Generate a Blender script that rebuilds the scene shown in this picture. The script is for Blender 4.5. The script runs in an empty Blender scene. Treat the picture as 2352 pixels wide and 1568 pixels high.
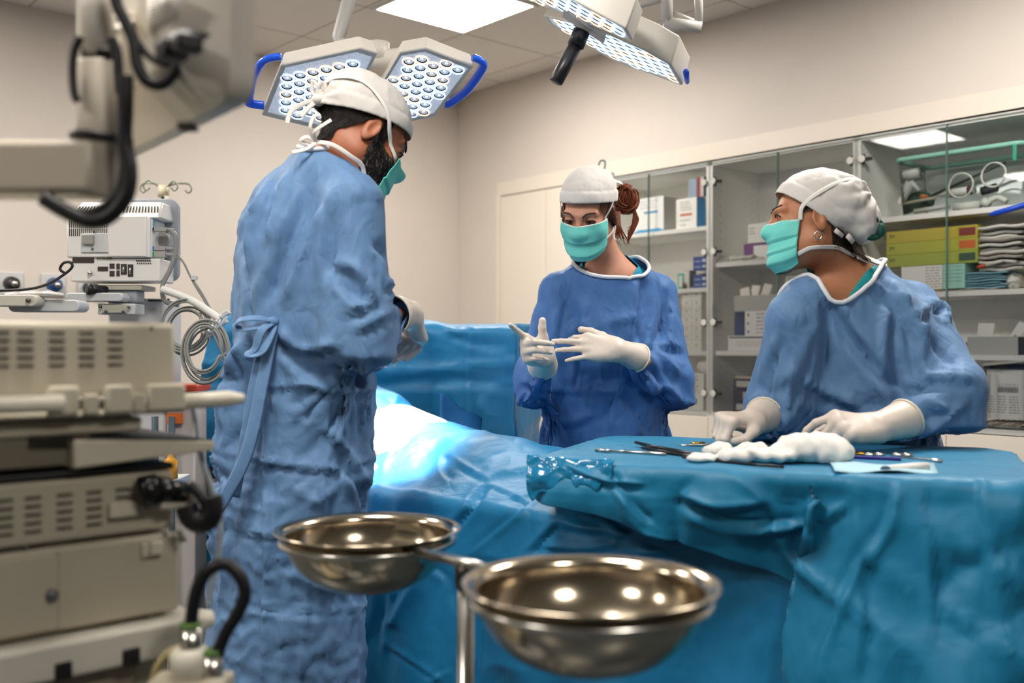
import bpy, math, random
import numpy as np
from mathutils import Vector, Matrix
rnd = random.Random(11)
C = bpy.context.scene.collection
PI = math.pi
rad = math.radians
EYE = 1.15
FPX = 2352 * 35.0 / 36.0
def at(px, py, y):
    "point of the room seen at a photo pixel, at depth y"
    return np.array([(px - 1176) / FPX * y, y, EYE - (py - 790) / FPX * y])
def A(*v): return np.array(v, float)
def unit(v):
    v = np.asarray(v, float); return v / (np.linalg.norm(v) + 1e-12)
def frame(fwd, up=(0, 0, 1)):
    "columns: right, forward, up"
    f = unit(fwd); r = unit(np.cross(f, up)); u = np.cross(r, f)
    return np.stack([r, f, u], 1)
def rotx(a): c, s = math.cos(a), math.sin(a); return A([1, 0, 0], [0, c, -s], [0, s, c])
def roty(a): c, s = math.cos(a), math.sin(a); return A([c, 0, s], [0, 1, 0], [-s, 0, c])
def rotz(a): c, s = math.cos(a), math.sin(a); return A([c, -s, 0], [s, c, 0], [0, 0, 1])

# ------------------------------------------------------------------ materials
MATS = {}
def srgb(h):
    h = h.lstrip('#'); o = []
    for i in (0, 2, 4):
        c = int(h[i:i + 2], 16) / 255
        o.append(c / 12.92 if c <= .04045 else ((c + .055) / 1.055) ** 2.4)
    return tuple(o)
def mat(name, col, rough=.5, metal=0, spec=.5, noise=0, nscale=20, bump=0, bscale=200, bdist=.002, emit=None, estr=0,
        alpha=1, trans=0, ior=1.45, sheen=0, coat=0, sss=0, crease=0, cscale=6, aniso=None):
    if name in MATS: return MATS[name]
    m = bpy.data.materials.new(name); m.use_nodes = True
    nt = m.node_tree; b = nt.nodes['Principled BSDF']; L = nt.links.new
    if isinstance(col, str): col = srgb(col)
    b.inputs['Base Color'].default_value = (*col, 1)
    b.inputs['Roughness'].default_value = rough
    b.inputs['Metallic'].default_value = metal
    b.inputs['Specular IOR Level'].default_value = spec
    b.inputs['IOR'].default_value = ior
    b.inputs['Transmission Weight'].default_value = trans
    b.inputs['Alpha'].default_value = alpha
    b.inputs['Sheen Weight'].default_value = sheen
    b.inputs['Coat Weight'].default_value = coat
    if sss:
        b.inputs['Subsurface Weight'].default_value = sss
        b.inputs['Subsurface Radius'].default_value = (.012, .005, .003)
        b.inputs['Subsurface Scale'].default_value = .6
    if emit is not None:
        b.inputs['Emission Color'].default_value = (*(srgb(emit) if isinstance(emit, str) else emit), 1)
        b.inputs['Emission Strength'].default_value = estr
    tc = None
    def coord():
        nonlocal tc
        if tc is None: tc = nt.nodes.new('ShaderNodeTexCoord')
        return tc.outputs['Object']
    if noise:
        n = nt.nodes.new('ShaderNodeTexNoise'); n.inputs['Scale'].default_value = nscale; n.inputs['Detail'].default_value = 4
        L(coord(), n.inputs['Vector'])
        mr = nt.nodes.new('ShaderNodeMapRange'); mr.inputs['From Min'].default_value = .25; mr.inputs['From Max'].default_value = .75
        mr.inputs['To Min'].default_value = 1 - noise; mr.inputs['To Max'].default_value = 1 + noise
        L(n.outputs['Fac'], mr.inputs['Value'])
        mx = nt.nodes.new('ShaderNodeVectorMath'); mx.operation = 'SCALE'
        mx.inputs[0].default_value = col; L(mr.outputs['Result'], mx.inputs['Scale'])
        L(mx.outputs['Vector'], b.inputs['Base Color'])
    last = None
    if bump:
        n = nt.nodes.new('ShaderNodeTexNoise'); n.inputs['Scale'].default_value = bscale; n.inputs['Detail'].default_value = 3
        if aniso:
            mp = nt.nodes.new('ShaderNodeMapping'); mp.inputs['Scale'].default_value = aniso
            L(coord(), mp.inputs['Vector']); L(mp.outputs['Vector'], n.inputs['Vector'])
        else: L(coord(), n.inputs['Vector'])
        bp = nt.nodes.new('ShaderNodeBump'); bp.inputs['Strength'].default_value = bump; bp.inputs['Distance'].default_value = bdist
        L(n.outputs['Fac'], bp.inputs['Height']); L(bp.outputs['Normal'], b.inputs['Normal']); last = bp
    if crease:
        # fine crumple: sharp folds both ways
        def ridge(k, seed):
            mp = nt.nodes.new('ShaderNodeMapping'); mp.inputs['Location'].default_value = (seed, seed * 2, seed * 3); mp.inputs['Scale'].default_value = (k, k, k * .6); L(coord(), mp.inputs['Vector'])
            n = nt.nodes.new('ShaderNodeTexNoise'); n.inputs['Scale'].default_value = 1; n.inputs['Detail'].default_value = 1.5; n.inputs['Distortion'].default_value = .6; L(mp.outputs['Vector'], n.inputs['Vector'])
            s1 = nt.nodes.new('ShaderNodeMath'); s1.operation = 'SUBTRACT'; L(n.outputs['Fac'], s1.inputs[0]); s1.inputs[1].default_value = .5
            s2 = nt.nodes.new('ShaderNodeMath'); s2.operation = 'ABSOLUTE'; L(s1.outputs[0], s2.inputs[0]); return s2.outputs[0]
        s3 = nt.nodes.new('ShaderNodeMath'); s3.operation = 'SUBTRACT'; L(ridge(cscale, 1.7), s3.inputs[0]); L(ridge(cscale * 1.15, 5.3), s3.inputs[1])
        s4 = nt.nodes.new('ShaderNodeMath'); s4.operation = 'SUBTRACT'; L(ridge(cscale * 2.7, 9.1), s4.inputs[0]); L(ridge(cscale * 2.4, 3.9), s4.inputs[1])
        ad = nt.nodes.new('ShaderNodeMath'); ad.operation = 'MULTIPLY_ADD'; L(s4.outputs[0], ad.inputs[0]); ad.inputs[1].default_value = .45; L(s3.outputs[0], ad.inputs[2])
        bp = nt.nodes.new('ShaderNodeBump'); bp.inputs['Strength'].default_value = crease; bp.inputs['Distance'].default_value = .03
        L(ad.outputs['Value'], bp.inputs['Height'])
        if last is not None: L(last.outputs['Normal'], bp.inputs['Normal'])
        L(bp.outputs['Normal'], b.inputs['Normal'])
    MATS[name] = m
    return m

# ------------------------------------------------------------------ objects
LOC = {}
def thing(name, label, cat, loc=(0, 0, 0), group=None):
    o = bpy.data.objects.new(name, None); C.objects.link(o)
    o.empty_display_size = .05
    o.location = tuple(float(x) for x in loc); LOC[o] = A(*loc)
    tag(o, label, cat, group); return o
def tag(o, label=None, cat=None, group=None, kind=None):
    if label: o['label'] = label
    if cat: o['category'] = cat
    if group: o['group'] = group
    if kind: o['kind'] = kind
    return o
def link(name, me, parent=None, base=None):
    o = bpy.data.objects.new(name, me); C.objects.link(o)
    if parent is not None:
        o.parent = parent; LOC[o] = LOC[parent]
    else:
        b = A(*(base if base is not None else (0, 0, 0))); LOC[o] = b; o.location = tuple(b)
    return o
def mesh(name, V, F, material, parent=None, smooth=True, base=None, bev=0, seg=2, solid=0, sub=0, angle=None):
    "V in room coordinates"
    V = np.asarray(V, float)
    if parent is None and base is None:
        base = A(V[:, 0].mean(), V[:, 1].mean(), V[:, 2].min())
    off = LOC[parent] if parent is not None else A(*base)
    me = bpy.data.meshes.new(name)
    W = V - off
    if isinstance(F, np.ndarray):
        n, k = F.shape
        me.vertices.add(len(W)); me.vertices.foreach_set('co', W.astype(np.float32).ravel())
        me.loops.add(n * k); me.loops.foreach_set('vertex_index', F.astype(np.int32).ravel())
        me.polygons.add(n); me.polygons.foreach_set('loop_start', np.arange(0, n * k, k, dtype=np.int32))
        me.update(calc_edges=True)
    else:
        me.from_pydata([tuple(map(float, v)) for v in W], [], [tuple(int(i) for i in f) for f in F])
    me.validate()
    me.polygons.foreach_set('use_smooth', np.full(len(me.polygons), bool(smooth)))
    if material is not None:
        for m in (material if isinstance(material, (list, tuple)) else [material]): me.materials.append(m)
    o = link(name, me, parent, base)
    if bev:
        md = o.modifiers.new('bevel', 'BEVEL'); md.width = bev; md.segments = seg; md.limit_method = 'ANGLE'; md.angle_limit = rad(35)
        md.harden_normals = False
        if smooth is not None: me.polygons.foreach_set('use_smooth', np.full(len(me.polygons), True)); auto(o, rad(40))
    elif angle: auto(o, angle)
    if solid:
        md = o.modifiers.new('thickness', 'SOLIDIFY'); md.thickness = abs(solid); md.offset = -1 if solid < 0 else 1
    if sub:
        md = o.modifiers.new('smooth', 'SUBSURF'); md.levels = sub; md.render_levels = sub
    return o
def auto(o, ang):
    me = o.data
    me.set_sharp_from_angle(angle=ang)
def copies(root, loc, label=None, cat=None, group=None, rz=None):
    "a copy of a thing with copies of its parts and sub-parts"
    r = root.copy(); C.objects.link(r); r.location = tuple(map(float, loc)); LOC[r] = A(*loc)
    if rz is not None: r.rotation_euler = (0, 0, rz)
    tag(r, label, cat, group)
    for ch in list(root.children):
        c = ch.copy(); C.objects.link(c); c.parent = r; LOC[c] = LOC[r]
        for g in list(ch.children):
            d = g.copy(); C.objects.link(d); d.parent = c; LOC[d] = LOC[r]
    return r

class MB:
    "collects shapes, links them as ONE mesh"
    def __init__(s, M=None, o=None):
        s.V = []; s.F = []; s.M = np.eye(3) if M is None else np.asarray(M, float); s.o = np.zeros(3) if o is None else A(*o)
    def add(s, V, F):
        n = len(s.V); V = np.asarray(V, float) @ s.M.T + s.o
        s.V += [tuple(v) for v in V]; s.F += [tuple(i + n for i in f) for f in F]; return s
    def box(s, c, d, R=None):
        x, y, z = A(*d) / 2
        V = A([-x, -y, -z], [x, -y, -z], [x, y, -z], [-x, y, -z], [-x, -y, z], [x, -y, z], [x, y, z], [-x, y, z])
        if R is not None: V = V @ np.asarray(R).T
        return s.add(V + A(*c), [(3, 2, 1, 0), (4, 5, 6, 7), (0, 1, 5, 4), (1, 2, 6, 5), (2, 3, 7, 6), (3, 0, 4, 7)])
    def span(s, a, b):
        a, b = A(*a), A(*b); return s.box((a + b) / 2, abs(b - a))
    def tube(s, P, r, n=12, closed=False, cap=True, flat=1.0, nrm=None):
        P = [A(*p) for p in P]; m = len(P)
        rr = r if hasattr(r, '__len__') else [r] * m
        T = []
        for i in range(m):
            a = P[(i - 1) % m] if (closed or i > 0) else P[i]; b = P[(i + 1) % m] if (closed or i < m - 1) else P[i]
            T.append(unit(b - a))
        u = unit(np.cross(T[0], (0, 0, 1) if abs(T[0][2]) < .9 else (1, 0, 0)))
        V = []
        for i in range(m):
            if nrm is not None: 
                w = unit(nrm[i]); u = unit(np.cross(w, T[i]))
            u = unit(u - T[i] * np.dot(u, T[i])); w = np.cross(T[i], u)
            for k in range(n):
                t = 2 * PI * k / n; V.append(P[i] + rr[i] * (math.cos(t) * u + math.sin(t) * w * flat))
        F = []
        for i in range(m if closed else m - 1):
            j = (i + 1) % m
            for k in range(n):
                l = (k + 1) % n; F.append((i * n + k, i * n + l, j * n + l, j * n + k))
        if cap and not closed:
            F.append(tuple(range(n - 1, -1, -1))); F.append(tuple((m - 1) * n + k for k in range(n)))
        return s.add(V, F)
    def cyl(s, a, b, r, r2=None, n=20):
        return s.tube([a, b], [r, r if r2 is None else r2], n)
    def lathe(s, prof, c=(0, 0, 0), n=48, R=None):
        V = []; F = []; m = len(prof)
        for r, z in prof:
            for k in range(n):
                t = 2 * PI * k / n; V.append((r * math.cos(t), r * math.sin(t), z))
        V = np.asarray(V)
        if R is not None: V = V @ np.asarray(R).T
        for i in range(m - 1):
            for k in range(n):
                l = (k + 1) % n; F.append((i * n + k, i * n + l, (i + 1) * n + l, (i + 1) * n + k))
        return s.add(V + A(*c), F)
    def prism(s, poly, a, b, axes=None, o=(0, 0, 0)):
        "2-D polygon extruded from a to b along the third axis; axes: columns u, v, w"
        Ax = np.eye(3) if axes is None else np.asarray(axes, float); n = len(poly)
        V = [Ax @ A(x, y, a) + A(*o) for x, y in poly] + [Ax @ A(x, y, b) + A(*o) for x, y in poly]
        F = [tuple(range(n - 1, -1, -1)), tuple(range(n, 2 * n))]
        F += [(i, (i + 1) % n, n + (i + 1) % n, n + i) for i in range(n)]
        return s.add(V, F)
    def grid(s, G):
        G = np.asarray(G, float); a, b = G.shape[:2]
        return s.add(G.reshape(-1, 3), [(i * b + j, i * b + j + 1, (i + 1) * b + j + 1, (i + 1) * b + j) for i in range(a - 1) for j in range(b - 1)])
    def sphere(s, c, r, n=16, m=10, R=None):
        r = A(*r) if hasattr(r, '__len__') else A(r, r, r)
        V = [(0, 0, 1)]; F = []
        for i in range(1, m):
            for k in range(n):
                p, t = PI * i / m, 2 * PI * k / n; V.append((math.sin(p) * math.cos(t), math.sin(p) * math.sin(t), math.cos(p)))
        V.append((0, 0, -1)); e = len(V) - 1
        for k in range(n):
            l = (k + 1) % n; F.append((0, 1 + k, 1 + l)); F.append((e, 1 + (m - 2) * n + l, 1 + (m - 2) * n + k))
            for i in range(m - 2): F.append((1 + i * n + k, 1 + (i + 1) * n + k, 1 + (i + 1) * n + l, 1 + i * n + l))
        V = np.asarray(V) * r
        if R is not None: V = V @ np.asarray(R).T
        return s.add(V + A(*c), F)
    def build(s, name, material, parent=None, **kw):
        return mesh(name, s.V, s.F, material, parent, **kw)
def spline(P, n=8, closed=False):
    "Catmull-Rom through P"
    P = [A(*p) for p in P]; m = len(P); out = []
    for i in range(m if closed else m - 1):
        g = (lambda k: P[k % m]) if closed else (lambda k: P[min(max(k, 0), m - 1)])
        a, b, c, d = g(i - 1), g(i), g(i + 1), g(i + 2)
        for k in range(n):
            t = k / n
            out.append(.5 * (2 * b + (c - a) * t + (2 * a - 5 * b + 4 * c - d) * t * t + (3 * b - a - 3 * c + d) * t ** 3))
    if not closed: out.append(P[-1])
    return out
def rrect(w, h, r, n=5, cx=0, cy=0):
    o = []
    for sx, sy, a0 in ((1, 1, 0), (-1, 1, 90), (-1, -1, 180), (1, -1, 270)):
        for k in range(n + 1):
            t = rad(a0 + 90 * k / n); o.append((cx + sx * (w / 2 - r) + r * math.cos(t), cy + sy * (h / 2 - r) + r * math.sin(t)))
    return o

# ------------------------------------------------------------------ smooth noise
def _hash(ix, iy, iz, seed):
    h = (ix * 374761393 + iy * 668265263 + iz * 2147483647 + seed * 974711) & 0xffffffff
    h = ((h ^ (h >> 13)) * 1274126177) & 0xffffffff
    return ((h ^ (h >> 16)) & 0xffff) / 65535.0
def noise3(P, seed=0):
    P = np.asarray(P, float); i = np.floor(P).astype(np.int64); f = P - i; f = f * f * f * (f * (f * 6 - 15) + 10)
    r = 0
    for dx in (0, 1):
        for dy in (0, 1):
            for dz in (0, 1):
                w = (f[:, 0] if dx else 1 - f[:, 0]) * (f[:, 1] if dy else 1 - f[:, 1]) * (f[:, 2] if dz else 1 - f[:, 2])
                r = r + w * _hash(i[:, 0] + dx, i[:, 1] + dy, i[:, 2] + dz, seed)
    return r * 2 - 1
def fbm(P, seed=0, octv=3):
    r = 0; a = 1
    for k in range(octv): r = r + a * noise3(np.asarray(P) * 2 ** k, seed + k); a *= .5
    return r

# ------------------------------------------------------------------ implicit bodies
def _sm(a, b, k):
    if k <= 0: return np.minimum(a, b)
    h = np.clip(.5 + .5 * (b - a) / k, 0, 1); return b + (a - b) * h - k * h * (1 - h)
class SDF:
    def __init__(s): s.ops = []
    def cone(s, a, b, ra, rb, k=.02, op='u', squash=None):
        s.ops.append((op, 'c', (A(*a), A(*b), ra, rb, squash), k)); return s
    def ell(s, c, r, R=None, k=.02, op='u'):
        s.ops.append((op, 'e', (A(*c), A(*r) if hasattr(r, '__len__') else A(r, r, r), np.eye(3) if R is None else np.asarray(R)), k)); return s
    def plane(s, p, n, k=0., op='i'):
        s.ops.append((op, 'p', (A(*p), unit(n)), k)); return s
    def box(s, c, h, R=None, r=.0, k=.0, op='u'):
        s.ops.append((op, 'b', (A(*c), A(*h), np.eye(3) if R is None else np.asarray(R), r), k)); return s
    def fn(s, f, k=0., op='u'): s.ops.append((op, 'f', f, k)); return s
    def chain(s, P, r, k=.02):
        for i in range(len(P) - 1): s.cone(P[i], P[i + 1], r[i], r[i + 1], k)
        return s
    @staticmethod
    def prim(t, q, P):
        if t == 'c':
            a, b, ra, rb, sq = q; X = P - a; ba = b - a
            if sq is not None:
                ax, f = sq; ax = unit(ax); e = (X @ ax) * (1 / f - 1); X = X + e[:, None] * ax; ba = ba + ax * np.dot(ba, ax) * (1 / f - 1)
            t_ = np.clip(X @ ba / (ba @ ba + 1e-12), 0, 1); return np.linalg.norm(X - t_[:, None] * ba, axis=1) - (ra + (rb - ra) * t_)
        if t == 'e':
            c, r, R = q; x = (P - c) @ R / r; k0 = np.linalg.norm(x, axis=1); k1 = np.linalg.norm(x / r, axis=1)
            return np.where(k1 < 1e-9, -r.min(), k0 * (k0 - 1) / np.maximum(k1, 1e-9))
        if t == 'p': return (P - q[0]) @ q[1]
        if t == 'b':
            c, h, R, r = q; x = np.abs((P - c) @ R) - (h - r)
            return np.linalg.norm(np.maximum(x, 0), axis=1) + np.minimum(x.max(1), 0) - r
        return q(P)
    def __call__(s, P):
        d = None
        for op, t, q, k in s.ops:
            e = s.prim(t, q, P)
            if d is None: d = e
            elif op == 'u': d = _sm(d, e, k)
            elif op == 's': d = -_sm(-d, e, k)
            else: d = -_sm(-d, -e, k)
        return d
def grad(f, P, e=.002):
    g = np.stack([f(P + A(*v) * e) - f(P - A(*v) * e) for v in np.eye(3)], 1)
    return g / (np.linalg.norm(g, axis=1, keepdims=True) + 1e-12)
def onto(f, P, off=0., it=4):
    "slide points along the field onto its surface + off"
    P = np.array([A(*p) for p in P])
    for _ in range(it): P = P - grad(f, P) * (f(P) - off)[:, None] * .9
    return P
def surf(f, lo, hi, h, B=6, wide=1.5):
    "surface nets on a sparsely evaluated grid"
    lo, hi = A(*lo), A(*hi)
    nb = np.ceil((hi - lo) / (h * B)).astype(int); n = nb * B + 1
    ci = np.stack(np.meshgrid(*[np.arange(k) for k in nb], indexing='ij'), -1).reshape(-1, 3)
    dc = np.concatenate([f(lo + (q + .5) * B * h) for q in np.array_split(ci, max(1, len(ci) // 200000 + 1))])
    D = np.empty(n, np.float32)
    Dc = np.sign(dc).reshape(nb).astype(np.float32) * 9
    D[:-1, :-1, :-1] = Dc.repeat(B, 0).repeat(B, 1).repeat(B, 2)
    D[-1] = D[-2]; D[:, -1] = D[:, -2]; D[:, :, -1] = D[:, :, -2]
    act = ci[np.abs(dc) < B * h * .87 * wide + h]
    off = np.stack(np.meshgrid(*[np.arange(B + 1)] * 3, indexing='ij'), -1).reshape(-1, 3)
    for q in np.array_split(act, max(1, len(act) // 600 + 1)):
        if not len(q): continue
        idx = (q[:, None] * B + off[None]).reshape(-1, 3)
        D[idx[:, 0], idx[:, 1], idx[:, 2]] = f(lo + idx * h)
    S = D < 0
    cs = np.zeros(n - 1, np.uint8)
    crn = [(i, j, k) for i in (0, 1) for j in (0, 1) for k in (0, 1)]
    for i, j, k in crn: cs += S[i:n[0] - 1 + i, j:n[1] - 1 + j, k:n[2] - 1 + k]
    cell = np.argwhere((cs > 0) & (cs < 8))
    vid = np.full(n - 1, -1, np.int32); vid[cell[:, 0], cell[:, 1], cell[:, 2]] = np.arange(len(cell))
    val = [D[cell[:, 0] + i, cell[:, 1] + j, cell[:, 2] + k] for i, j, k in crn]
    acc = np.zeros((len(cell), 3)); cnt = np.zeros(len(cell))
    for a in range(8):
        for b in range(a + 1, 8):
            if sum(abs(x - y) for x, y in zip(crn[a], crn[b])) != 1: continue
            va, vb = val[a], val[b]; x = (va < 0) != (vb < 0)
            t = np.where(x, va / np.where(x, va - vb, 1), 0)
            p = A(*crn[a]) + t[:, None] * (A(*crn[b]) - A(*crn[a])); acc += p * x[:, None]; cnt += x
    V = lo + (cell + acc / cnt[:, None]) * h
    Q = []
    for ax in range(3):
        sl0 = [slice(1, -1)] * 3; sl1 = [slice(1, -1)] * 3; sl0[ax] = slice(0, -1); sl1[ax] = slice(1, None)
        s0, s1 = S[tuple(sl0)], S[tuple(sl1)]
        e = np.argwhere(s0 != s1); fl = s0[e[:, 0], e[:, 1], e[:, 2]]
        e = e + np.array([0 if i == ax else 1 for i in range(3)])
        u, v = [(1, 2), (2, 0), (0, 1)][ax]
        du = np.zeros(3, int); dv = np.zeros(3, int); du[u] = 1; dv[v] = 1
        g = lambda w: vid[w[:, 0], w[:, 1], w[:, 2]]
        q = np.stack([g(e - du - dv), g(e - dv), g(e), g(e - du)], 1)
        q[~fl] = q[~fl][:, ::-1]; Q.append(q)
    Q = np.concatenate(Q); return V, Q[(Q >= 0).all(1)]
def edges_of(F):
    k = F.shape[1]; E = np.concatenate([F[:, [i, (i + 1) % k]] for i in range(k)]); E.sort(1)
    return np.unique(E, axis=0)
def smooth_mesh(V, F, it=2, lam=.5, hold=None):
    E = edges_of(F); n = len(V); cnt = np.bincount(E.ravel(), minlength=n)[:, None]
    for _ in range(it):
        S = np.zeros_like(V)
        for c in range(3): S[:, c] = np.bincount(E[:, 0], V[E[:, 1], c], n) + np.bincount(E[:, 1], V[E[:, 0], c], n)
        W = V + lam * (S / np.maximum(cnt, 1) - V)
        if hold is not None: W[hold] = V[hold]
        V = W
    return V
def compact(V, F, keep):
    F = F[keep]; u, inv = np.unique(F, return_inverse=True); return V[u], inv.reshape(F.shape), u
class Field:
    "sampled distance field with gradient"
    def __init__(s, f, lo, hi, h=.016):
        s.lo = A(*lo); s.h = h; s.n = np.ceil((A(*hi) - s.lo) / h).astype(int) + 1
        g = np.stack(np.meshgrid(*[np.arange(k) for k in s.n], indexing='ij'), -1).reshape(-1, 3)
        s.D = np.concatenate([f(s.lo + q * h) for q in np.array_split(g, len(g) // 150000 + 1)]).reshape(s.n)
        s.G = np.stack(np.gradient(s.D, h), -1)
    def __call__(s, P):
        x = np.clip((P - s.lo) / s.h, 0, s.n - 1.001); i = x.astype(int); t = x - i; d = 0; g = 0
        for a in (0, 1):
            for b in (0, 1):
                for c in (0, 1):
                    w = (t[:, 0] if a else 1 - t[:, 0]) * (t[:, 1] if b else 1 - t[:, 1]) * (t[:, 2] if c else 1 - t[:, 2])
                    d = d + w * s.D[i[:, 0] + a, i[:, 1] + b, i[:, 2] + c]; g = g + w[:, None] * s.G[i[:, 0] + a, i[:, 1] + b, i[:, 2] + c]
        return d, g / (np.linalg.norm(g, axis=1, keepdims=True) + 1e-9)
def cloth(V, F, pin, field=None, gap=.008, grow=1.05, steps=40, iters=8, g=2.2, dt=.03, bend=.25, damp=.9, extra=None, shellr=None, gn=None):
    "position-based cloth: pinned vertices stay, the rest settles on the field"
    V = V.copy(); n = len(V); E = edges_of(F)
    X = np.concatenate([F[:, [0, 2]], F[:, [1, 3]]])
    con = [(E, 1.0, grow), (X, .6, grow)]
    # bending: the two pairs of opposite neighbours of every regular vertex
    H = np.concatenate([E, E[:, ::-1]]); H = H[np.argsort(H[:, 0], kind='stable')]
    deg = np.bincount(H[:, 0], minlength=n); st0 = np.concatenate([[0], np.cumsum(deg)[:-1]])
    vs = np.nonzero(deg == 4)[0]; N4 = np.sort(H[st0[vs][:, None] + np.arange(4), 1], 1)
    allp = np.concatenate([np.stack([vs, N4[:, i], N4[:, j]], 1) for i in range(4) for j in range(i + 1, 4)])
    cor = np.concatenate([np.stack([F[:, i], np.minimum(F[:, i - 1], F[:, (i + 1) % 4]), np.maximum(F[:, i - 1], F[:, (i + 1) % 4])], 1) for i in range(4)])
    key = lambda q: (q[:, 0] * n + q[:, 1]).astype(np.int64) * n + q[:, 2]
    Bd = allp[~np.isin(key(allp.astype(np.int64)), key(cor.astype(np.int64)))][:, 1:]
    if len(Bd): con.append((Bd, bend, grow))
    con = [(e, k, np.linalg.norm(V[e[:, 0]] - V[e[:, 1]], axis=1) * s) for e, k, s in con]
    w = np.where(pin, 0., 1.); vel = np.zeros_like(V)
    cnts = [np.maximum(np.bincount(e.ravel(), minlength=n), 1)[:, None] for e, _, _ in con]
    for st in range(steps):
        old = V.copy()
        vel[:, 2] -= g * dt; V = V + vel * dt * w[:, None]
        for it in range(iters):
            for (e, k, l0), c in zip(con, cnts):
                a, b = e[:, 0], e[:, 1]; dv = V[b] - V[a]; L = np.linalg.norm(dv, axis=1) + 1e-9
                ws = w[a] + w[b]; ws[ws == 0] = 1
                cor = dv * ((L - l0) / L / ws * k)[:, None]
                D = np.empty_like(V)
                for q in range(3): D[:, q] = np.bincount(a, cor[:, q] * w[a], n) - np.bincount(b, cor[:, q] * w[b], n)
                V = V + D / c * 1.6
        if field is not None:
            dd, gg = field(V); m = (dd < gap) & ~pin
            V[m] += gg[m] * (gap - dd[m])[:, None]
        if shellr is not None:
            dd, gg = gn(V); m = (dd < shellr[0]) & ~pin; V[m] += gg[m] * (shellr[0] - dd[m])[:, None] * .6
            m = (dd > shellr[1]) & ~pin; V[m] += gg[m] * (shellr[1] - dd[m])[:, None] * .6
        if extra is not None: V = extra(V, pin)
        vel = (V - old) / dt * damp
    return V
# ================================================================== the room
M_WALL = mat('warm white wall paint', '#d4cbc1', .55, noise=.02, nscale=3, bump=.05, bscale=300)
M_CEIL = mat('ceiling tile', '#f0ebe3', .7, noise=.02, nscale=60)
M_FLOOR = mat('grey vinyl floor', '#3a4248', .3, noise=.06, nscale=8)
M_GAP = mat('dark joint', '#4a4744', .8)
U = A(.664, -.748, 0) / math.hypot(.664, .748)     # along the cabinet wall, towards the camera
W = A(.748, .664, 0) / math.hypot(.664, .748)      # into the cabinet wall
K0 = A(-.352, 6.44, 0)                             # far corner of the room
ROOM = np.stack([U, W, A(0, 0, 1)], 1)
def rm(u, w, z): return K0 + U * u + W * w + A(0, 0, z)
def cab_u(px):
    k = (px - 1176) / FPX
    return (k * K0[1] - K0[0]) / (U[0] - k * U[1])
def cab_z(px, py):
    u = cab_u(px); y = K0[1] + U[1] * u
    return EYE - (py - 790) / FPX * y
HC = 2.75
LEN, DEP = 11.5, 9.0      # along U, along -W
CT, CB = 2.06, .10       # cabinet recess
UA, UB = .425, 3.60
def RB(): return MB(ROOM, K0)
b = RB()
b.span((-.12, 0, 0), (UA, .12, HC)); b.span((UA, 0, CT + .085), (UB, .12, HC)); b.span((UB, 0, 0), (LEN, .12, HC))
b.span((UA, .46, 0), (UB, .5, CT + .085)); b.span((UA, .12, CT + .085), (UB, .5, CT + .12)); b.span((UA - .05, .12, 0), (UA, .5, CT + .085)); b.span((UB, .12, 0), (UB + .05, .5, CT + .085))
tag(b.build('wall_right', M_WALL, smooth=False), kind='structure')
b = RB(); b.span((-.12, -DEP, 0), (0, 0, HC)); tag(b.build('wall_back', M_WALL, smooth=False), kind='structure')
b = RB(); b.span((-.12, -DEP - .12, 0), (LEN, -DEP, HC)); tag(b.build('wall_left', M_WALL, smooth=False), kind='structure')
b = RB(); b.span((LEN, -DEP - .12, 0), (LEN + .12, .5, HC)); tag(b.build('wall_front', M_WALL, smooth=False), kind='structure')
b = RB(); b.span((-.12, -DEP - .12, -.1), (LEN + .12, .5, 0)); tag(b.build('floor', M_FLOOR, smooth=False), kind='structure')
b = RB(); b.span((-.12, -DEP - .12, HC), (LEN + .12, .5, HC + .1)); tag(b.build('ceiling', M_CEIL, smooth=False), kind='structure')
b = RB()
for k in range(19): b.span((k * .6 + .45, -DEP, HC - .0012), (k * .6 + .455, 0, HC + .001))
for k in range(15): b.span((0, -k * .6 - .195, HC - .0012), (LEN, -k * .6 - .19, HC + .001))
tag(b.build('trim_1', mat('ceiling tile joint', '#b3aa9c', .8), smooth=False), kind='structure')
b = RB(); b.span((0, -DEP, 0), (.012, 0, .1)); tag(b.build('baseboard_back', mat('skirting', '#c9c4ba', .4), smooth=False), kind='structure')

# ceiling panels
M_LED = mat('lit diffuser', '#ffffff', .5, emit='#fff8f0', estr=46)
M_LEDF = mat('white panel frame', '#e8e4dc', .4)
def px_ceiling(px, py):
    y = (HC - EYE) * FPX / (790 - py); return at(px, py, y)
def ruw(p): d = A(*p) - K0; return float(d @ U), float(d @ W)
PAN = []
def panel(u, w, label, s=.595):
    t = thing('ceiling_light_panel', label, 'ceiling light', rm(u, w, HC), 'recessed square ceiling panels')
    b = RB()
    for a, c in (((-s / 2, -s / 2), (s / 2, -s / 2 + .018)), ((-s / 2, s / 2 - .018), (s / 2, s / 2)), ((-s / 2, -s / 2 + .018), (-s / 2 + .018, s / 2 - .018)), ((s / 2 - .018, -s / 2 + .018), (s / 2, s / 2 - .018))):
        b.span((u + a[0], w + a[1], HC - .012), (u + c[0], w + c[1], HC - .001))
    b.build('frame', M_LEDF, t, smooth=False)
    b = RB(); b.span((u - s / 2 + .018, w - s / 2 + .018, HC - .008), (u + s / 2 - .018, w + s / 2 - .018, HC - .002))
    b.build('diffuser', M_LED, t, smooth=False)
for i in range(3):
    for j in range(3):
        if (i, j) not in ((2, 0), (2, 2)): panel(1.35 + 2.4 * i, -1.09 - 2.4 * j, 'lit square ceiling panel above the two surgical lights' if i == j == 0 else ('lit square ceiling panel reflected in the far right cabinet glass' if (i, j) == (0, 1) else 'lit square ceiling panel outside the picture, above the photographer'), .56)
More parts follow.
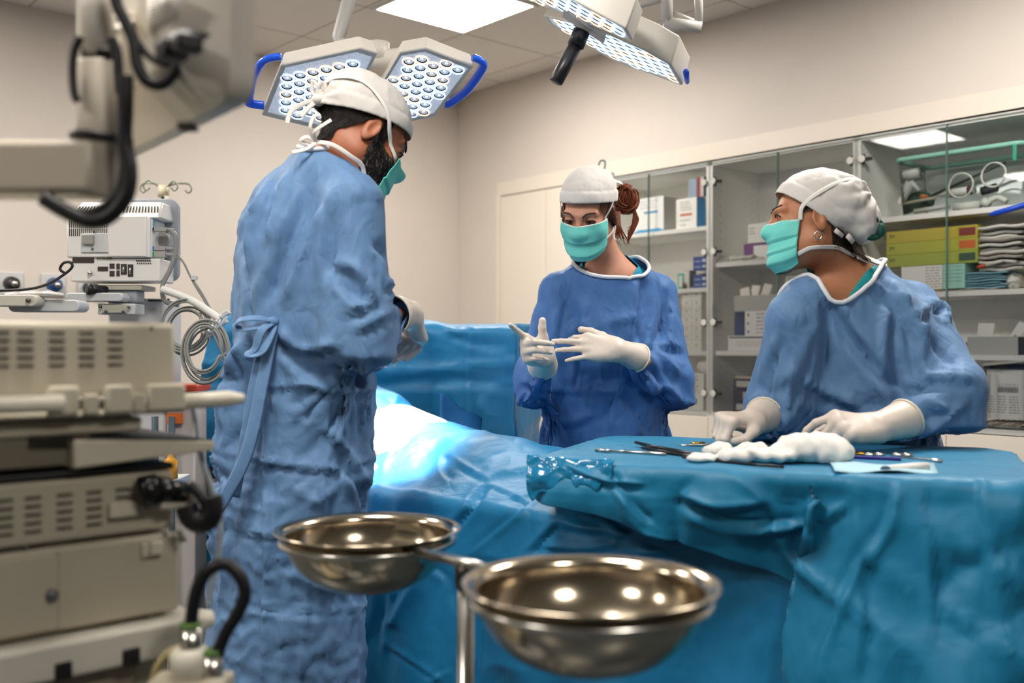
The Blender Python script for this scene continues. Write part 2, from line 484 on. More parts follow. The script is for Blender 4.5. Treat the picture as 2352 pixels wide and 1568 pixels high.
# ================================================================== camera and light
cd = bpy.data.cameras.new('camera'); cam = bpy.data.objects.new('camera', cd); C.objects.link(cam)
cd.lens = 35; cd.sensor_width = 36; cd.shift_y = 6 / 2352; cd.clip_start = .05
cam.location = (0, 0, EYE); cam.rotation_euler = (rad(90), 0, 0)
cd.dof.use_dof = True; cd.dof.focus_distance = 2.75; cd.dof.aperture_fstop = 2.2
sc = bpy.context.scene; sc.camera = cam
sc.view_settings.view_transform = 'Standard'; sc.view_settings.look = 'None'; sc.view_settings.gamma = 1; sc.view_settings.exposure = .12
sc.view_settings.use_curve_mapping = False
w_ = bpy.data.worlds.new('world'); sc.world = w_; w_.use_nodes = True
w_.node_tree.nodes['Background'].inputs[0].default_value = (.02, .02, .02, 1)
sc.cycles.max_bounces = 8; sc.cycles.diffuse_bounces = 5; sc.cycles.caustics_reflective = False; sc.cycles.caustics_refractive = False
sc.cycles.sample_clamp_indirect = 6; sc.cycles.adaptive_threshold = .02
# ================================================================== built-in cabinets along the right wall
M_LAM = mat('white laminate', '#f2f0ea', .4)
M_LAMI = mat('grey-white laminate', '#f4f3ee', .5)
M_DOORP = mat('cream lacquer door', '#e0d6c8', .35)
M_HINGE = mat('satin hinge cap', '#c2bfb7', .4)
M_HDARK = mat('dark hinge arm', '#4c4a46', .4, .6)
def glass(name, tint=(.99, .997, .993), fac=.055):
    m = bpy.data.materials.new(name); m.use_nodes = True; nt = m.node_tree; nt.nodes.clear(); L = nt.links.new
    o = nt.nodes.new('ShaderNodeOutputMaterial'); t = nt.nodes.new('ShaderNodeBsdfTransparent'); g = nt.nodes.new('ShaderNodeBsdfGlossy')
    g.inputs['Roughness'].default_value = .01; t.inputs['Color'].default_value = (*tint, 1)
    lw = nt.nodes.new('ShaderNodeFresnel'); lw.inputs['IOR'].default_value = 1.3
    mx = nt.nodes.new('ShaderNodeMixShader'); L(lw.outputs[0], mx.inputs[0]); L(t.outputs[0], mx.inputs[1]); L(g.outputs[0], mx.inputs[2]); L(mx.outputs[0], o.inputs['Surface'])
    return m
M_GLASS = glass('cabinet glass')
M_EDGE = mat('green glass edge', '#5f7d72', .3)
def cu(px, w=0.):
    "u on the plane w behind the cabinet front, seen at photo column px"
    k = (px - 1176) / FPX; o = K0 + W * w
    return (k * o[1] - o[0]) / (U[0] - k * U[1])
def cz(px, py, w=0.):
    u = cu(px, w); return EYE - (py - 790) / FPX * (K0 + U * u + W * w)[1]
b = RB(); b.span((UA - .03, -.003, CT), (UB + .1, 0, CT + .085)); b.span((UA - .03, -.012, 0), (UA, 0, CT)); tag(b.build('trim_2', M_DOORP, smooth=False, bev=.002), kind='structure')
ZB = .815
# plain tall cupboard
t = thing('tall_cupboard', 'plain cream two-door cupboard left of the glass cabinets, behind the middle person', 'cupboard', rm(.82, .2, .08))
b = RB(); b.span((UA + .001, .02, .08), (1.218, .45, CT - .003)); b.build('carcass', M_LAM, t, smooth=False)
for a, c in ((UA + .004, .831), (.835, 1.217)):
    b = RB(); b.span((a, -.004, .1), (c, .018, CT - .006)); b.build('door', M_DOORP, t, bev=.001)
UNITS = {'b': (1.22, 2.0, (1.115, 1.434, 1.743)), 'c': (2.0, 2.794, (1.116, 1.553)), 'd': (2.794, 3.594, (1.107, 1.366, 1.694))}
LBL = {'b': 'glass-fronted white cabinet right behind the red-haired person', 'c': 'glass-fronted white cabinet between the two standing assistants', 'd': 'glass-fronted white cabinet at the far right, holding the plastic tote'}
HZ = (1.955, 1.608, 1.258, .905)
for key, (a, c, shelves) in UNITS.items():
    t = thing('glass_cabinet', LBL[key], 'cabinet', rm((a + c) / 2, .2, .08), 'glass wall cabinets')
    b = RB(); th = .019
    b.span((a, .012, .08), (a + th, .42, CT - .004)); b.span((c - th, .012, .08), (c, .42, CT - .004)); b.span((a, .405, .08), (c, .42, CT - .004))
    b.span((a + th, .012, CT - .024), (c - th, .405, CT - .004)); b.span((a + th, .012, ZB - .02), (c - th, .405, ZB)); b.span((a + th, .012, .08), (c - th, .405, .1))
    b.build('carcass', M_LAMI, t, smooth=False)
    b = RB()
    for uu in (a, c - th): b.span((uu, .009, ZB), (uu + th, .0115, CT - .004))
    b.span((a, .009, CT - .024), (c, .0115, CT - .004)); b.build('front_edging', M_LAM, t, smooth=False)
    for z in shelves:
        b = RB(); b.span((a + th + .001, .03, z - .022), (c - th - .001, .4, z)); b.build('shelf', M_LAM, t, bev=.001)
    for uu in (a + th, c - th):
        b = RB(); s_ = 1 if uu < (a + c) / 2 else -1
        for w in (.07, .34):
            for j in range(30): b.lathe([(0, .0006), (.0028, .0006)], (uu + s_ * .0, w, ZB + .06 + j * .04), 8, roty(rad(90 * s_)))
        b.build('shelf_pin_holes', M_GAP, t, smooth=False)
    m = (a + c) / 2
    for i, (x, y) in enumerate(((a + .002, m - .0015), (m + .0015, c - .002))):
        b = RB(); b.span((x, .0, ZB - .01), (y, .006, CT - .012)); g = b.build('glass_door', M_GLASS, t, smooth=False)
        b = RB(); e = (y - .0015, y) if i == 0 else (x, x + .0015)
        b.span((e[0], -.0005, ZB - .01), (e[1], .0062, CT - .012)); b.span((x, -.0004, CT - .0135), (y, .0062, CT - .012)); b.build('glass_edge', M_EDGE, g, smooth=False)
        for z in HZ:
            hx = x + .026 if i == 0 else y - .026; b = RB()
            b.tube([(hx, -.004, z), (hx, .0, z)], .0165, 20); b.build('hinge', M_HINGE, g, bev=.002)
            b = RB(); b.span((hx - .012, .006, z - .007), (hx + .012 + (.022 if i == 0 else 0) - (.0 if i == 0 else .0), .03, z + .007)); b.span((hx - .006, .006, z - .022), (hx + .006, .02, z + .022)); b.build('hinge_arm', M_HDARK, g, bev=.002)
    for x, y in ((a + .002, m - .0015), (m + .0015, c - .002)):
        for z0, z1 in ((.1, .445), (.449, ZB - .024)):
            b = RB(); b.span((x, -.004, z0), (y, .012, z1)); b.build('drawer_front', M_DOORP, t, bev=.0015)
# -------- contents
INK = mat('dark print', '#4b4d52', .7)
def bmat(h): return mat('card ' + h, h, .55)
def carton(name, label, cat, px0, px1, z, h, w=.06, d=.12, col='#f4f1ea', group=None, prints=(), side=None, top=None, u=None, lift=.0004, w_exact=False):
    "a box on a shelf: photo columns of its front, standing height z, height h, distance w behind the door, depth d"
    u0, u1 = u if u else (cu(px0, w), cu(px1, w))
    o = thing(name, label, cat, rm((u0 + u1) / 2, w + d / 2, z + lift), group)
    b = RB(); b.span((u0, w, z + lift), (u1, w + d, z + lift + h)); b.build('carton' if name != 'carton' else 'body', bmat(col), o, bev=.0012)
    for (x0, y0, x1, y1, c) in prints:      # fractions of the front
        b = RB(); b.span((u0 + (u1 - u0) * x0, w - .0006, z + h * y0), (u0 + (u1 - u0) * x1, w, z + h * y1)); b.build('printed_band', bmat(c), o, smooth=False)
    if side:
        b = RB(); b.span((u1, w + .001, z + .001), (u1 + .0006, w + d - .001, z + h - .001)); b.build('coloured_side', bmat(side), o, smooth=False)  # side face in a separate colour, grey on the white boxes
    return o
def lines(o, px0, px1, w, z, h, rows, seed=0, c=INK, u=None, frac=(.12, .9), yr=(.15, .85), wd=.75):
    u0, u1 = u if u else (cu(px0, w), cu(px1, w)); r = random.Random(seed); b = RB(); n = 0
    for i in range(rows):
        y = z + h * (yr[1] - (yr[1] - yr[0]) * (i / max(rows - 1, 1))); x = frac[0]; t = h * (yr[1] - yr[0]) / rows * .42
        e = frac[0] + (frac[1] - frac[0]) * (1 - r.random() * (1 - wd))
        while x < e:
            l = r.uniform(.03, .12); x2 = min(x + l, e); b.span((u0 + (u1 - u0) * x, w - .0007, y - t / 2), (u0 + (u1 - u0) * x2, w - .0001, y + t / 2)); x = x2 + .025; n += 1
    if n: b.build('printed_text', c, o, smooth=False)
Z = 1.743
o = carton('supply_box', 'white box with a blue wave on the upper shelf behind the hair bun', 'box', 1457, 1524, Z, .185, .05, .17, '#f3f1ee', None, [(.0, .0, 1, .06, '#2f8fc4'), (.1, .06, .9, .1, '#4aa0cf'), (.34, .55, .8, .61, '#2a93c8')], side='#c3c2be')
lines(o, 1457, 1524, .05, Z, .185, 3, 1, bmat('#aebac2'), yr=(.72, .9), frac=(.2, .85))
o = carton('supply_box', 'white box with a red stripe and bright blue side on the upper shelf', 'box', 1553, 1600, Z, .155, .05, .075, '#f4f1ea', None, [(.2, .42, .78, .5, '#d0735e')], side='#1d86c6')
lines(o, 1553, 1600, .05, Z, .155, 4, 2, bmat('#8d8d8c'), yr=(.62, .88), frac=(.2, .8)); lines(o, 1553, 1600, .05, Z, .155, 2, 3, bmat('#9a9a98'), yr=(.12, .28), frac=(.2, .8), wd=.4)
carton('small_box', 'grey-blue small box standing on the red-striped white box', 'box', 1581, 1600, Z + .1554, .095, .06, .05, '#93a4b4')
carton('small_box', 'red and white striped small box beside the grey-blue one', 'box', 1601, 1616, Z + .1554, .1, .06, .05, '#c9b9b6', None, [(0, 0, .5, 1, '#8c3540')], side='#1f5f86')
Z = 1.434
carton('glove_box', 'navy blue box at the bottom of the small stack on the middle shelf', 'box', 1592, 1621, Z, .068, .05, .1, '#2c4a8e', None, [(.1, .2, .6, .3, '#8ea4d0'), (.1, .6, .6, .7, '#8ea4d0'), (.75, .2, 1, .35, '#d8dcea'), (.75, .6, 1, .8, '#d8dcea')])
b = RB(); b.grid([[(cu(1588) + .02 * i, .04 + .11 * j / 4, Z + .071 + .012 * i / 4 + .004 * math.sin(i * 2 + j)) for j in range(5)] for i in range(5)])
tag(b.build('paper_slip', bmat('#e4e2dd'), solid=.0015), 'white slip of paper lying between the two navy boxes', 'paper')
carton('glove_box', 'navy blue box on top of the small stack on the middle shelf', 'box', 1592, 1621, Z + .09, .07, .05, .1, '#2c4a8e', None, [(.1, .2, .6, .3, '#8ea4d0'), (.1, .6, .6, .7, '#8ea4d0'), (.75, .2, 1, .35, '#d8dcea'), (.75, .6, 1, .8, '#d8dcea')])
carton('slim_box', 'slim white upright box left of the navy boxes', 'box', 1571, 1583, Z, .095, .05, .06, '#dcdad2', side='#8a8a84')
carton('slim_box', 'small upright box with a mint green frame on the middle shelf', 'box', 1556, 1570, Z, .08, .05, .05, '#4bb8a2', None, [(.22, .14, .78, .86, '#e6e6e0')])
o = thing('vial', 'tiny brown vial in front of the mint-framed box', 'vial', rm(cu(1561), .035, Z)); b = RB(); b.lathe([(0, 0), (.009, 0), (.009, .022), (.005, .026), (.005, .032), (0, .032)], (cu(1561), .036, Z + .0005), 16); b.build('bottle', mat('amber glass', '#6b3a1c', .2), o)
Z = 1.115; PW = cu(1588, .05) - cu(1566, .05); n = 0
first = None
for col in range(2):
    for row in range(7):
        x0 = cu(1566, .05) + col * (PW + .001); z = Z + row * .0432
        if first is None:
            o = carton('carton', 'small white carton at the bottom left of the stacked white cartons', 'carton', 0, 0, z, .0425, .05, .09, '#efebe0', 'stacked small white cartons', [(.4, .62, .6, .78, '#8f8b80'), (.15, .3, .85, .36, '#cbc6b8')], u=(x0, x0 + PW)); first = o
        else:
            copies(first, LOC[first] + U * col * (PW + .001) + A(0, 0, row * .0432), 'small white carton, %s of the %s stacked column on the lower shelf' % (('bottom one', 'second from the bottom', 'third from the bottom', 'middle one', 'third from the top', 'second from the top', 'top one')[row], ('left', 'right')[col]))
Z = ZB
o = carton('supply_carton', 'white carton at the lower left of the bottom shelf', 'box', 1522, 1561, Z, .09, .05, .13, '#f1ede4', 'white cartons on the bottom shelf'); lines(o, 1522, 1561, .05, Z, .09, 4, 5, bmat('#a09a8c'), yr=(.2, .8), frac=(.2, .75))
o = carton('supply_carton', 'white carton with a dark mark at the lower right of the bottom shelf', 'box', 1566, 1615, Z, .09, .05, .13, '#f1ede4', 'white cartons on the bottom shelf', [(.62, .35, .7, .65, '#55524c')]); lines(o, 1566, 1615, .05, Z, .09, 5, 6, bmat('#a09a8c'), yr=(.2, .8), frac=(.2, .55))
o = carton('supply_carton', 'white carton in the upper row left, partly behind the blue sleeve', 'box', 1527, 1561, Z + .091, .07, .05, .13, '#f1ede4', 'white cartons on the bottom shelf')
o = carton('supply_carton', 'white printed carton in the upper row under the crumpled bag', 'box', 1564, 1617, Z + .091, .095, .05, .13, '#f1ede4', 'white cartons on the bottom shelf'); lines(o, 1564, 1617, .05, Z + .091, .095, 5, 7, bmat('#8f8b84'), yr=(.12, .85), frac=(.15, .8))
def crumple(name, label, cat, c, r, col, seed, par=None, rough=.35):
    b = MB(ROOM); b.sphere((0, 0, 0), r, 40, 26); V = np.array(b.V); n = V / np.linalg.norm(V, axis=1, keepdims=True)
    V = V + n * (max(r) * .3 * (np.abs(fbm(V / max(r) * 1.7, seed, 3)) - .45))[:, None]; V[:, 2] = np.maximum(V[:, 2], -r[2] * .8)
    V = V + A(*c) + A(0, 0, r[2] * .8)
    return tag(mesh(name, V, b.F, mat(name + ' ' + col, col, rough), None, smooth=True), label, cat)
crumple('plastic_bag', 'crumpled white plastic bag on the upper white carton', 'bag', rm(cu(1596), .1, Z + .187), (.055, .05, .036), '#e6e2da', 2)
# cabinet between the assistants
Z = 1.553
o = carton('supply_box', 'plain white box with three short dark lines, on the purple box', 'box', 1718, 1790, Z + .091, .093, .1, .14, '#e9e5dd'); lines(o, 1718, 1790, .1, Z + .091, .093, 3, 8, yr=(.5, .78), frac=(.05, .28), wd=.5)
carton('supply_box', 'white box with purple end and lid edge below the plain white box', 'box', 1709, 1795, Z, .09, .1, .15, '#ece7e2', None, [(0, 0, .26, 1, '#6b3a78'), (.26, .86, 1, 1, '#5b3070')])
for i, (px, c) in enumerate(((1664, '#e98a4e'), (1690, '#ddd8d0'), (1722, '#ddd8d0'))):
    o = thing('syringe', ('wrapped syringe with an orange tip on the shelf below the purple box', 'wrapped clear syringe next to the orange-tipped one', 'wrapped syringe in front of the purple box')[i], 'syringe', rm(cu(px, .06), .06, Z))
    b = RB(); u_ = cu(px, .06); b.tube([(u_ - .03, .05 + .008 * i, Z + .009), (u_ + .07, .075, Z + .009)], .0085, 12); b.build('barrel', mat('clear plastic', '#dcd8cf', .2), o)
    b = RB(); b.tube([(u_ - .065, .045 + .008 * i, Z + .009), (u_ - .031, .05 + .008 * i, Z + .009)], .007, 12); b.build('tip_cap', bmat(c), o)
b = RB(); b.grid([[(cu(1655, .06) + .2 * i / 8, .04 + .1 * j / 5, Z + .012 + .022 * abs(math.sin(i * 1.3 + j * .9)) * (1 if 0 < j < 5 else .2)) for j in range(6)] for i in range(9)])
tag(b.build('plastic_wrap', mat('white film', '#ddd9d2', .3), solid=.001), 'crumpled white wrapping film around the syringes', 'wrapping')
Z = 1.116
o = carton('supply_box', 'long white box with a dark edge strip at the bottom of the middle compartment', 'box', 1672, 1775, Z, .075, .05, .16, '#f2efe9', None, [(.03, .84, 1, .93, '#2d322f')]); lines(o, 1672, 1775, .05, Z, .075, 3, 9, bmat('#b9b6ae'), yr=(.35, .6), frac=(.2, .9))
o = carton('supply_box', 'white box with a dark blue end on the long white box', 'box', 1687, 1790, Z + .0756, .118, .06, .14, '#f2f0ea', None, [(0, 0, .24, 1, '#2b4778'), (0, .62, .24, 1, '#5a78aa')])
lines(o, 1687, 1790, .06, Z + .0756, .118, 6, 10, bmat('#9d9c98'), yr=(.12, .88), frac=(.5, .95)); lines(o, 1687, 1790, .06, Z + .0756, .118, 3, 11, INK, yr=(.15, .85), frac=(.3, .34))
def bin_(label, px0, px1, z, h, w, d, col='#b9b9b2'):
    o = thing('storage_bin', label, 'bin', rm((cu(px0, w) + cu(px1, w)) / 2, w + d / 2, z)); u0, u1 = cu(px0, w), cu(px1, w); b = RB(); t = .003; z += .0004
    b.span((u0, w, z), (u1, w + d, z + t)); b.span((u0, w, z + t), (u1, w + t, z + h)); b.span((u0, w + d - t, z + t), (u1, w + d, z + h)); b.span((u0, w + t, z + t), (u0 + t, w + d - t, z + h)); b.span((u1 - t, w + t, z + t), (u1, w + d - t, z + h))
    b.build('tray', mat('grey bin plastic', col, .45), o, smooth=False); return o
bin_('grey open bin with packets, on the white and dark blue box', 1686, 1785, Z + .194, .075, .06, .13)
def packet(label, px, w, z, sz, tilt, c, red=None):
    o = thing('packet', label, 'packet', rm(cu(px, w), w, z)); R_ = rotx(rad(-12)) @ roty(rad(tilt)); b = RB(); u_ = cu(px, w)
    b.box((u_, w, z + sz[1] / 2), (sz[0], .004, sz[1]), R_); b.build('pouch', bmat(c), o, bev=.0015)
    if red: b = RB(); b.box(A(u_, w, z + sz[1] / 2) + R_ @ A(0, -.0026, -sz[1] * .1), (sz[0] * .3, .0006, sz[1] * .35), R_); b.build('printed_mark', bmat(red), o, smooth=False)
packet('white packet leaning left in the grey bin', 1712, .1, Z + .199, (.055, .115), -12, '#e6e0d6', '#d9603c'); packet('middle white packet with a red mark in the grey bin', 1731, .115, Z + .199, (.05, .125), 8, '#e9e4dc', '#b0402f'); packet('right white packet with a dark red mark in the grey bin', 1756, .12, Z + .199, (.05, .13), 14, '#dfdad0', '#8e3a30')
for i in range(2):
    o = carton('framed_box', ('white box with a green edge, lower of the two behind the mask', 'white box with a green edge and black bar, upper of the two behind the mask')[i], 'box', 1802, 1868, Z + .13 + .118 * i if i else Z, .116 if i else .246, .12, .12, '#dad8d0', None, [(0, 0, .035, 1, '#22663f'), (0, .95, 1, 1, '#22663f')] + ([(.05, .2, .55, .32, '#2a2c2c')] if i else []))
    lines(o, 1802, 1868, .12, Z + .13 + .118 * i if i else Z, .116 if i else .246, 3, 12 + i, yr=(.55, .85), frac=(.1, .8))
Z = ZB
for i, (h, w) in enumerate(((.052, .07), (.06, .06), (.05, .075))):
    z = Z + (0, .053, .114)[i]; o = carton('file_box', ('navy box with a white label, bottom of the three beside the gloved fist', 'navy box with a white label, middle of the three', 'navy box with a barcode label, top of the three')[i], 'box', 1684, 1760, z, h, w, .16, '#28304f', 'navy boxes on the bottom shelf', [(.1 if i != 1 else .3, .22, 1, .8, '#cfcac0')])
    if i != 1: lines(o, 1684, 1760, w - .0006, z, h, 1, 20 + i, INK, yr=(.5, .5), frac=(.45, .95), wd=1)
carton('file_box', 'dark flat folder under the navy boxes' , 'box', 1690, 1760, Z + .1645, .012, .08, .15, '#c9bca6')
# far right cabinet
Z = 1.694
M_TOTE = glass('tote plastic', (.90, .94, .94)); M_MINT = mat('mint lid', '#8fc9b6', .35)
t = thing('storage_tote', 'clear plastic tote with a mint green rim on the top right shelf', 'container', rm(cu(2190, .05), .2, Z))
u0, u1 = cu(2058, .04), cu(2338, .04); u0 += .012; b = RB()
G_ = [[A((u0 + u1) / 2 + x * (1 + .07 * q), .19 + y * (1 + .06 * q), Z + .002 + .235 * q) for x, y in rrect(u1 - u0, .27, .03, 5)] for q in np.linspace(0, 1, 5)]
for g in G_: g.append(g[0])
b.grid(G_); b.add([tuple(v) for v in G_[0][:-1]], [tuple(range(len(G_[0]) - 1))]); b.build('tub', M_TOTE, t)
b = RB(); P = G_[-1][:-1]; b.tube([p + A(0, 0, .004) for p in P], .011, 8, closed=True, flat=1); b.build('rim', M_MINT, t)
b = RB(); e = A(cu(2330, .03), .035, Z + .2); b.span(e - A(.008, .006, .03), e + A(.008, .006, .036)); b.build('clip', mat('teal clip', '#3f9c84', .4), t, bev=.003)
def inside(name, label, cat, parts):
    o = None
    for nm, fn_, m in parts:
        b = RB(); fn_(b)
        if o is None: V = np.array(b.V); o = thing(name, label, cat, (V[:, 0].mean(), V[:, 1].mean(), V[:, 2].min()))
        b.build(nm, m, o)
    return o
M_WP = mat('white plastic', '#dedbd3', .4); M_GR = mat('grey plastic', '#a9a9a2', .45)
q = lambda px, dz, w: A(cu(px, w), w, Z + dz)
inside('spray_trigger', 'white trigger handle at the left end of the tote', 'handle', [('handle', lambda b: b.tube(spline([q(2068, .06, .1), q(2080, .1, .1), q(2092, .15, .1)], 5), [.016] * 6 + [.02] * 5, 12), M_WP), ('nozzle', lambda b: b.tube([q(2070, .185, .1), q(2112, .185, .1)], [.02, .024], 12), M_WP), ('lever', lambda b: b.tube([q(2092, .15, .1), q(2112, .11, .1)], [.012, .008], 10), M_WP)])
for i, (px, r_, w) in enumerate(((2207, .05, .1), (2282, .048, .1))):
    inside('tube_loop', ('white tube loop around the middle of the tote', 'white tube loop standing at the right of the tote')[i], 'tube', [('tube', lambda b: b.tube([q(px, .06 + .03 * i + r_, w) + A(r_ * math.cos(a), .003 * math.sin(3 * a), r_ * math.sin(a)) for a in np.linspace(0, 2 * PI, 41)[:-1]], .004, 8, closed=True), M_WP)])
inside('wand', 'white pen-shaped wand lying in the middle of the tote', 'instrument', [('body', lambda b: b.tube([q(2176, .085, .12), q(2238, .09, .12)], .018, 12), M_WP), ('band', lambda b: b.tube([q(2224, .089, .12), q(2236, .09, .12)], .0185, 12), mat('dark red band', '#5d3038', .5)), ('tip', lambda b: b.tube([q(2150, .082, .12), q(2176, .085, .12)], [.003, .014], 12), M_GR)])
inside('long_tube', 'beige long tube lying at the left of the tote', 'tube', [('tube', lambda b: b.tube([q(2075, .06, .09), q(2150, .07, .09)], .006, 8), mat('beige tube', '#c9bda6', .5))])
inside('long_tube', 'white strip lying on the floor of the tote', 'tube', [('tube', lambda b: b.tube([q(2100, .022, .09), q(2180, .03, .09)], .01, 8), M_WP)])
inside('nozzle', 'orange small nozzle lying in the tote', 'nozzle', [('cone', lambda b: b.tube([q(2116, .082, .1), q(2132, .082, .1)], [.013, .004], 10), mat('orange plastic', '#d8803a', .45))])
inside('connector', 'white adapter at the right end of the tote', 'connector', [('body', lambda b: b.tube([q(2258, .04, .12), q(2272, .02, .12)], .018, 10), M_WP), ('lead', lambda b: b.tube(spline([q(2262, .03, .13), q(2290, .05, .14), q(2312, .03, .13)], 5), .012, 8), M_WP)])
inside('device', 'pale flat device on the tote floor', 'device', [('body', lambda b: b.box(q(2222, .022, .13), (.1, .05, .036)), M_WP)])
inside('cloth', 'dark green crumpled cloth at the back left of the tote', 'cloth', [('cloth', lambda b: b.sphere(q(2110, .07, .16), (.07, .04, .045), 16, 10), mat('dark green cloth', '#2f5147', .8))])
inside('long_tool', 'dark long tool lying across the back of the tote', 'tool', [('rod', lambda b: b.tube([q(2130, .09, .2), q(2310, .2, .2)], .006, 8), mat('dark rod', '#34383a', .5)), ('grip', lambda b: b.tube([q(2255, .09, .19), q(2290, .1, .19)], .018, 10), mat('dark rod', '#34383a', .5))])
Z = 1.366
o = carton('supply_box', 'white printed flat box under the yellow boxes, left half', 'box', 2070, 2164, Z + .012, .1, .05, .2, '#efece6'); lines(o, 2070, 2164, .05, Z + .012, .1, 8, 30, bmat('#aaa9a4'), yr=(.1, .9), frac=(.6, .98), wd=.9); 
o = carton('supply_box', 'mint green printed box under the yellow boxes', 'box', 2165, 2216, Z + .012, .1, .05, .2, '#a5d8ca'); lines(o, 2165, 2216, .05, Z + .012, .1, 5, 31, bmat('#7fb5a8'), yr=(.3, .9), frac=(.08, .92), wd=.9)
b = RB(); b.grid([[(cu(2080, .05) + (cu(2290, .05) - cu(2080, .05)) * i / 12, .035 + .2 * j / 4, Z + .0045 + .0025 * math.sin(i * 1.7 + j)) for j in range(5)] for i in range(13)]); tag(b.build('paper_liner', bmat('#e8ddca'), solid=.002), 'cream paper lining under the boxes on the second right shelf', 'paper')
YB = ('#b9a93a', '#aeb03e', '#a2ad42'); TB = ('#7c2f26', '#c8632a', '#33503e'); hh = .0505
M_INK3 = mat('black print', '#20221c', .7)
def lettering(parent, txt, size, o3, ux, uz, nrm, m, name='lettering'):
    cu_ = bpy.data.curves.new(name, 'FONT'); cu_.body = txt; cu_.size = size; cu_.extrude = .0003; cu_.align_x = 'LEFT'
    tmp = bpy.data.objects.new('tmp', cu_); C.objects.link(tmp); dg = bpy.context.evaluated_depsgraph_get(); me = bpy.data.meshes.new_from_object(tmp.evaluated_get(dg))
    V = np.array([v.co[:] for v in me.vertices]); F = [tuple(p.vertices) for p in me.polygons]; bpy.data.objects.remove(tmp); bpy.data.curves.remove(cu_)
    V = A(*o3) + V[:, :1] * A(*ux) + V[:, 1:2] * A(*uz) + (V[:, 2:3]) * A(*nrm)
    return mesh(name, V, F, m, parent, smooth=False)
for i in range(3):
    z = Z + .1135 + (2 - i) * (hh + .0006)
    o = carton('yellow_box', ('mustard yellow box with a red tag, top of the three', 'yellow-green box with an orange tag, middle of the three', 'olive yellow box with a green tag, bottom of the three')[i], 'box', 2036, 2246, z, hh, .05, .2, YB[i], 'yellow boxes on the second right shelf', [(.805, .18, .975, .82, TB[i])])
    lettering(o, '3M', .022, rm(cu(2041, .05), .0497, z + .022), U, (0, 0, 1), -W, M_INK3)
    lines(o, 2036, 2246, .05, z, hh, 1, 40 + i, bmat('#5e5c28'), yr=(.18, .18), frac=(.025, .09), wd=1)
for i in range(11):
    z = Z + .085 + i * .0165; u0 = cu(2250, .05)
    b = RB(); b.grid([[(u0 + (.16 + .02 * math.sin(i * 2.1)) * a / 8, .045 + .012 * math.sin(i * 1.7) + .16 * c_ / 4, z + .003 * math.sin(a * 1.1 + i) + .004 * math.sin(c_ + i * 2)) for c_ in range(5)] for a in range(9)])
    tag(b.build('sachet', bmat(('#cfccc4', '#b9b7b0', '#d9d6ce', '#a8a198')[i % 4]), solid=.011), ('second', 'third', 'fourth', 'fifth', 'sixth', 'seventh', 'eighth', 'ninth', 'tenth')[i - 1] + ' grey-white pouch from the bottom of the pile right of the yellow boxes' if 0 < i < 10 else ('lowest grey-white pouch right of the yellow boxes' if i == 0 else 'topmost grey-white pouch right of the yellow boxes'), 'pouch', 'grey pouches piled right of the yellow boxes')
for i in range(7):
    z = Z + .013 + i * .0098; u0 = cu(2219, .05)
    b = RB(); b.grid([[(u0 + (.15 + .012 * math.sin(i * 2.3)) * a / 8, .045 + .008 * math.sin(i * 1.9) + .16 * c_ / 4, z + .0018 * math.sin(a * .9 + i) + .002 * math.sin(c_ + i * 2)) for c_ in range(5)] for a in range(9)])
    tag(b.build('mask_pack', bmat(('#7fb3c4', '#a9cbd2', '#6aa2b8')[i % 3]), solid=.006), ('lowest', 'second', 'third', 'fourth', 'fifth', 'sixth', 'topmost')[i] + ' pale blue pack in the pile beside the mint box, counted from below', 'pack', 'pale blue packs beside the mint box')
crumple('plastic_bag', 'small crumpled bag at the right end of the pale blue packs', 'bag', rm(cu(2318, .05), .1, Z + .004), (.035, .04, .035), '#cfcdc4', 5)
o = thing('syringe', 'orange-ended syringe across the pile beside the yellow boxes', 'syringe', rm(cu(2250), .03, Z + .1)); b = RB(); b.tube([(cu(2258), .028, Z + .098), (cu(2298), .028, Z + .112)], .006, 10); b.build('barrel', M_WP, o); b = RB(); b.tube([(cu(2238), .028, Z + .091), (cu(2257), .028, Z + .0975)], .0065, 10); b.build('tip_cap', mat('orange cap', '#d9552c', .45), o)
o = thing('blue_bar', 'bright blue bar under the tote shelf, above the grey pouches', 'handle', rm(cu(2300), .03, 1.63)); b = RB(); a_, c_ = A(cu(2266), .03, cz(2266, 492)), A(cu(2372), .03, cz(2372, 462)); b.tube([a_, a_ + (c_ - a_) * .12, c_], [.007, .011, .012], 10); b.build('grip', mat('cobalt blue plastic', '#1550d8', .35), o)  # plain tapered blue bar set across the gap above the pouches
Z = 1.107
bin_('grey open bin on the third right shelf', 2222, 2338, Z, .072, .05, .14, '#a2a49f')
packet('white paper packet with two grey dots in the right bin', 2262, .12, Z + .005, (.065, .125), 2, '#dcdad4'); packet('tilted white packet in the right bin', 2331, .12, Z + .005, (.04, .13), 28, '#d6d4ce', '#8a8d92')
carton('small_box', 'salmon pink small box beside the right grey bin', 'box', 2202, 2217, Z, .05, .06, .05, '#e3a89a'); carton('small_box', 'black box at the right end of the third right shelf', 'box', 2340, 2372, Z, .068, .06, .12, '#2a2d33')
Z = ZB
o = carton('shipping_box', 'tall white box with a barcode on the bottom right shelf', 'box', 2264, 2352, Z + .035, .2, .09, .2, '#e6e5e0')
b = RB(); u0, u1 = cu(2264, .09), cu(2352, .09); r_ = random.Random(4); x = .32
while x < .85: d_ = r_.uniform(.006, .02); b.span((u0 + (u1 - u0) * x, .0893, Z + .035 + .107), (u0 + (u1 - u0) * (x + d_), .09, Z + .035 + .128)); x += d_ + r_.uniform(.006, .016)
b.build('barcode', INK, o, smooth=False); lines(o, 2264, 2352, .09, Z + .035, .2, 2, 51, INK, yr=(.66, .7), frac=(.34, .85), wd=1)
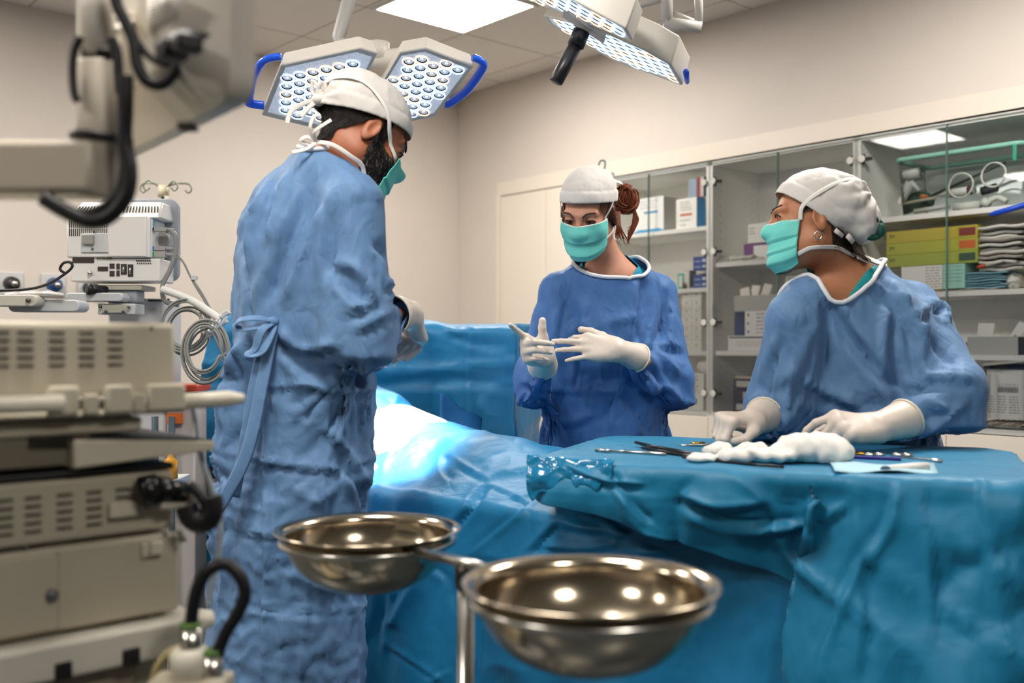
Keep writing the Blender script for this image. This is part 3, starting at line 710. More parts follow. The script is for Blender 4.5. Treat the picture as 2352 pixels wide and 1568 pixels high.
for i, fr in enumerate(((.05, .25), (.32, .56), (.62, .9))): lines(o, 2264, 2352, .09, Z + .035, .2, 7, 52 + i, bmat('#94948f'), yr=(.14, .45), frac=fr, wd=.8)
t = thing('file_rack', 'grey metal divider rack at the bottom of the right cabinet', 'rack', rm(cu(2280), .1, Z)); b = RB()
for px in (2253, 2350): b.tube([(cu(px), .04, Z), (cu(px), .04, Z + .235)], .006, 10)
b.span((cu(2226), .036, Z + .004), (cu(2360), .044, Z + .012)); b.build('frame', mat('grey metal', '#8e908d', .4, .6), t)
for i in range(9):
    b = RB(); x = cu(2230) + i * .021; b.box((x, .13, Z + .016), (.05, .17, .004), roty(rad(-20))); tag(b.build('paper_file', bmat(('#d8cfc0', '#c2a98c', '#e0dacd')[i % 3]), smooth=False), ('leftmost', 'second', 'third', 'fourth', 'middle', 'sixth', 'seventh', 'eighth', 'rightmost')[i] + ' slanted paper file under the barcode box, counted from the left' if i not in (0, 8) else ('leftmost', 'rightmost')[i // 8] + ' slanted paper file under the barcode box', 'file', 'paper files under the barcode box')
o = carton('binder', 'dark binder lying on top of the barcode box', 'binder', 2258, 2356, Z + .2355, .018, .08, .2, '#34363c'); b = RB(); b.box((cu(2310, .06), .08, Z + .2385 + .022), (.16, .1, .01), roty(rad(-6))); tag(b.build('paper_tray', bmat('#c7c6c0'), bev=.003), 'pale grey tray edge above the barcode box', 'tray')
# ================================================================== surgical lamps
M_LAMP = mat('warm white lamp casing', '#d9d4ca', .35)
M_LAMPG = mat('grey lamp face frame', '#aab0b6', .3)
M_BLUEH = mat('cobalt blue handle', '#2163f5', .3, coat=.3)
M_LCOOL = mat('cool lit lens', '#dfe8f2', .15, emit='#d4e6ff', estr=1.0, noise=.25, nscale=90)
M_LWARM = mat('warm lit lens', '#f2e2d4', .15, emit='#ffe2cc', estr=1.0, noise=.25, nscale=90)
M_LDARK = mat('dark mirrored cup', '#14161a', .12, .3)
M_LED2 = mat('lamp diode', '#ffffff', .3, emit='#e8f2ff', estr=7)
M_FACEP = mat('lit clear lamp face', '#b9c3d0', .08, .2, noise=.35, nscale=140, emit='#cfd9ea', estr=.42, bump=.9, bscale=120, bdist=.01)
def onplane(px, py, P0, n):
    d = at(px, py, 1.0) - A(0, 0, EYE); return A(0, 0, EYE) + d * (np.dot(P0 - A(0, 0, EYE), n) / np.dot(d, n))
def inset(poly, c, k): return [c + (p - c) * k for p in poly]
def lens_mesh():
    b = MB(); b.lathe([(.0222, .0), (.0212, .004), (.0185, .0045), (.0172, .0005), (.0075, -.004), (.0042, -.001), (.0, -.0025)], n=14)
    me = bpy.data.meshes.new('lens'); me.from_pydata(b.V, [], b.F); me.validate()
    return me
LENS = {}
def lens(par, pos, n, warm, sc_):
    if warm not in LENS:
        me = lens_mesh(); 
        for m in (M_LWARM if warm else M_LCOOL, M_LDARK, M_LED2): me.materials.append(m)
        mi = [0 if i < 42 else (1 if i < 56 else 2) for i in range(len(me.polygons))]; me.polygons.foreach_set('material_index', mi)
        me.polygons.foreach_set('use_smooth', [True] * len(mi)); LENS[warm] = me
    o = link('lens', LENS[warm], par)
    z = unit(n); x = unit(np.cross((0, 1, 0), z)); y = np.cross(z, x); M = Matrix(np.stack([x * sc_, y * sc_, z * sc_], 1).tolist()).to_4x4(); M.translation = Vector((pos - LOC[par]).tolist()); o.matrix_local = M
def petal(t, polypx, P0, n, thick, pitch, seed, name='lamp_head', face=.9):
    n = unit(n); P = [onplane(x, y, P0, n) for x, y in polypx]; c = np.mean(P, 0); N = len(P)
    b = MB(); up = -n * thick
    top = [c + (p - c) * .93 + up for p in P]; mid = [p + up * .12 for p in P]
    V = P + mid + top; F = [tuple(range(2 * N, 3 * N))] + [(i, (i + 1) % N, N + (i + 1) % N, N + i) for i in range(N)] + [(N + i, N + (i + 1) % N, 2 * N + (i + 1) % N, 2 * N + i) for i in range(N)]
    V += inset(P, c, face); F += [(i, 3 * N + i, 3 * N + (i + 1) % N, (i + 1) % N) for i in range(N)]
    b.add(V, F); bm = b.build(name, M_LAMP, t, bev=.004)
    b = MB(); Q = inset(P, c, face + .003); Q = [p - n * .004 for p in Q]; b.add(Q, [tuple(range(N))]); b.build('face_plate', M_FACEP, bm, smooth=False)
    x = unit(P[1] - P[0]); y = np.cross(n, x); r_ = random.Random(seed); poly2 = [((p - c) @ x, (p - c) @ y) for p in inset(P, c, face)]
    def ins(a, d, m):
        s_ = None
        for i in range(N):
            (x0, y0), (x1, y1) = poly2[i], poly2[(i + 1) % N]; L = math.hypot(x1 - x0, y1 - y0); cr = ((x1 - x0) * (d - y0) - (y1 - y0) * (a - x0)) / L
            if s_ is None: s_ = np.sign(((x1 - x0) * (0 - y0) - (y1 - y0) * (0 - x0)))
            if cr * s_ < m: return False
        return True
    k = 0
    for j in range(-12, 13):
        for i in range(-12, 13):
            a, d = (i + (j % 2) * .5) * pitch, j * pitch * .87
            if ins(a, d, pitch * .32) and k < 60: lens(bm, c + x * a + y * d - n * .003, n, r_.random() < .34, pitch / .0445); k += 1
    return bm, P, c
t = thing('surgical_lamp', 'twin-headed surgical lamp with blue side handles, lit, behind the tied white cap', 'surgical lamp', at(860, 180, 2.95))
nl = unit(A(.03, -.35, -.94)); P0 = at(735, 205, 2.9)
hd, P, c = petal(t, [(645, 150), (828, 110), (868, 123), (812, 235), (731, 298), (600, 265)], P0, nl, .05, .041, 1)
b = MB(); b.tube(spline([onplane(x, y, P0, nl) - nl * .012 for x, y in ((644, 138), (606, 148), (582, 185), (571, 238), (578, 246), (606, 250))], 6), .0135, 10, flat=.75); b.build('handle', M_BLUEH, hd)
nr = unit(A(-.05, -.34, -.94)); P1 = at(975, 190, 2.95)
hd, P, c = petal(t, [(918, 120), (977, 110), (1088, 153), (1000, 268), (905, 288), (866, 208)], P1, nr, .048, .041, 2)
b = MB(); b.tube(spline([onplane(x, y, P1, nr) - nr * .012 for x, y in ((1086, 140), (1106, 150), (1106, 168), (1072, 215), (1034, 244), (1022, 246))], 6), .0135, 10, flat=.75); b.build('handle', M_BLUEH, hd)
b = MB(); h0 = at(868, 190, 3.0) + A(0, .0, .07); b.tube([at(800, 150, 2.98) + A(0, 0, .04), h0, at(930, 160, 3.0) + A(0, 0, .04)], .028, 12); b.tube([h0, h0 + A(0, 0, .05)], .035, 16); b.build('yoke', M_LAMP, t)
b = MB(); e = at(778, 85, 3.02); e2 = at(806, -20, 3.06); top = e2 + (e2 - e) * 4.2; top[2] = HC - .001; b.tube([h0 + A(0, 0, .03), e + A(0, .0, -.02), e, e2, top], [.02, .02, .021, .021, .021], 14); b.build('support_arm', mat('light grey arm', '#b9b7b4', .4), t)
b = MB(); b.tube([top - A(0, 0, .04), top], .07, 24); b.build('ceiling_mount', M_LAMP, t)
# second lamp, seen edge-on
t = thing('surgical_lamp', 'second surgical lamp with a black centre handle, seen edge-on near the ceiling', 'surgical lamp', at(1390, 80, 2.6))
P0 = at(1420, 110, 2.6); n2 = unit(A(-.44, .12, -.89))
hd, P, c = petal(t, [(1247, 36), (1360, 62), (1486, 118), (1540, 149), (1567, 197), (1408, 140), (1262, 56)], P0, n2, .075, .037, 3, face=.95)
b = MB(); b.tube([onplane(1556, 178, P0, n2) - n2 * .006 + A(.02, 0, .01), onplane(1569, 196, P0, n2) - n2 * .006 + A(.008, 0, .004)], [.008, .007], 10); b.build('handle', M_BLUEH, hd)
P1 = at(1330, 30, 2.42); n3 = unit(A(-.5, .1, -.86))
hd, P, c = petal(t, [(1150, -70), (1314, 0), (1437, 66), (1452, 95), (1287, 31), (1120, -40)], P1, n3, .075, .036, 4, face=.95)
b = MB(); q0, q1 = at(1292, 34, 2.5), at(1388, 96, 2.5); d_ = unit(q1 - q0); sd = unit(np.cross(d_, (0, 0, 1))); V = [q0 - sd * .02, q0 + sd * .03, q1 + sd * .02, q1 - sd * .02]
b.add(V + [v + A(.003, 0, .016) for v in V], [(0, 1, 2, 3), (7, 6, 5, 4), (0, 4, 5, 1), (1, 5, 6, 2), (2, 6, 7, 3), (3, 7, 4, 0)]); b.build('bracket', M_LAMPG, t, bev=.002)
M_BLK = mat('black plastic', '#1d1d20', .35)
b = MB(); b.tube([at(1336, 72, 2.5), at(1322, 106, 2.5)], .0215, 18); b.build('handle_collar', M_BLK, t)
b = MB(); b.tube([at(1326, 98, 2.5), at(1277, 188, 2.5), at(1276, 190, 2.5)], [.0175, .0175, .015], 18); b.build('centre_handle', M_BLK, t)
b = MB(); e = at(1400, 50, 2.58); b.tube([e, e + A(-.02, .05, .2), e + A(.2, .3, .45), A(e[0] + .2, e[1] + .3, HC - .001)], .024, 14); b.build('support_arm', mat('light grey arm', '#b9b7b4', .4), t)
# hanging frame near the ceiling
t = thing('ceiling_pendant', 'white ceiling pendant with a rectangular grab frame, upper right beside the edge-on lamp', 'pendant', at(1565, 60, 3.05))
y_ = 3.05; b = MB(); b.tube([at(1532, -60, y_), at(1532, 52, y_)], .018, 12); b.tube([at(1605, -60, y_), at(1605, 60, y_)], .013, 12)
b.tube([at(1526, 52, y_), at(1610, 62, y_)], .018, 12); b.build('grab_frame', mat('pale pendant metal', '#c3c0ba', .35), t)
b = MB(); b.tube([at(1540, 28, y_ + .03), at(1600, 52, y_ + .03)], .008, 10); b.build('rail', M_LAMP, t)
b = MB(); b.box(at(1568, -75, y_ + .02), (.16, .1, .08)); b.build('pendant_body', M_LAMP, t, bev=.01)
b = MB(); b.tube([at(1425, 20, 3.1), at(1530, -4, 3.08)], .012, 10); b.build('side_rail', mat('pale pendant metal', '#c3c0ba', .35), t)
b = MB(); e = at(1568, -75, y_ + .02); b.tube([e, A(e[0], e[1], HC - .001)], .03, 16); b.build('ceiling_tube', M_LAMP, t)
# the light those lamps give
def spot(name, pos, target, power, size, col, blend=.6, rad_=.12):
    l = bpy.data.lights.new(name, 'SPOT'); l.energy = power; l.spot_size = rad(size); l.spot_blend = blend; l.color = col; l.shadow_soft_size = rad_
    o = bpy.data.objects.new(name, l); C.objects.link(o); o.location = tuple(pos); o.rotation_euler = Vector((A(*target) - pos).tolist()).to_track_quat('-Z', 'Y').to_euler()
TG = A(-.36, 2.93, .9)
spot('lamp_beam', at(745, 205, 2.86) + nl * .03, TG, 420, 23, (.86, .93, 1), .7)
spot('lamp_beam', at(970, 195, 2.91) + nr * .03, TG, 420, 23, (.86, .93, 1), .7)
# ================================================================== equipment on the left
M_BEI = mat('beige equipment casing', '#cfc7b2', .45, noise=.02, nscale=10)
M_BEI2 = mat('grey-beige equipment casing', '#b9b19c', .5)
M_WHT = mat('white equipment casing', '#e4e2dd', .4)
M_GRY = mat('mid grey plastic', '#9aa0a6', .45)
M_LGRY = mat('light grey plastic', '#c6c8c8', .4)
M_SLOT = mat('vent slot dark', '#3a332d', .7)
M_CABLE = mat('black cable', '#141317', .45)
M_GCAB = mat('grey cable', '#8c8c87', .45)
M_STEEL = mat('brushed steel', '#c9c6be', .22, 1)
M_SCREW = mat('screw', '#77736c', .35, .8)
ex = A(1, 0, 0); ez = A(0, 0, 1)
def cable(name, P, r, m, par=None, n=8, k=8, **kw):
    b = MB(); b.tube(spline(P, k), r * (1.3 if m is M_CABLE and par is not None and r < .01 else 1), n); return b.build(name, m, par, **kw)
# ---------------- screen on a ceiling arm, top left
t = thing('ceiling_monitor', 'white screen seen from behind on a jointed arm, close at the top left', 'monitor', at(226, 455, 1.25))
a = unit(A(.61, -.79, 0)); n = unit(A(-.79, -.61, 0)); Wd, Hg = .54, .36
cn = at(551, 232, 1.2) - a * Wd / 2 + ez * Hg / 2
b = MB(); G = []
for q, dw, dh, r in ((-.022, -.012, -.012, .03), (0, 0, 0, .036), (.012, 0, 0, .036), (.03, -.03, -.03, .036), (.062, -.105, -.085, .036), (.066, -.115, -.095, .034)):
    ring = [cn + a * x + ez * y + n * q for x, y in rrect(Wd + dw, Hg + dh, r, 5)]; G.append(ring + ring[:1])
b.grid(G); b.add(G[-1][:-1], [tuple(range(len(G[-1]) - 1))]); b.add(G[0][:-1], [tuple(range(len(G[0]) - 2, -1, -1))]); scr = b.build('screen_housing', mat('cream screen casing', '#d6cfc2', .45), t, angle=rad(30))
def onback(px, py, off=.0): return onplane(px, py, cn + n * (.0665 + off), n)
b = MB(); b.add([onback(*p) for p in ((382, 78), (432, 62), (484, 78), (468, 92), (398, 140), (362, 118))], [tuple(range(6))]); b.build('socket_recess', mat('dark socket recess', '#1c1f1e', .5), scr, solid=.001)
b = MB(); b.add([onback(*p) for p in ((338, -20), (418, -20), (410, 40), (340, 82))], [(0, 1, 2, 3)]); b.build('rating_label', mat('label', '#dad5cc', .5), scr, solid=.0008)
b = MB(); r_ = random.Random(3)
for i in range(9):
    y0 = -14 + i * 9; x = 345; e = 405 - r_.random() * 30
    while x < e: x2 = min(x + r_.uniform(6, 16), e); b.add([onback(x, y0 + (405 - x) * .25, .0014), onback(x2, y0 + (405 - x2) * .25, .0014), onback(x2, y0 + 3 + (405 - x2) * .25, .0014), onback(x, y0 + 3 + (405 - x) * .25, .0014)], [(0, 1, 2, 3)]); x = x2 + 4
b.build('label_print', mat('faded print', '#8d867c', .7), scr, smooth=False)
b = MB(); b.box(onback(432, 292, -.03) , (.02, .02, .008)); b.build('vent_latch', M_SLOT, scr)
b = MB(); b.box(onback(395, 118, .016), (.035, .03, .022), frame(n)); b.box(onback(432, 100, .012), (.022, .03, .02), frame(n)); b.build('power_plug', M_CABLE, scr, bev=.004)
px0 = at(226, 0, 1.25)
b = MB(); b.tube([at(222, -90, 1.25), at(222, 130, 1.25)], .0195, 20); b.build('upper_post', mat('ivory post', '#e3dccf', .35), t)
b = MB(); b.tube([at(226, 143, 1.25), at(226, 150, 1.25), at(226, 450, 1.25), at(226, 456, 1.25)], [.022, .0255, .0265, .024], 28); b.build('pivot_column', mat('taupe joint', '#bdb3a2', .45), t)
b = MB(); b.span(at(207, 146, 1.262), at(250, 108, 1.232)); b.build('pivot_gap', M_CABLE, t, bev=.003)
b = MB(); b.box((at(0, 392, 1.25) + at(240, 392, 1.25)) / 2 - A(.12, 0, 0), (.37, .07, .066)); b.build('horizontal_arm', mat('taupe joint', '#bdb3a2', .45), t, bev=.008)
b = MB(); b.box(at(300, 130, 1.34), (.07, .05, .1), frame(n)); b.tube([at(262, 72, 1.26), at(318, 40, 1.33)], .006, 8); b.build('mount_bracket', mat('ivory post', '#e3dccf', .35), t, bev=.006)
Y = 1.215
for P, r in (([(258, -40), (268, 10), (285, 45), (306, 90), (316, 150), (338, 186), (370, 194), (396, 172), (408, 140)], .0058), ([(300, 60), (318, 100), (350, 135), (390, 150)], .0035),
             ([(287, 175), (288, 250), (286, 320), (298, 390), (290, 450), (250, 497), (200, 507), (150, 485), (100, 455)], .0078), ([(280, 320), (284, 380), (272, 440), (230, 478), (180, 488), (120, 462)], .0042),
             ([(184, 85), (170, 120), (167, 170), (171, 215), (178, 232)], .0042), ([(256, 88), (268, 120), (272, 165), (276, 215)], .005)):
    cable('cable', [at(x, y, Y) for x, y in P], r, M_CABLE, t)
b = MB(); cc = at(226, 318, 1.25); b.tube([cc + A(math.cos(q) * .030, math.sin(q) * .030, -.002 * math.cos(q)) for q in np.linspace(0, 2 * PI, 29)[:-1]], .0052, 8, closed=True); b.sphere(at(288, 325, 1.215), .010, 12, 8); b.build('cable_strap', M_CABLE, t)
# ---------------- drip stand far behind
t = thing('drip_stand', 'drip stand with four curled hooks, far behind the patient monitor', 'drip stand', A(at(376, 430, 3.95)[0], 3.95, 0))
p0 = at(376, 432, 3.95); b = MB(); b.tube([A(p0[0], 3.95, .06), p0 + A(0, 0, -.03)], .010, 12); b.build('pole', M_STEEL, t)
b = MB(); b.tube([p0 + A(0, 0, -.035), p0 + A(0, 0, .01)], .022, 14); b.build('hook_head', mat('cream hook head', '#cfc5a8', .4), t)
for s_, dy in ((-1, .02), (-1, -.04), (1, -.03), (1, .03)):
    w = .085 if dy in (.02, .03) else .05
    cable('hook', [p0 + A(*v) for v in ((.01 * s_, 0, 0), (.035 * s_, dy * .5, .018), (w * s_, dy, .022), ((w + .016) * s_, dy, .002), ((w + .004) * s_, dy, -.014), ((w - .01) * s_, dy, -.004))], .0035, mat('green-grey wire', '#8f9788', .35, .7), t)
b = MB(); b.span(p0 + A(.012, -.03, -.105), p0 + A(.032, -.02, -.035)); b.build('clip', mat('clear clip', '#d9d4c8', .3), t, bev=.002)
b = MB(); c0 = A(p0[0], 3.95, 0)
for k in range(5): q = 2 * PI * k / 5; b.tube([c0 + A(0, 0, .08), c0 + A(.27 * math.cos(q), .27 * math.sin(q), .05)], .012, 8); b.sphere(c0 + A(.27 * math.cos(q), .27 * math.sin(q), .026), .025, 10, 8)
b.build('castor_base', M_GRY, t)
# ---------------- gas outlets on the back wall
for i, (px, py, col) in enumerate(((24, 652, '#2b2b2c'), (122, 655, '#2a4f86'), (205, 662, '#26262a'))):
    k = (px - 1176) / FPX; w = (K0[0] - k * K0[1]) / (k * W[1] - W[0]); p_ = rm(.0, w, 0); z = EYE - (py - 790) / FPX * p_[1]
    t = thing('gas_outlet', ('black gas outlet on the back wall, nearest the left edge', 'blue gas outlet on the back wall beside the black one', 'dark gas outlet half hidden below the patient monitor')[i], 'wall outlet', rm(0, w, z))
    b = RB(); b.span((.0, w - .055, z - .055), (.012, w + .055, z + .055)); b.build('plate', M_LGRY, t, bev=.004)
    b = RB(); b.tube([(.012, w, z), (.05, w, z)], [.036, .03], 18); b.build('socket', mat('outlet ' + col, col, .4), t); b = RB(); b.tube([(.05, w, z), (.08, w, z)], [.014, .014], 12); b.build('nozzle', M_STEEL, t)
# ---------------- patient monitor, seen from behind
Y = 3.0; f_ = Y / FPX
t = thing('patient_monitor', 'white patient monitor seen from behind, grey cables plugged in its side', 'monitor', at(260, 652, Y + .08))
def bx(b, x0, y0, x1, y1, dy0, dy1): p, q = at(x0, y1, Y), at(x1, y0, Y); b.span((p[0], Y + dy0, p[2]), (q[0], Y + dy1, q[2])); return b
bx(MB(), 152, 500, 348, 592, 0, .12).build('housing', M_WHT, t, bev=.006)
b = MB(); y0 = at(0, 500, Y)[2]; y1 = at(0, 458, Y)[2]; xl, xr = at(156, 0, Y)[0], at(366, 0, Y)[0]
b.add([(xl, Y + .002, y0), (xr, Y + .002, y0), (xr - .008, Y + .05, y1), (xl + .02, Y + .05, y1), (xl, Y + .13, y0), (xr, Y + .13, y0), (xr - .008, Y + .13, y1), (xl + .02, Y + .13, y1)], [(0, 1, 2, 3), (1, 5, 6, 2), (5, 4, 7, 6), (4, 0, 3, 7), (3, 2, 6, 7), (4, 5, 1, 0)]); b.build('vent_hood', M_WHT, t, bev=.006)
b = MB(); sl = (y1 - y0)
for i in range(27):
    x = xl + .02 + i * .0093; lean = .006 * (1 - i / 13)
    q0, q1 = A(x - lean * .5, Y + .0155, y0 + sl * .34), A(x + lean * .5, Y + .0335, y0 + sl * .70); b.tube([q0, q1], .0017, 6)
b.build('hood_slots', M_SLOT, t, smooth=False); b = MB()
for i in range(22):
    for j in (0, 1): b.span((xl + .004 + i * .0059, Y - .0012, at(0, 523 + 19 * j, Y)[2] - 0), (xl + .0064 + i * .0059, Y + .001, at(0, 506 + 19 * j, Y)[2]))
b.build('vent_slots', M_SLOT, t, smooth=False); b = MB()
for i in range(9): b.span((at(222, 0, Y)[0] + i * .0052, Y - .0012, at(0, 595, Y)[2]), (at(222, 0, Y)[0] + i * .0052 + .003, Y + .001, at(0, 590.5, Y)[2]))
b.build('lower_slots', M_SLOT, t, smooth=False)
b = MB(); b.prism(rrect(.262, .26, .03, 6), 0, .03, np.stack([ex, ez, A(0, 1, 0)], 1), at(272, 545, Y) + A(.004, .13, .006)); b.build('screen_frame', M_GRY, t, bev=.004)
bx(MB(), 252, 497, 340, 590, -.012, .0).build('battery_cover', mat('warm white cover', '#e6e1dc', .4), t, bev=.003)
bx(MB(), 338, 499, 347, 591, -.009, .0).build('cover_strip', M_WHT, t, bev=.002)
bx(MB(), 187, 536, 252, 580, -.006, 0).build('latch_plate', M_LGRY, t, bev=.002); bx(MB(), 193, 540, 219, 562, -.018, -.006).build('latch_button', mat('grey latch', '#9b9892', .45), t, bev=.002)
for i, (x, y) in enumerate(((217, 532), (215, 572))): b = MB(); p = at(x, y, Y); b.tube([p + A(0, -.008 * i, 0), p + A(0, -.0075 - .002 * i, 0)], .0035, 12); b.build('screw', M_SCREW, t)
low = bx(MB(), 160, 593, 366, 646, .004, .13).build('connector_unit', M_WHT, t, bev=.004)
b = MB(); bx(b, 224, 612, 247, 622, .001, .006); bx(b, 251, 605, 262, 616, .001, .006); bx(b, 251, 622, 262, 634, .001, .006); bx(b, 267, 605, 274, 618, .001, .006); bx(b, 267, 621, 274, 634, .001, .006); bx(b, 277, 606, 290, 630, .001, .006); bx(b, 293, 607, 305, 635, .001, .006); bx(b, 166, 590, 215, 603, .001, .006)
for i in range(7): bx(b, 312 + 5 * i, 597, 315 + 5 * i, 600, .001, .006); bx(b, 314 + 5 * i, 603, 316 + 5 * i, 606, .001, .006)
b.build('sockets', M_SLOT, low, smooth=False)
b = MB(); bx(b, 281, 610, 286, 626, -.002, .002); bx(b, 297, 611, 301, 630, -.002, .002); b.tube([at(208, 627, Y), at(208, 627, Y) + A(0, -.008, 0)], .006, 12); b.build('metal_contacts', M_STEEL, low)
b = MB(); xs = at(349, 0, Y)[0]
for y, c_ in ((506, '#7fb9cf'), (515, '#7fb9cf')): pass
bx(b, 347, 500, 349, 520, .01, .03); b.build('blue_port_label', mat('pale blue label', '#7fb4c8', .5), t, smooth=False)
M_PLUG = mat('grey plug', '#a3a29c', .45)
for i, (y, h, ln) in enumerate(((527, 9, .045), (571, 10, .042), (584, 14, .042))):
    b = MB(); p = at(350, y, Y + .02); b.box(p + A(ln / 2, 0, 0), (ln, .022, h * f_)); b.tube([p + A(ln, 0, 0), p + A(ln + .022, 0, 0)], [.0055, .0035], 10); pl = b.build('plug', M_PLUG, t, bev=.002)
    b = MB(); b.box(p + A(.004, -.0115, 0), (.01, .001, h * f_ * .8)); b.build('colour_tag', mat('tag %d' % i, ('#2b2b2b', '#1b7fd0', '#1f9a4a')[i], .4), pl, smooth=False)
b = MB(); p = at(350, 548, Y + .06); b.prism(rrect(.055, .04, .018, 6), 0, .02, np.stack([ex, ez, A(0, 1, 0)], 1), p + A(.022, 0, 0)); b.build('side_grip', mat('grey latch', '#9b9892', .45), t, bev=.002)
for P, r in (([(392, 528), (404, 545), (402, 585), (390, 620), (374, 655), (378, 690), (410, 700)], .0075), ([(398, 575), (420, 600), (445, 650), (470, 690), (500, 735)], .0032), ([(396, 586), (420, 600), (436, 632), (462, 670), (490, 720), (506, 738)], .0032)):
    cable('cable', [at(x, y, Y + .02) for x, y in P], r, M_GCAB, t)
bx(MB(), 436, 632, 448, 642, .01, .03).build('cable_clip', M_LGRY, t, bev=.001)
# ---------------- anaesthesia machine below and behind the monitor
t = thing('anaesthesia_machine', 'pale grey anaesthesia machine below the patient monitor, with arms and shelf', 'medical machine', A(at(250, 0, 3.15)[0], 3.2, 0))
b = MB(); b.span((at(240, 0, 3.1)[0], 3.12, .12), (at(374, 0, 3.1)[0] , 3.28, at(0, 684, 3.1)[2])); b.build('machine_body', M_LGRY, t, bev=.01)
b = MB(); b.span((at(196, 0, 3.0)[0], 3.02, at(0, 665, 3)[2]), (at(320, 0, 3)[0], 3.14, at(0, 653, 3)[2])); b.build('monitor_plate', mat('putty plate', '#aeaa9c', .4), t, bev=.002)
b = MB(); b.span((at(232, 0, 3)[0], 3.03, at(0, 694, 3)[2]), (at(306, 0, 3)[0], 3.1, at(0, 663, 3)[2])); b.build('swivel_block', M_GRY, t, bev=.008)
b = MB(); b.prism(rrect(.17, .026, .012, 5), 0, .06, np.stack([ex, ez, A(0, 1, 0)], 1), at(216, 682, 2.96)); b.build('swivel_arm', M_LGRY, t, bev=.003)
b = MB(); b.span((at(224, 0, 2.98)[0], 2.98, at(0, 722, 2.98)[2]), (at(310, 0, 2.98)[0], 3.06, at(0, 697, 2.98)[2])); cl = b.build('rail_clamp', M_LGRY, t, bev=.003)
b = MB(); b.span((at(236, 0, 2.98)[0], 2.972, at(0, 719, 2.98)[2]), (at(292, 0, 2.98)[0], 2.98, at(0, 699, 2.98)[2])); b.build('clamp_face', mat('putty plate', '#aeaa9c', .4), cl, bev=.002)
for x, y in ((230, 704), (296, 705), (243, 715), (283, 715)): p = at(x, y, 2.97); b = MB(); b.tube([p + A(0, .003, 0), p + A(0, -.003, 0)], .0042, 10); b.build('bolt', M_SCREW, cl)
b = MB()
for x in (331, 387): p = at(x, 688, 3.115); b.tube([p, p + A(0, -.004, 0)], .004, 10)
b.span(at(340, 692, 3.118), at(376, 688, 3.125)); b.build('panel_slot', M_SLOT, t)
b = MB(); p = at(205, 664, 2.95); b.tube([p, p + A(.03, .05, 0)], [.016, .012], 12); b.tube([p + A(-.004, -.004, 0), p + A(.004, .004, 0)], .017, 12); b.build('black_knob', M_CABLE, t)
b = MB(); q0, q1, q2 = at(372, 664, 3.0), at(440, 690, 2.98), at(512, 738, 2.95); b.tube(spline([q0, q1, q2], 8), .0115, 12); b.build('breathing_tube', mat('white tube', '#dcdbd6', .4), t)
for x, y, l_ in ((330, 672, .05), (300, 655, .06)): pass
# long folding arm to the left edge
t = thing('folding_arm', 'pale folding support arm reaching to the left edge below the patient monitor', 'support arm', at(90, 712, 2.8))
b = MB(); b.prism(rrect(.30, .032, .015, 5), 0, .05, np.stack([ex, ez, A(0, 1, 0)], 1), at(-40, 690, 2.75)); b.build('outer_link', mat('beige arm', '#c9c5b8', .4), t, bev=.003)
b = MB(); b.prism(rrect(.20, .034, .016, 5), 0, .07, np.stack([ex, ez, A(0, 1, 0)], 1), at(100, 702, 2.8)); b.build('inner_link', M_LGRY, t, bev=.003)
b = MB(); p = at(66, 689, 2.748); b.tube([p, p + A(0, -.006, 0)], .0065, 14); b.build('pivot_bolt', M_SCREW, t)
b = MB(); b.grid([[at(10 + 17 * i, 676 - 5 * math.sin(PI * i / 8) - 3 * math.sin(i * 2.3) * (j % 2), 2.78 + .05 * j) + A(0, 0, .002 * j) for j in range(4)] for i in range(9)]); tag(b.build('plastic_pouch', mat('clear pouch', '#c9c6c0', .2), solid=.006), 'clear flat pouch lying on the folding arm at the left edge', 'pouch')
o = cable('power_cord', [at(x, y, 2.9) for x, y in ((-30, 668), (60, 664), (110, 652), (150, 628), (166, 612), (160, 602), (146, 604), (138, 618), (150, 628))], .0042, M_CABLE); tag(o, 'black power cord looping from the monitor to the left edge', 'cord')
# coiled cables hanging
def coil(label, cx, cy, rx, rz, n, seed, Yc, tail):
    r_ = random.Random(seed); P = []
    c0 = at(cx, cy, Yc); f2 = Yc / FPX
    for i in range(n * 18):
        q = 2 * PI * i / 18; k = i // 18; s_ = 1 + .18 * math.sin(k * 2.4 + seed) ; P.append(c0 + A(rx * f2 * s_ * math.cos(q) + .006 * math.sin(k * 3.1), .018 * math.sin(k * 1.7) + .01 * math.sin(q), rz * f2 * s_ * math.sin(q) - .008 * (k % 3)))
    P += [at(x, y, Yc) for x, y in tail]
    t = thing('cable_coil', label, 'cable', c0 - A(0, 0, rz * f2)); b = MB(); b.tube(spline(P, 2), .0036, 7); b.build('cable', M_GCAB, t)
    b = MB(); p = at(tail[-1][0], tail[-1][1], Yc); b.box(p, (.03, .02, .014), roty(rad(-35))); b.build('connector', M_LGRY, t, bev=.002)
coil('left large coil of grey cable hanging beside the blue gown', 428, 748, 48, 52, 8, 1, 2.98, ((460, 705), (490, 728), (512, 742)))
coil('right lower coil of grey cable hanging beside the blue gown', 472, 800, 46, 62, 8, 4, 2.9, ((480, 745), (500, 738), (516, 722)))
t = thing('cable_hook', 'pale toothed cable holder at the side of the draped table', 'holder', at(500, 760, 2.92)); b = MB(); b.tube([at(482, 772, 2.9), at(520, 724, 2.9)], .008, 8)
for i in range(4): p = at(484 + 9 * i, 768 - 11 * i, 2.9); b.tube([p, p + A(.0, -.02, .012)], .004, 6)
b.build('holder', M_LGRY, t)
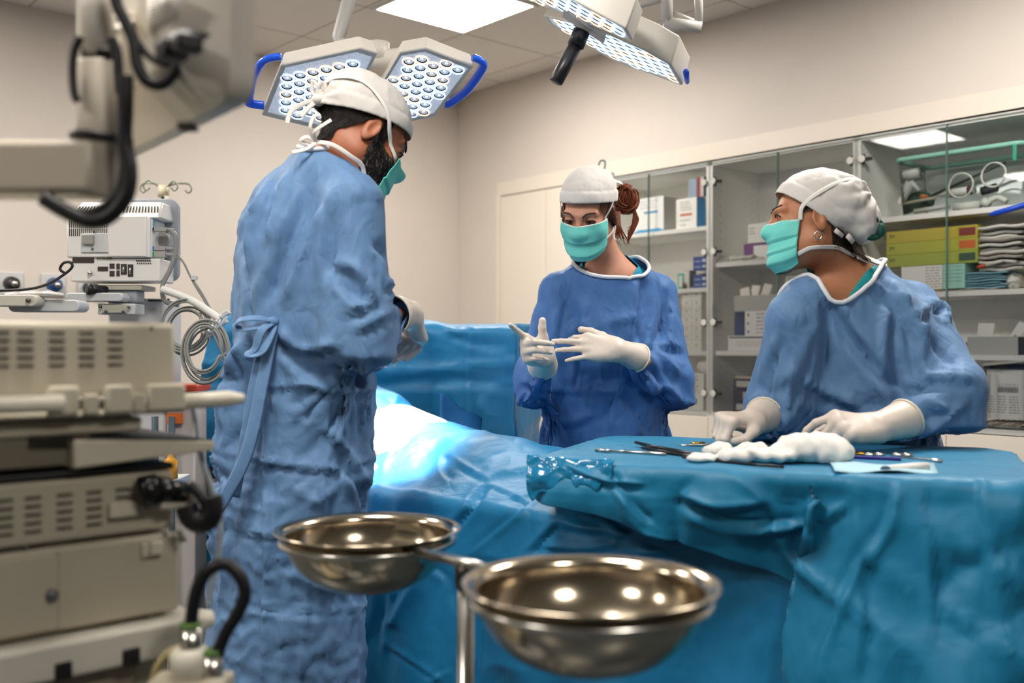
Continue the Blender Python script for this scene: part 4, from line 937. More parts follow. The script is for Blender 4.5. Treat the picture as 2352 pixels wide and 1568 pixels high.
# waste trolley with red lids
t = thing('waste_trolley', 'pale waste trolley with a red lid, behind the cart and the draped table', 'trolley', A(at(428, 0, 3.12)[0], 3.12, 0)); x0, x1 = at(398, 0, 3.12)[0], at(462, 0, 3.12)[0]
b = MB(); b.span((x0, 3.06, .1), (x1, 3.18, at(0, 900, 3.12)[2])); b.build('container', mat('pale pink-grey bin', '#c9bfb8', .5), t, bev=.006)
b = MB(); b.span((x0 - .01, 3.05, at(0, 898, 3.12)[2]), (x1 + .01, 3.19, at(0, 882, 3.12)[2])); b.build('lid', mat('red lid', '#c8472c', .4), t, bev=.005)
b = MB(); b.span((x0 + .005, 3.045, at(0, 968, 3.12)[2]), (x0 + .05, 3.06, at(0, 945, 3.12)[2])); b.build('warning_sticker', mat('orange sticker', '#e0702c', .5), t, smooth=False)
b = MB()
for px in (364, 402): p = at(px, 880, 3.06); b.tube([A(p[0], 3.03, .06), A(p[0], 3.03, p[2] - .1)], .010, 10)
b.build('frame_post', mat('slate post', '#4f6068', .4, .4), t)
o = thing('yellow_bottle', 'amber bottle standing behind the cart shelf', 'bottle', at(392, 1098, 2.6)); b = MB(); p = at(392, 1098, 2.6); b.lathe([(0, 0), (.018, 0), (.018, .045), (.008, .055), (.008, .065), (0, .065)], p, 20); b.build('bottle', mat('amber liquid', '#d99a2b', .25), o)
b = MB(); p = at(365, 1098, 2.6); b.span(p + A(-.12, -.05, -.02), p + A(.05, .1, -.001)); tag(b.build('side_shelf', M_LGRY, bev=.003), 'pale shelf holding the amber bottle behind the cart', 'shelf')
# ---------------- foreground cart, aligned with the room
OC = A(*at(405, 790, 1.45)[:2], 0); aL = -W; dA = -U
CM = np.stack([aL, dA, ez], 1)          # columns: left along the cart, away from the camera, up
def CB(): return MB(CM, OC)
def cz_(py, Yr=1.45): return EYE - (py - 790) / FPX * Yr
def ca(px):   # distance along the cart face for a photo column
    k = (px - 1176) / FPX; return (k * OC[1] - OC[0]) / (aL[0] - k * aL[1])
def slots(par, cols, z0, dz, rows, y=-.001, w=.026, skip=()):
    b = CB()
    for i, px in enumerate(cols):
        for j in range(rows):
            if (i, j) in skip: continue
            x = ca(px); z = z0 - dz * j; b.tube([(x - w / 2 + .003, y, z), (x + w / 2 - .003, y, z)], .0033, 6, flat=.5)
    b.build('vent_slots', M_SLOT, par)
LBW = .60
cart = thing('equipment_cart', 'beige equipment cart with shelves, close at the lower left', 'cart', OC + aL * .3 + dA * .2)
dev = thing('generator', 'beige generator with vent slots on top of the cart', 'medical device', OC + aL * .25 + dA * .15 + ez * cz_(905))
b = CB(); b.span((.0, .0, cz_(905)), (.50, .32, cz_(742))); b.build('casing', M_BEI, dev, bev=.008, seg=3)
slots(dev, (2, 58, 130, 198, 264), cz_(765), .0112, 5)
b = CB(); b.tube([(ca(348), -.001, cz_(755)), (ca(348), .001, cz_(755))], .003, 10); b.build('screw', M_SCREW, dev)
b = CB(); zt, zb = cz_(878), cz_(946); b.span((-.006, -.02, zb), (.58, .34, zt - .035)); b.build('top_shelf', M_BEI, cart, bev=.008, seg=3)
for x0, x1 in ((95, 166), (226, 288), (322, 407)): b = CB(); b.span((ca(x1), -.032, zb + .004), (ca(x0), -.018, zt)); b.build('shelf_bumper', M_BEI, cart, bev=.005, seg=3)
for x0, x1 in ((178, 214), (292, 318)): b = CB(); b.span((ca(x1), -.027, zb + .004), (ca(x0), -.016, zt - .012)); b.build('shelf_clip', M_BEI, cart, bev=.003)
b = CB(); b.tube([(ca(126), -.034, cz_(912)), (.58, -.034, cz_(906))], .0105, 14); b.build('push_rail', mat('ivory rail', '#e2dcca', .35), cart)
b = CB(); b.tube([(-.004, -.012, cz_(922)), (-.075, -.012, cz_(918)), (-.098, -.008, cz_(920)), (-.1, -.004, cz_(922))], [.0115, .0115, .008, .004], 14, flat=1); b.build('side_handle', mat('ivory rail', '#e2dcca', .35), cart)
b = CB(); b.span((.05, .0, cz_(985)), (.58, .3, cz_(952))); b.build('shelf_underside', M_BEI2, cart, bev=.004)
b = CB(); b.span((.12, .005, cz_(1050)), (.58, .25, cz_(985))); b.build('shaded_gap_box', mat('shadow grey casing', '#77705f', .5), cart, bev=.003)  # dark casing colour carries the shade of the gap below the shelf
b = CB(); zs = cz_(1048); b.add([(-.055, -.01, zs + .006), (.15, -.02, zs - .004), (.15, .25, zs - .004), (-.055, .25, zs + .006), (-.055, -.01, zs + .020), (.15, -.02, zs + .035), (.15, .25, zs + .035), (-.055, .25, zs + .020)], [(3, 2, 1, 0), (4, 5, 6, 7), (0, 1, 5, 4), (1, 2, 6, 5), (2, 3, 7, 6), (3, 0, 4, 7)]); b.build('tray_shelf', M_BEI, cart, bev=.003)
b = CB(); b.add([(-.05, -.008, zs + .022), (.2, -.018, zs + .042), (.2, .25, zs + .042), (-.05, .25, zs + .022)], [(0, 1, 2, 3)]); b.build('tray_mat', mat('dark rubber mat', '#2b2a29', .6), cart, solid=.003)
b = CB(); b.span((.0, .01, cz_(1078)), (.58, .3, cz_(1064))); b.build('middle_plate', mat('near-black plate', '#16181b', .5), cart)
dev2 = thing('recorder_unit', 'beige vented unit with a black plug, in the middle of the cart', 'medical device', OC + aL * .25 + dA * .15 + ez * cz_(1216))
b = CB(); b.span((.002, .004, cz_(1212)), (.55, .3, cz_(1080))); b.build('casing', M_BEI2, dev2, bev=.005)
slots(dev2, (12, 78, 150, 218, 284), cz_(1112), .0112, 5, .003, .026, {(4, 2), (4, 3), (4, 4)})
b = CB(); b.span((ca(316), -.008, cz_(1172)), (ca(248), .004, cz_(1140))); b.build('socket_plate', M_BEI, dev2, bev=.002)
b = CB(); b.tube([(ca(318), -.012, cz_(1122)), (ca(352), -.022, cz_(1112))], [.024, .022], 16); b.tube([(ca(340), -.022, cz_(1112)), (ca(410), -.02, cz_(1128))], [.019, .016], 14); b.build('power_plug', mat('glossy black plug', '#0e0e10', .25), dev2)
b = CB(); b.span((ca(432), -.028, cz_(1160)), (ca(352), -.012, cz_(1142))); b.span((ca(434), -.03, cz_(1160)), (ca(414), -.006, cz_(1108))); b.build('plug_holder', mat('cream holder', '#cfc8b4', .4), dev2, bev=.003)
o = cable('flex_sleeve', [at(x, y, 1.42) for x, y in ((434, 1112), (455, 1130), (468, 1150))], .006, M_CABLE, dev2)
b = MB(); P = spline([at(x, y, 1.42) for x, y in ((428, 1160), (440, 1190), (468, 1198), (488, 1175), (484, 1140))], 8); b.tube(P, [.0155 + .0015 * (i % 2) for i in range(len(P))], 12); b.build('strain_relief', M_CABLE, dev2)
dev3 = thing('cabinet_unit', 'beige lower unit with a small locked door, at the bottom of the cart', 'medical device', OC + aL * .25 + dA * .15 + ez * cz_(1412))
b = CB(); b.span((-.005, .0, cz_(1402)), (.56, .32, cz_(1222))); b.build('casing', M_BEI2, dev3, bev=.006)
b = CB(); b.span((ca(132), -.004, cz_(1392)), (.4, .0, cz_(1236))); dr = b.build('door', M_BEI2, dev3, bev=.001)
b = CB(); b.span((ca(134.5), -.0006, cz_(1396)), (ca(130), .001, cz_(1232))); b.build('door_gap', M_SLOT, dev3, smooth=False)
b = CB(); b.tube([(ca(116), -.012, cz_(1318)), (ca(116), -.003, cz_(1318))], .0075, 14); b.build('lock', mat('grey lock', '#6c6f73', .35, .6), dr)
b = CB(); b.span((ca(368), -.012, cz_(1264)), (ca(338), .0, cz_(1234))); b.span((ca(338), -.007, cz_(1268)), (ca(322), .0, cz_(1236))); b.build('cable_clip', M_BEI, dev3, bev=.002)
b = CB()
for x, y in ((380, 1224), (60, 1214), (345, 1404), (58, 1440)): b = CB(); b.tube([(ca(x), -.001, cz_(y)), (ca(x), .002, cz_(y))], .0026, 8); b.build('screw', M_SCREW, dev3)
b = CB(); b.tube([(-.012, .02, cz_(1225)), (-.012, .02, cz_(1250))], [.006, .012], 10); b.build('side_knob', M_BEI, dev3)
b = CB(); b.span((-.03, -.03, cz_(1490)), (.6, .34, cz_(1412))); b.build('bottom_shelf', mat('pale cart shelf', '#d4cfc1', .4), cart, bev=.006, seg=3)
b = CB(); b.tube([(-.028, -.005, cz_(1432)), (-.052, -.005, cz_(1432))], [.017, .012], 14); b.build('shelf_end_cap', mat('ivory rail', '#e2dcca', .35), cart)
for px in (126, 280): b = CB(); b.span((ca(px + 22), -.0345, cz_(1490)), (ca(px - 18), -.03, cz_(1452))); b.build('black_pad', M_CABLE, cart, bev=.002)
b = CB(); b.span((.06, .0, cz_(1600)), (.27, .3, cz_(1492))); b.build('lower_housing', mat('brown-grey housing', '#8a7c6c', .5), cart, bev=.004)
for x in (.02, .5):
    for y in (.03, .3): b = CB(); b.span((x, y, .06), (x + .03, y + .03, cz_(1490))); b.build('cart_post', M_BEI2, cart, bev=.003); b = CB(); b.sphere((x + .015, y + .015, .032), .032, 14, 10); b.build('castor', M_CABLE, cart)
b = CB(); b.span((.0, .02, .07), (.56, .34, .11)); b.build('base_plate', M_BEI2, cart, bev=.004)
hz = thing('hose_connector', 'white double hose connector with a black hose loop, bottom left beside the cart', 'connector', at(455, 1590, 1.3))
for px, py, r in ((436, 1522, .026), (488, 1585, .017)): p = at(px, py, 1.3); b = MB(); b.lathe([(0, .02), (r * .75, .02), (r, .012), (r, -.008), (r * .82, -.012), (r * .82, -.08), (0, -.08)], p, 24); b.build('connector_body', mat('ivory rail', '#e2dcca', .35), hz)
for px, py in ((438, 1478), (488, 1540)): p = at(px, py, 1.3); b = MB(); b.tube([p + A(0, 0, .022), p + A(0, 0, -.03)], .0135, 18); b.build('metal_sleeve', M_STEEL, hz); b = MB(); b.tube([p + A(0, 0, .022), p + A(0, 0, .028)], .014, 18); b.build('green_ring', mat('green ring', '#5c7f38', .4), hz)
cable('black_hose', [at(x, y, 1.3) for x, y in ((438, 1470), (441, 1410), (454, 1350), (480, 1308), (520, 1296), (552, 1325), (562, 1365), (545, 1410), (515, 1460), (490, 1528))], .0068, M_CABLE, hz, 12)
b = MB(); p = at(455, 1590, 1.3); b.span(p + A(-.06, -.03, -.3), p + A(.04, .03, .02)); b.build('manifold', M_BEI2, hz, bev=.004); b = MB(); b.tube([A(p[0], p[1], .03), A(p[0], p[1], p[2] - .29)], .012, 10); b.lathe([(0, .0), (.12, .0), (.12, .03), (0, .03)], (p[0], p[1], .001), 24); b.build('stand', M_GRY, hz)
cable('yellow_hose', [at(x, y, 1.36) for x, y in ((420, 1490), (392, 1500), (365, 1530), (350, 1580))], .007, mat('cream hose', '#b7a878', .5), hz)
o = cable('drip_tube', [at(x, y, 1.5) for x, y in ((440, 925), (452, 980), (466, 1060), (490, 1130), (503, 1190), (505, 1240), (498, 1290), (484, 1350), (478, 1390))], .0042, mat('milky tube', '#a9b4bc', .3)); tag(o, 'milky thin tube hanging from the cart handle past the blue gown', 'tube')
# ---------------- two basins on a stand
st = thing('basin_stand', 'steel double basin stand with a centre pole, in the foreground', 'stand', A(at(1070, 0, 1.45)[0], 1.45, 0))
M_BOWL = mat('polished steel', '#cbbda5', .15, 1)
BW = [(at(846, 1214, 1.70), .158), (at(1356, 1338, 1.235), .160)]
mid = (BW[0][0] + BW[1][0]) / 2; px_ = A(at(1070, 0, 1.46)[0], 1.46, 0); zr = (BW[0][0][2] + BW[1][0][2]) / 2
b = MB(); P = [px_ + A(0, 0, .05), px_ + A(0, 0, zr - .05)]; b.tube(P, .0125, 18); b.build('pole', M_STEEL, st)
b = MB(); b.tube([px_ + A(0, 0, zr - .05), px_ + A(0, 0, zr - .012)], .0165, 18); b.build('pole_collar', mat('dark steel', '#4a4640', .3, .9), st)
d_ = unit(BW[1][0] - BW[0][0])
b = MB(); b.tube([BW[0][0] + d_ * .15 + A(0, 0, -.018), px_ + A(0, 0, zr - .016), BW[1][0] - d_ * .15 + A(0, 0, -.018)], .0085, 12); b.build('cross_bar', M_STEEL, st)
for (c_, r), lb in zip(BW, ('far left steel basin on the double stand, in front of the surgeon', 'near right steel basin on the double stand, closest to the camera')):
    b = MB(); b.tube([c_ + A((r - .012) * math.cos(q), (r - .012) * math.sin(q), -.0185) for q in np.linspace(0, 2 * PI, 61)[:-1]], .0055, 8, closed=True); b.build('support_ring', M_STEEL, st)
    pr = [(0, -.1)] + [(.05 * s_ / 4, -.1 + .0016 * s_ / 4) for s_ in range(1, 5)] + [(.05 + (r - .018 - .05) * math.sin(q), -.1 + .094 * (1 - math.cos(q)) ** .9) for q in np.linspace(.12, PI / 2, 16)] + [(r - .006, -.0035), (r, -.001), (r + .001, .001), (r, .0025), (r - .006, .001)]
    pr += [(x - .0012 if x > .002 else 0, z + .0016) for x, z in pr[-6::-1]]
    o = thing('steel_basin', lb, 'basin', c_ + A(0, 0, -.1)); b = MB(); b.lathe(pr, c_, 96); b.build('bowl', M_BOWL, o)
b = MB()
for k in range(5): q = 2 * PI * k / 5; b.tube([px_ + A(0, 0, .08), px_ + A(.24 * math.cos(q), .24 * math.sin(q), .05)], .012, 8); b.sphere(px_ + A(.24 * math.cos(q), .24 * math.sin(q), .026), .025, 10, 8)
b.build('castor_base', M_STEEL, st)
# ================================================================== people: helpers
M_SKIN_M = mat('tanned skin', '#a8694c', .5, noise=.07, nscale=60, bump=.08, bscale=500, bdist=.001, sss=.12)
M_SKIN_W = mat('fair skin', '#c48e76', .5, noise=.06, nscale=50, bump=.05, bscale=500, bdist=.001, sss=.12)
M_SKIN_N = mat('sun-tanned skin', '#b47a58', .5, noise=.06, nscale=50, bump=.05, bscale=500, bdist=.001, sss=.12)
M_GOWN = mat('blue non-woven gown', '#5b81ac', .62, noise=.05, nscale=35, bump=.06, bscale=700, bdist=.001, sheen=.1, crease=.4, cscale=8)
M_GOWN2 = mat('blue non-woven gown deeper', '#3a69a4', .62, noise=.05, nscale=35, bump=.06, bscale=700, bdist=.001, sheen=.1, crease=.4, cscale=8)
M_TRIM = mat('white knitted binding', '#d9dce2', .7)
M_CAP = mat('white cotton cap', '#d3cfca', .8, bump=.1, bscale=400, bdist=.001, crease=.1, cscale=20)
M_MASK = mat('turquoise pleated mask', '#6fd3c9', .65, bump=.05, bscale=600)
M_STRAP = mat('white mask tie', '#e9e4de', .75)
M_GLOVE = mat('white latex glove', '#d9ccbf', .42, bump=.08, bscale=120, bdist=.0015, sss=.08)
M_CUFF = mat('rolled glove cuff', '#dcd6c4', .45, bump=.06, bscale=90)
M_SCRUB = mat('teal scrub', '#0f8f93', .75, bump=.1, bscale=500)
M_SCRUBB = mat('petrol blue scrub', '#0b86a6', .75, bump=.1, bscale=500)
M_EYE = mat('eyeball', '#d8d2cc', .15)
M_IRIS = mat('dark iris', '#20140e', .15)
M_LASH = mat('dark lashes', '#150e0b', .7)
M_BROWN = mat('brown brow', '#4a2f22', .8)

def head_sdf(hc, H, nb, s=1.0, neck=.055, male=False, sdf=None):
    S = sdf or SDF(); p = lambda x, y, z: hc + H @ (A(x, y, z) * s); r = lambda *v: A(*v) * s
    S.ell(p(0, -.014, .036), r(.076, .1, .086), H, .0)
    S.ell(p(0, .032, -.03), r(.06, .066, .085), H, .03)
    for x in (-1, 1):
        S.cone(p(.047 * x, .0, -.055), p(.014 * x, .072, -.1), .028 * s, .02 * s, .03)
        S.ell(p(.038 * x, .066, -.022), r(.022, .018, .02), H, .02)
        S.cone(p(.012 * x, .09, .024), p(.044 * x, .074, .027), .0125 * s, .011 * s, .012)
    S.ell(p(0, .074, -.1), r(.024, .02, .018), H, .02)
    for x in (-1, 1): S.ell(p(.032 * x, .101, .006), r(.02, .016, .0125), H, .012, 's')
    S.cone(p(0, .091, .014), p(0, .113, -.026), .008 * s, .0115 * s, .012)
    for x in (-1, 1): S.ell(p(.011 * x, .101, -.031), r(.0085, .011, .008), H, .008)
    S.ell(p(0, .088, -.058), r(.024, .012, .007), H, .01); S.ell(p(0, .086, -.069), r(.02, .012, .008), H, .008)
    for x in (-1, 1):   # lids over the eyeballs
        S.ell(p(.032 * x, .0785, .0065), r(.0155, .0125, .0118), H, .004)
    for x in (-1, 1):
        Re = H @ rotx(rad(-14)) @ rotz(rad(-22 * x))
        S.ell(p(.079 * x, -.008, -.004), r(.007, .018, .032), Re, .006)
        S.ell(p(.0865 * x, -.004, .002), r(.0065, .0115, .02), Re, .004, 's')
        S.ell(p(.0785 * x, .006, -.004), r(.006, .005, .008), Re, .005)
    a = p(0, -.022, -.05); S.cone(a, nb, neck, neck * 1.06, .03)
    if male: S.ell(p(0, .045, -.125), r(.012, .014, .014), H, .02)
    return S
def body_sdf(k, S):
    f, r = k['fwd'], k['right']
    T = np.stack([r, f, A(0, 0, 1)], 1); b = k.get('build', 1.0)
    ch, pe = k['chest'], k['pelvis']
    S.ell(ch, A(.165, .11, .19) * b, T, .05)
    S.cone(ch - A(0, 0, .05), pe, .125 * b, .135 * b, .06, squash=(f, .72))
    S.ell(pe, A(.165, .12, .12) * b, T, .05)
    for sd in 'RL':
        s_, e, w = k['s' + sd], k['e' + sd], k['w' + sd]
        S.cone(k['nb'] - A(0, 0, .015), s_, .05 * b, .05 * b, .05)
        S.cone(s_, e, .05 * b, .037 * b, .03); S.cone(e, w, .029 * b, .014, .02)
        sg = 1 if sd == 'R' else -1
        hip = pe + r * .085 * sg - A(0, 0, .05); kn = A(hip[0], hip[1], .49) + f * .03; an = A(hip[0], hip[1], .09) + r * .02 * sg
        S.cone(hip, kn, .085 * b, .055, .04); S.cone(kn, an, .055, .04, .02)
        S.cone(an + A(0, 0, -.05), an + f * .16 + r * .03 * sg - A(0, 0, .055), .036, .032, .03)
    return S
FING = {'i': (.030, .092, .0093, (.043, .026, .022)), 'm': (.010, .096, .0095, (.047, .030, .023)), 'r': (-.0115, .091, .009, (.043, .028, .022)), 'p': (-.031, .081, .0078, (.034, .021, .02))}
def hand_sdf(w, M, flex, spread, thumb, s=1.0, shrink=0., cuff=None, base=.0):
    """w wrist, M columns: thumb side, along the hand, back of the hand; flex per finger (three joint angles, degrees)"""
    S = SDF(); p = lambda q: w + M @ (A(*q) * s); sh = shrink
    first = True
    for c in 'imrp':
        x, y, r, L = FING[c]
        S.cone(p((x * .55, .004, -.002)), p((x, y, 0)), .0175 * s - sh, (r + .0028) * s - sh, 0 if first else .016); first = False
    S.cone(p((.016, .012, -.006)), p((-.02, .07, -.008)), .017 * s - sh, .013 * s - sh, .02)
    S.cone(p((.014, .014, -.006)), p(thumb[0]), .018 * s - sh, .0135 * s - sh, .02)
    S.cone(p((-.016, .012, -.004)), p((-.029, .06, -.008)), .016 * s - sh, .012 * s - sh, .02)
    for c in 'imrp':
        x, y, r, L = FING[c]; q = A(x, y, -.001); a = 0; sp = rad(spread.get(c, 0)); rr = r
        dirx = A(math.sin(sp), math.cos(sp), 0)
        for j in range(3):
            a += rad(flex[c][j]); d = dirx * math.cos(a) + A(0, 0, -1) * math.sin(a); q2 = q + d * L[j]
            S.cone(p(q), p(q2), rr * s - sh, (rr * .93 if j < 2 else rr * .8) * s - sh, .012 if j == 0 else .003); q = q2; rr *= .93
    T = [A(*t) for t in thumb]
    for j in range(len(T) - 1): S.cone(p(T[j]), p(T[j + 1]), (.0125 - .001 * j) * s - sh, (.0118 - .0015 * j) * s - sh, .008 if j == 0 else .003)
    if cuff is not None:
        S.cone(p((0, .0, 0)), cuff, .031 * s - sh, .043 * s - sh, .015)
    return S
def border_loop(F):
    "ordered border loops of a quad mesh"
    H = {}
    E = np.concatenate([F[:, [i, (i + 1) % F.shape[1]]] for i in range(F.shape[1])])
    S = set(map(tuple, E.tolist()))
    for a, b in S:
        if (b, a) not in S: H.setdefault(a, []).append(b)
    loops = []; seen = set()
    for a in list(H):
        if a in seen: continue
        L = [a]; seen.add(a); c = H[a][0]
        while c != a and c in H and c not in seen: L.append(c); seen.add(c); c = H[c][0]
        loops.append(L)
    return sorted(loops, key=len, reverse=True)
def shell(f, cut, lo, hi, h, snap=True, sm=1):
    "surface of f kept where cut > 0, clean borders; returns V, F, border mask"
    V, F = surf(f, lo, hi, h)
    V = smooth_mesh(V, F, sm)
    V, F, _ = compact(V, F, cut(V[F].mean(1)) > 0)
    n = len(V); E = np.concatenate([F[:, [i, (i + 1) % 4]] for i in range(4)])
    k = E.min(1).astype(np.int64) * n + E.max(1); u, c = np.unique(k, return_counts=True); o = u[c == 1]
    bm = np.zeros(n, bool); bm[np.concatenate([o // n, o % n])] = True
    if snap:
        for _ in range(3):
            g = grad(cut, V[bm]); V[bm] = V[bm] - g * np.clip(cut(V[bm]), -h, h)[:, None]
        Eb = np.stack([o // n, o % n], 1)
        for _ in range(3):
            S = np.zeros_like(V); ct = np.bincount(Eb.ravel(), minlength=n)
            for q in range(3): S[:, q] = np.bincount(Eb[:, 0], V[Eb[:, 1], q], n) + np.bincount(Eb[:, 1], V[Eb[:, 0], q], n)
            V[bm] = .4 * V[bm] + .6 * S[bm] / ct[bm][:, None]
    return V, F, bm
def vnormals(V, F):
    n = np.cross(V[F[:, 2]] - V[F[:, 0]], V[F[:, 3]] - V[F[:, 1]]); N = np.zeros_like(V)
    for i in range(4):
        for q in range(3): N[:, q] += np.bincount(F[:, i], n[:, q], len(V))
    return N / (np.linalg.norm(N, axis=1, keepdims=True) + 1e-12)
def strip(b, P, f, w=.0045, off=.003, th=.14, n=6, free=None):
    "a flat tie along P; free: indices that do not follow the surface"
    Q = np.array(spline(P, n)); N = grad(f, Q)
    if free is None: Q = onto(f, Q, off); N = grad(f, Q)
    b.tube(Q, w, 8, flat=th, nrm=N); return Q
def ribbon(b, P, w=.005, th=.25, n=6, up=(0, 1, 0)):
    Q = spline(P, n); b.tube(Q, w, 8, flat=th, nrm=[A(*up)] * len(Q))
def mask_grid(f, hc, H, s, z0=.004, z1=-.122, half=74, ns=41, nt=45, off=.0075, pleats=3, chin=.0):
    p = lambda q: hc + (q * s) @ H.T
    G = np.zeros((nt, ns, 3)); Rr = np.zeros((nt, ns))
    ss = np.linspace(-1, 1, ns); tt = np.linspace(0, 1, nt)
    g = lambda q: f(p(q)) / s
    for i, t in enumerate(tt):
        ph = np.radians(half * ss * (1 - .1 * t)); d = np.stack([np.sin(ph), np.cos(ph), 0 * ph], 1)
        z = z0 + (z1 - z0) * t + .004 * (1 - t) * np.abs(ss) ** 2 + .022 * t * np.abs(ss) ** 2
        r = np.full(ns, .2); base = np.stack([0 * z, np.full(ns, .012), z], 1)
        for _ in range(30): r = r - np.maximum(g(base + d * r[:, None]) - off, 0) * .8
        Rr[i] = np.maximum(r, .05)
    for _ in range(10):   # cloth bridges the hollows
        Q = np.pad(Rr, 1, mode='edge'); m = (Q[:-2, 1:-1] + Q[2:, 1:-1] + Q[1:-1, :-2] + Q[1:-1, 2:]) / 4
        Rr = np.maximum(Rr, m) * .7 + m * .3
    for i, t in enumerate(tt):
        ph = np.radians(half * ss * (1 - .1 * t)); d = np.stack([np.sin(ph), np.cos(ph), 0 * ph], 1)
        z = z0 + (z1 - z0) * t + .004 * (1 - t) * np.abs(ss) ** 2 + .022 * t * np.abs(ss) ** 2
        u = (t - .14) / .72 * pleats; fr = u - math.floor(u) if 0 < u < pleats else 0
        pl = .0075 * fr * (1 - .5 * np.abs(ss) ** 4)
        r = Rr[i] + pl
        G[i] = p(np.stack([0 * z, np.full(ns, .012), z], 1) + d * r[:, None])
    return G
def eyes(root, hc, H, s, look, lid=.35, iris=M_IRIS, sides=(-1, 1)):
    p = lambda x, y, z: hc + H @ (A(x, y, z) * s)
    for x in sides:
        c = p(.032 * x, .0785, .0065); b = MB(); b.sphere(c, .0122 * s, 20, 14); e = b.build('eyeball', M_EYE, root)
        d = unit(H @ A(*look)); b = MB()
        q = frame(d); b.sphere(c + d * .0088 * s, A(.0056, .0042, .0056) * s, 16, 10, R=q); b.build('iris', iris, e)
def handM(y, z, side):
    y = unit(y); z = unit(np.asarray(z, float) - y * np.dot(y, z)); x = np.cross(z, y) if side == 'R' else np.cross(y, z)
    return np.stack([x, y, z], 1)
def local(hc, H, s): return lambda P: (P - hc) @ H / s
def creases(V, F, strokes):
    "raise and sink cloth along pull lines given on the side that faces the room's centre"
    N = vnormals(V, F); px = 1176 + V[:, 0] / V[:, 1] * FPX; py = 790 - (V[:, 2] - EYE) / V[:, 1] * FPX
    fac = np.clip((N * (A(0, 0, EYE) - V)).sum(1) / np.linalg.norm(V - A(0, 0, EYE), axis=1) * 4, 0, 1)
    D = np.zeros(len(V))
    for pts, w, amp in strokes:
        q = np.array(spline(pts if len(pts[0]) == 3 else [(a, b, 0) for a, b in pts], 6))[:, :2]; seg = q[1:] - q[:-1]; m = len(seg)
        best = np.full(len(V), 1e9); tt = np.zeros(len(V)); sg = np.zeros(len(V))
        for i in range(m):
            r = np.stack([px, py], 1) - q[i]; t = np.clip(r @ seg[i] / (seg[i] @ seg[i] + 1e-9), 0, 1); e = r - t[:, None] * seg[i]
            d = np.linalg.norm(e, axis=1); u = d < best; best[u] = d[u]; tt[u] = (i + t[u]) / m; sg[u] = np.sign(seg[i][0] * e[u, 1] - seg[i][1] * e[u, 0])
        fade = np.clip(np.minimum(tt, 1 - tt) * 5 + .15, 0, 1); x = best / w
        D += amp * fade * (np.exp(-1.15 * x) - .5 * np.exp(-((x - 1.7) ** 2)) * (sg > 0))
    return V + N * (D * fac)[:, None]
def add_hands(k, spec, bodyV, bodyF, root, mats=None):
    "spec: side -> (M, flex, spread, thumb, scale)"
    for sd, (M, flex, spread, thumb, sc_, cl) in spec.items():
        w = k['h' + sd]; a = unit(k['e' + sd] - k['w' + sd]); cf = k['w' + sd] + a * cl
        V, F = surf(hand_sdf(w, M, flex, spread, thumb, sc_, .0018, None).cone(w, k['w' + sd], .022, .02, .01), w - .24, w + .24, .0045); bodyV.append(V); bodyF.append(F)
        V, F = surf(hand_sdf(w, M, flex, spread, thumb, sc_, 0, cf), w - .24, w + .24, .0028)
        d = (V - cf) @ a; F = F[(d[F].mean(1) < .012)]; V, F, _ = compact(V, F, np.ones(len(F), bool))
        V = V + vnormals(V, F) * (.0012 * noise3(V * 70, 3) * np.clip(1 - np.linalg.norm(V - w, axis=1) / .09, 0, 1))[:, None]
        g = mesh('glove', smooth_mesh(V, F, 1), F, M_GLOVE, root)
        q = frame(a); b = MB(); b.tube([cf + a * .012 + q @ A(math.cos(t) * .0435 * sc_, 0, math.sin(t) * .0435 * sc_) for t in np.linspace(0, 2 * PI, 25)[:-1]], .0028, 8, closed=True)
        b.build('cuff_roll', M_CUFF, g)
def join(Vs, Fs):
    o = np.cumsum([0] + [len(v) for v in Vs[:-1]]); return np.concatenate(Vs), np.concatenate([f + i for f, i in zip(Fs, o)])
def two_level(k, full, hc, nb, lo, hi):
    V1, F1 = surf(full, hc - A(.2, .2, .24), hc + A(.2, .2, .17), .0034); V1, F1, _ = compact(V1, F1, V1[F1].mean(1)[:, 2] > nb[2] - .05)
    V2, F2 = surf(full, lo, hi, .01); V2, F2, _ = compact(V2, F2, V2[F2].mean(1)[:, 2] < nb[2] - .04)
    return [V1, V2], [F1, F2]
def gown_cut(k, nk, hem):
    def cut(P):
        d = np.minimum(nk(P), P[:, 2] - hem)
        for sd in 'RL':
            a = unit(k['w' + sd] - k['e' + sd]); e = (k['w' + sd] - a * .022 - P) @ a; near = (np.linalg.norm((P - k['w' + sd]) - ((P - k['w' + sd]) @ a)[:, None] * a, axis=1) < .062) & (np.abs(e) < .075)
            d = np.where(near, np.minimum(d, e), d)
        return d
    return cut
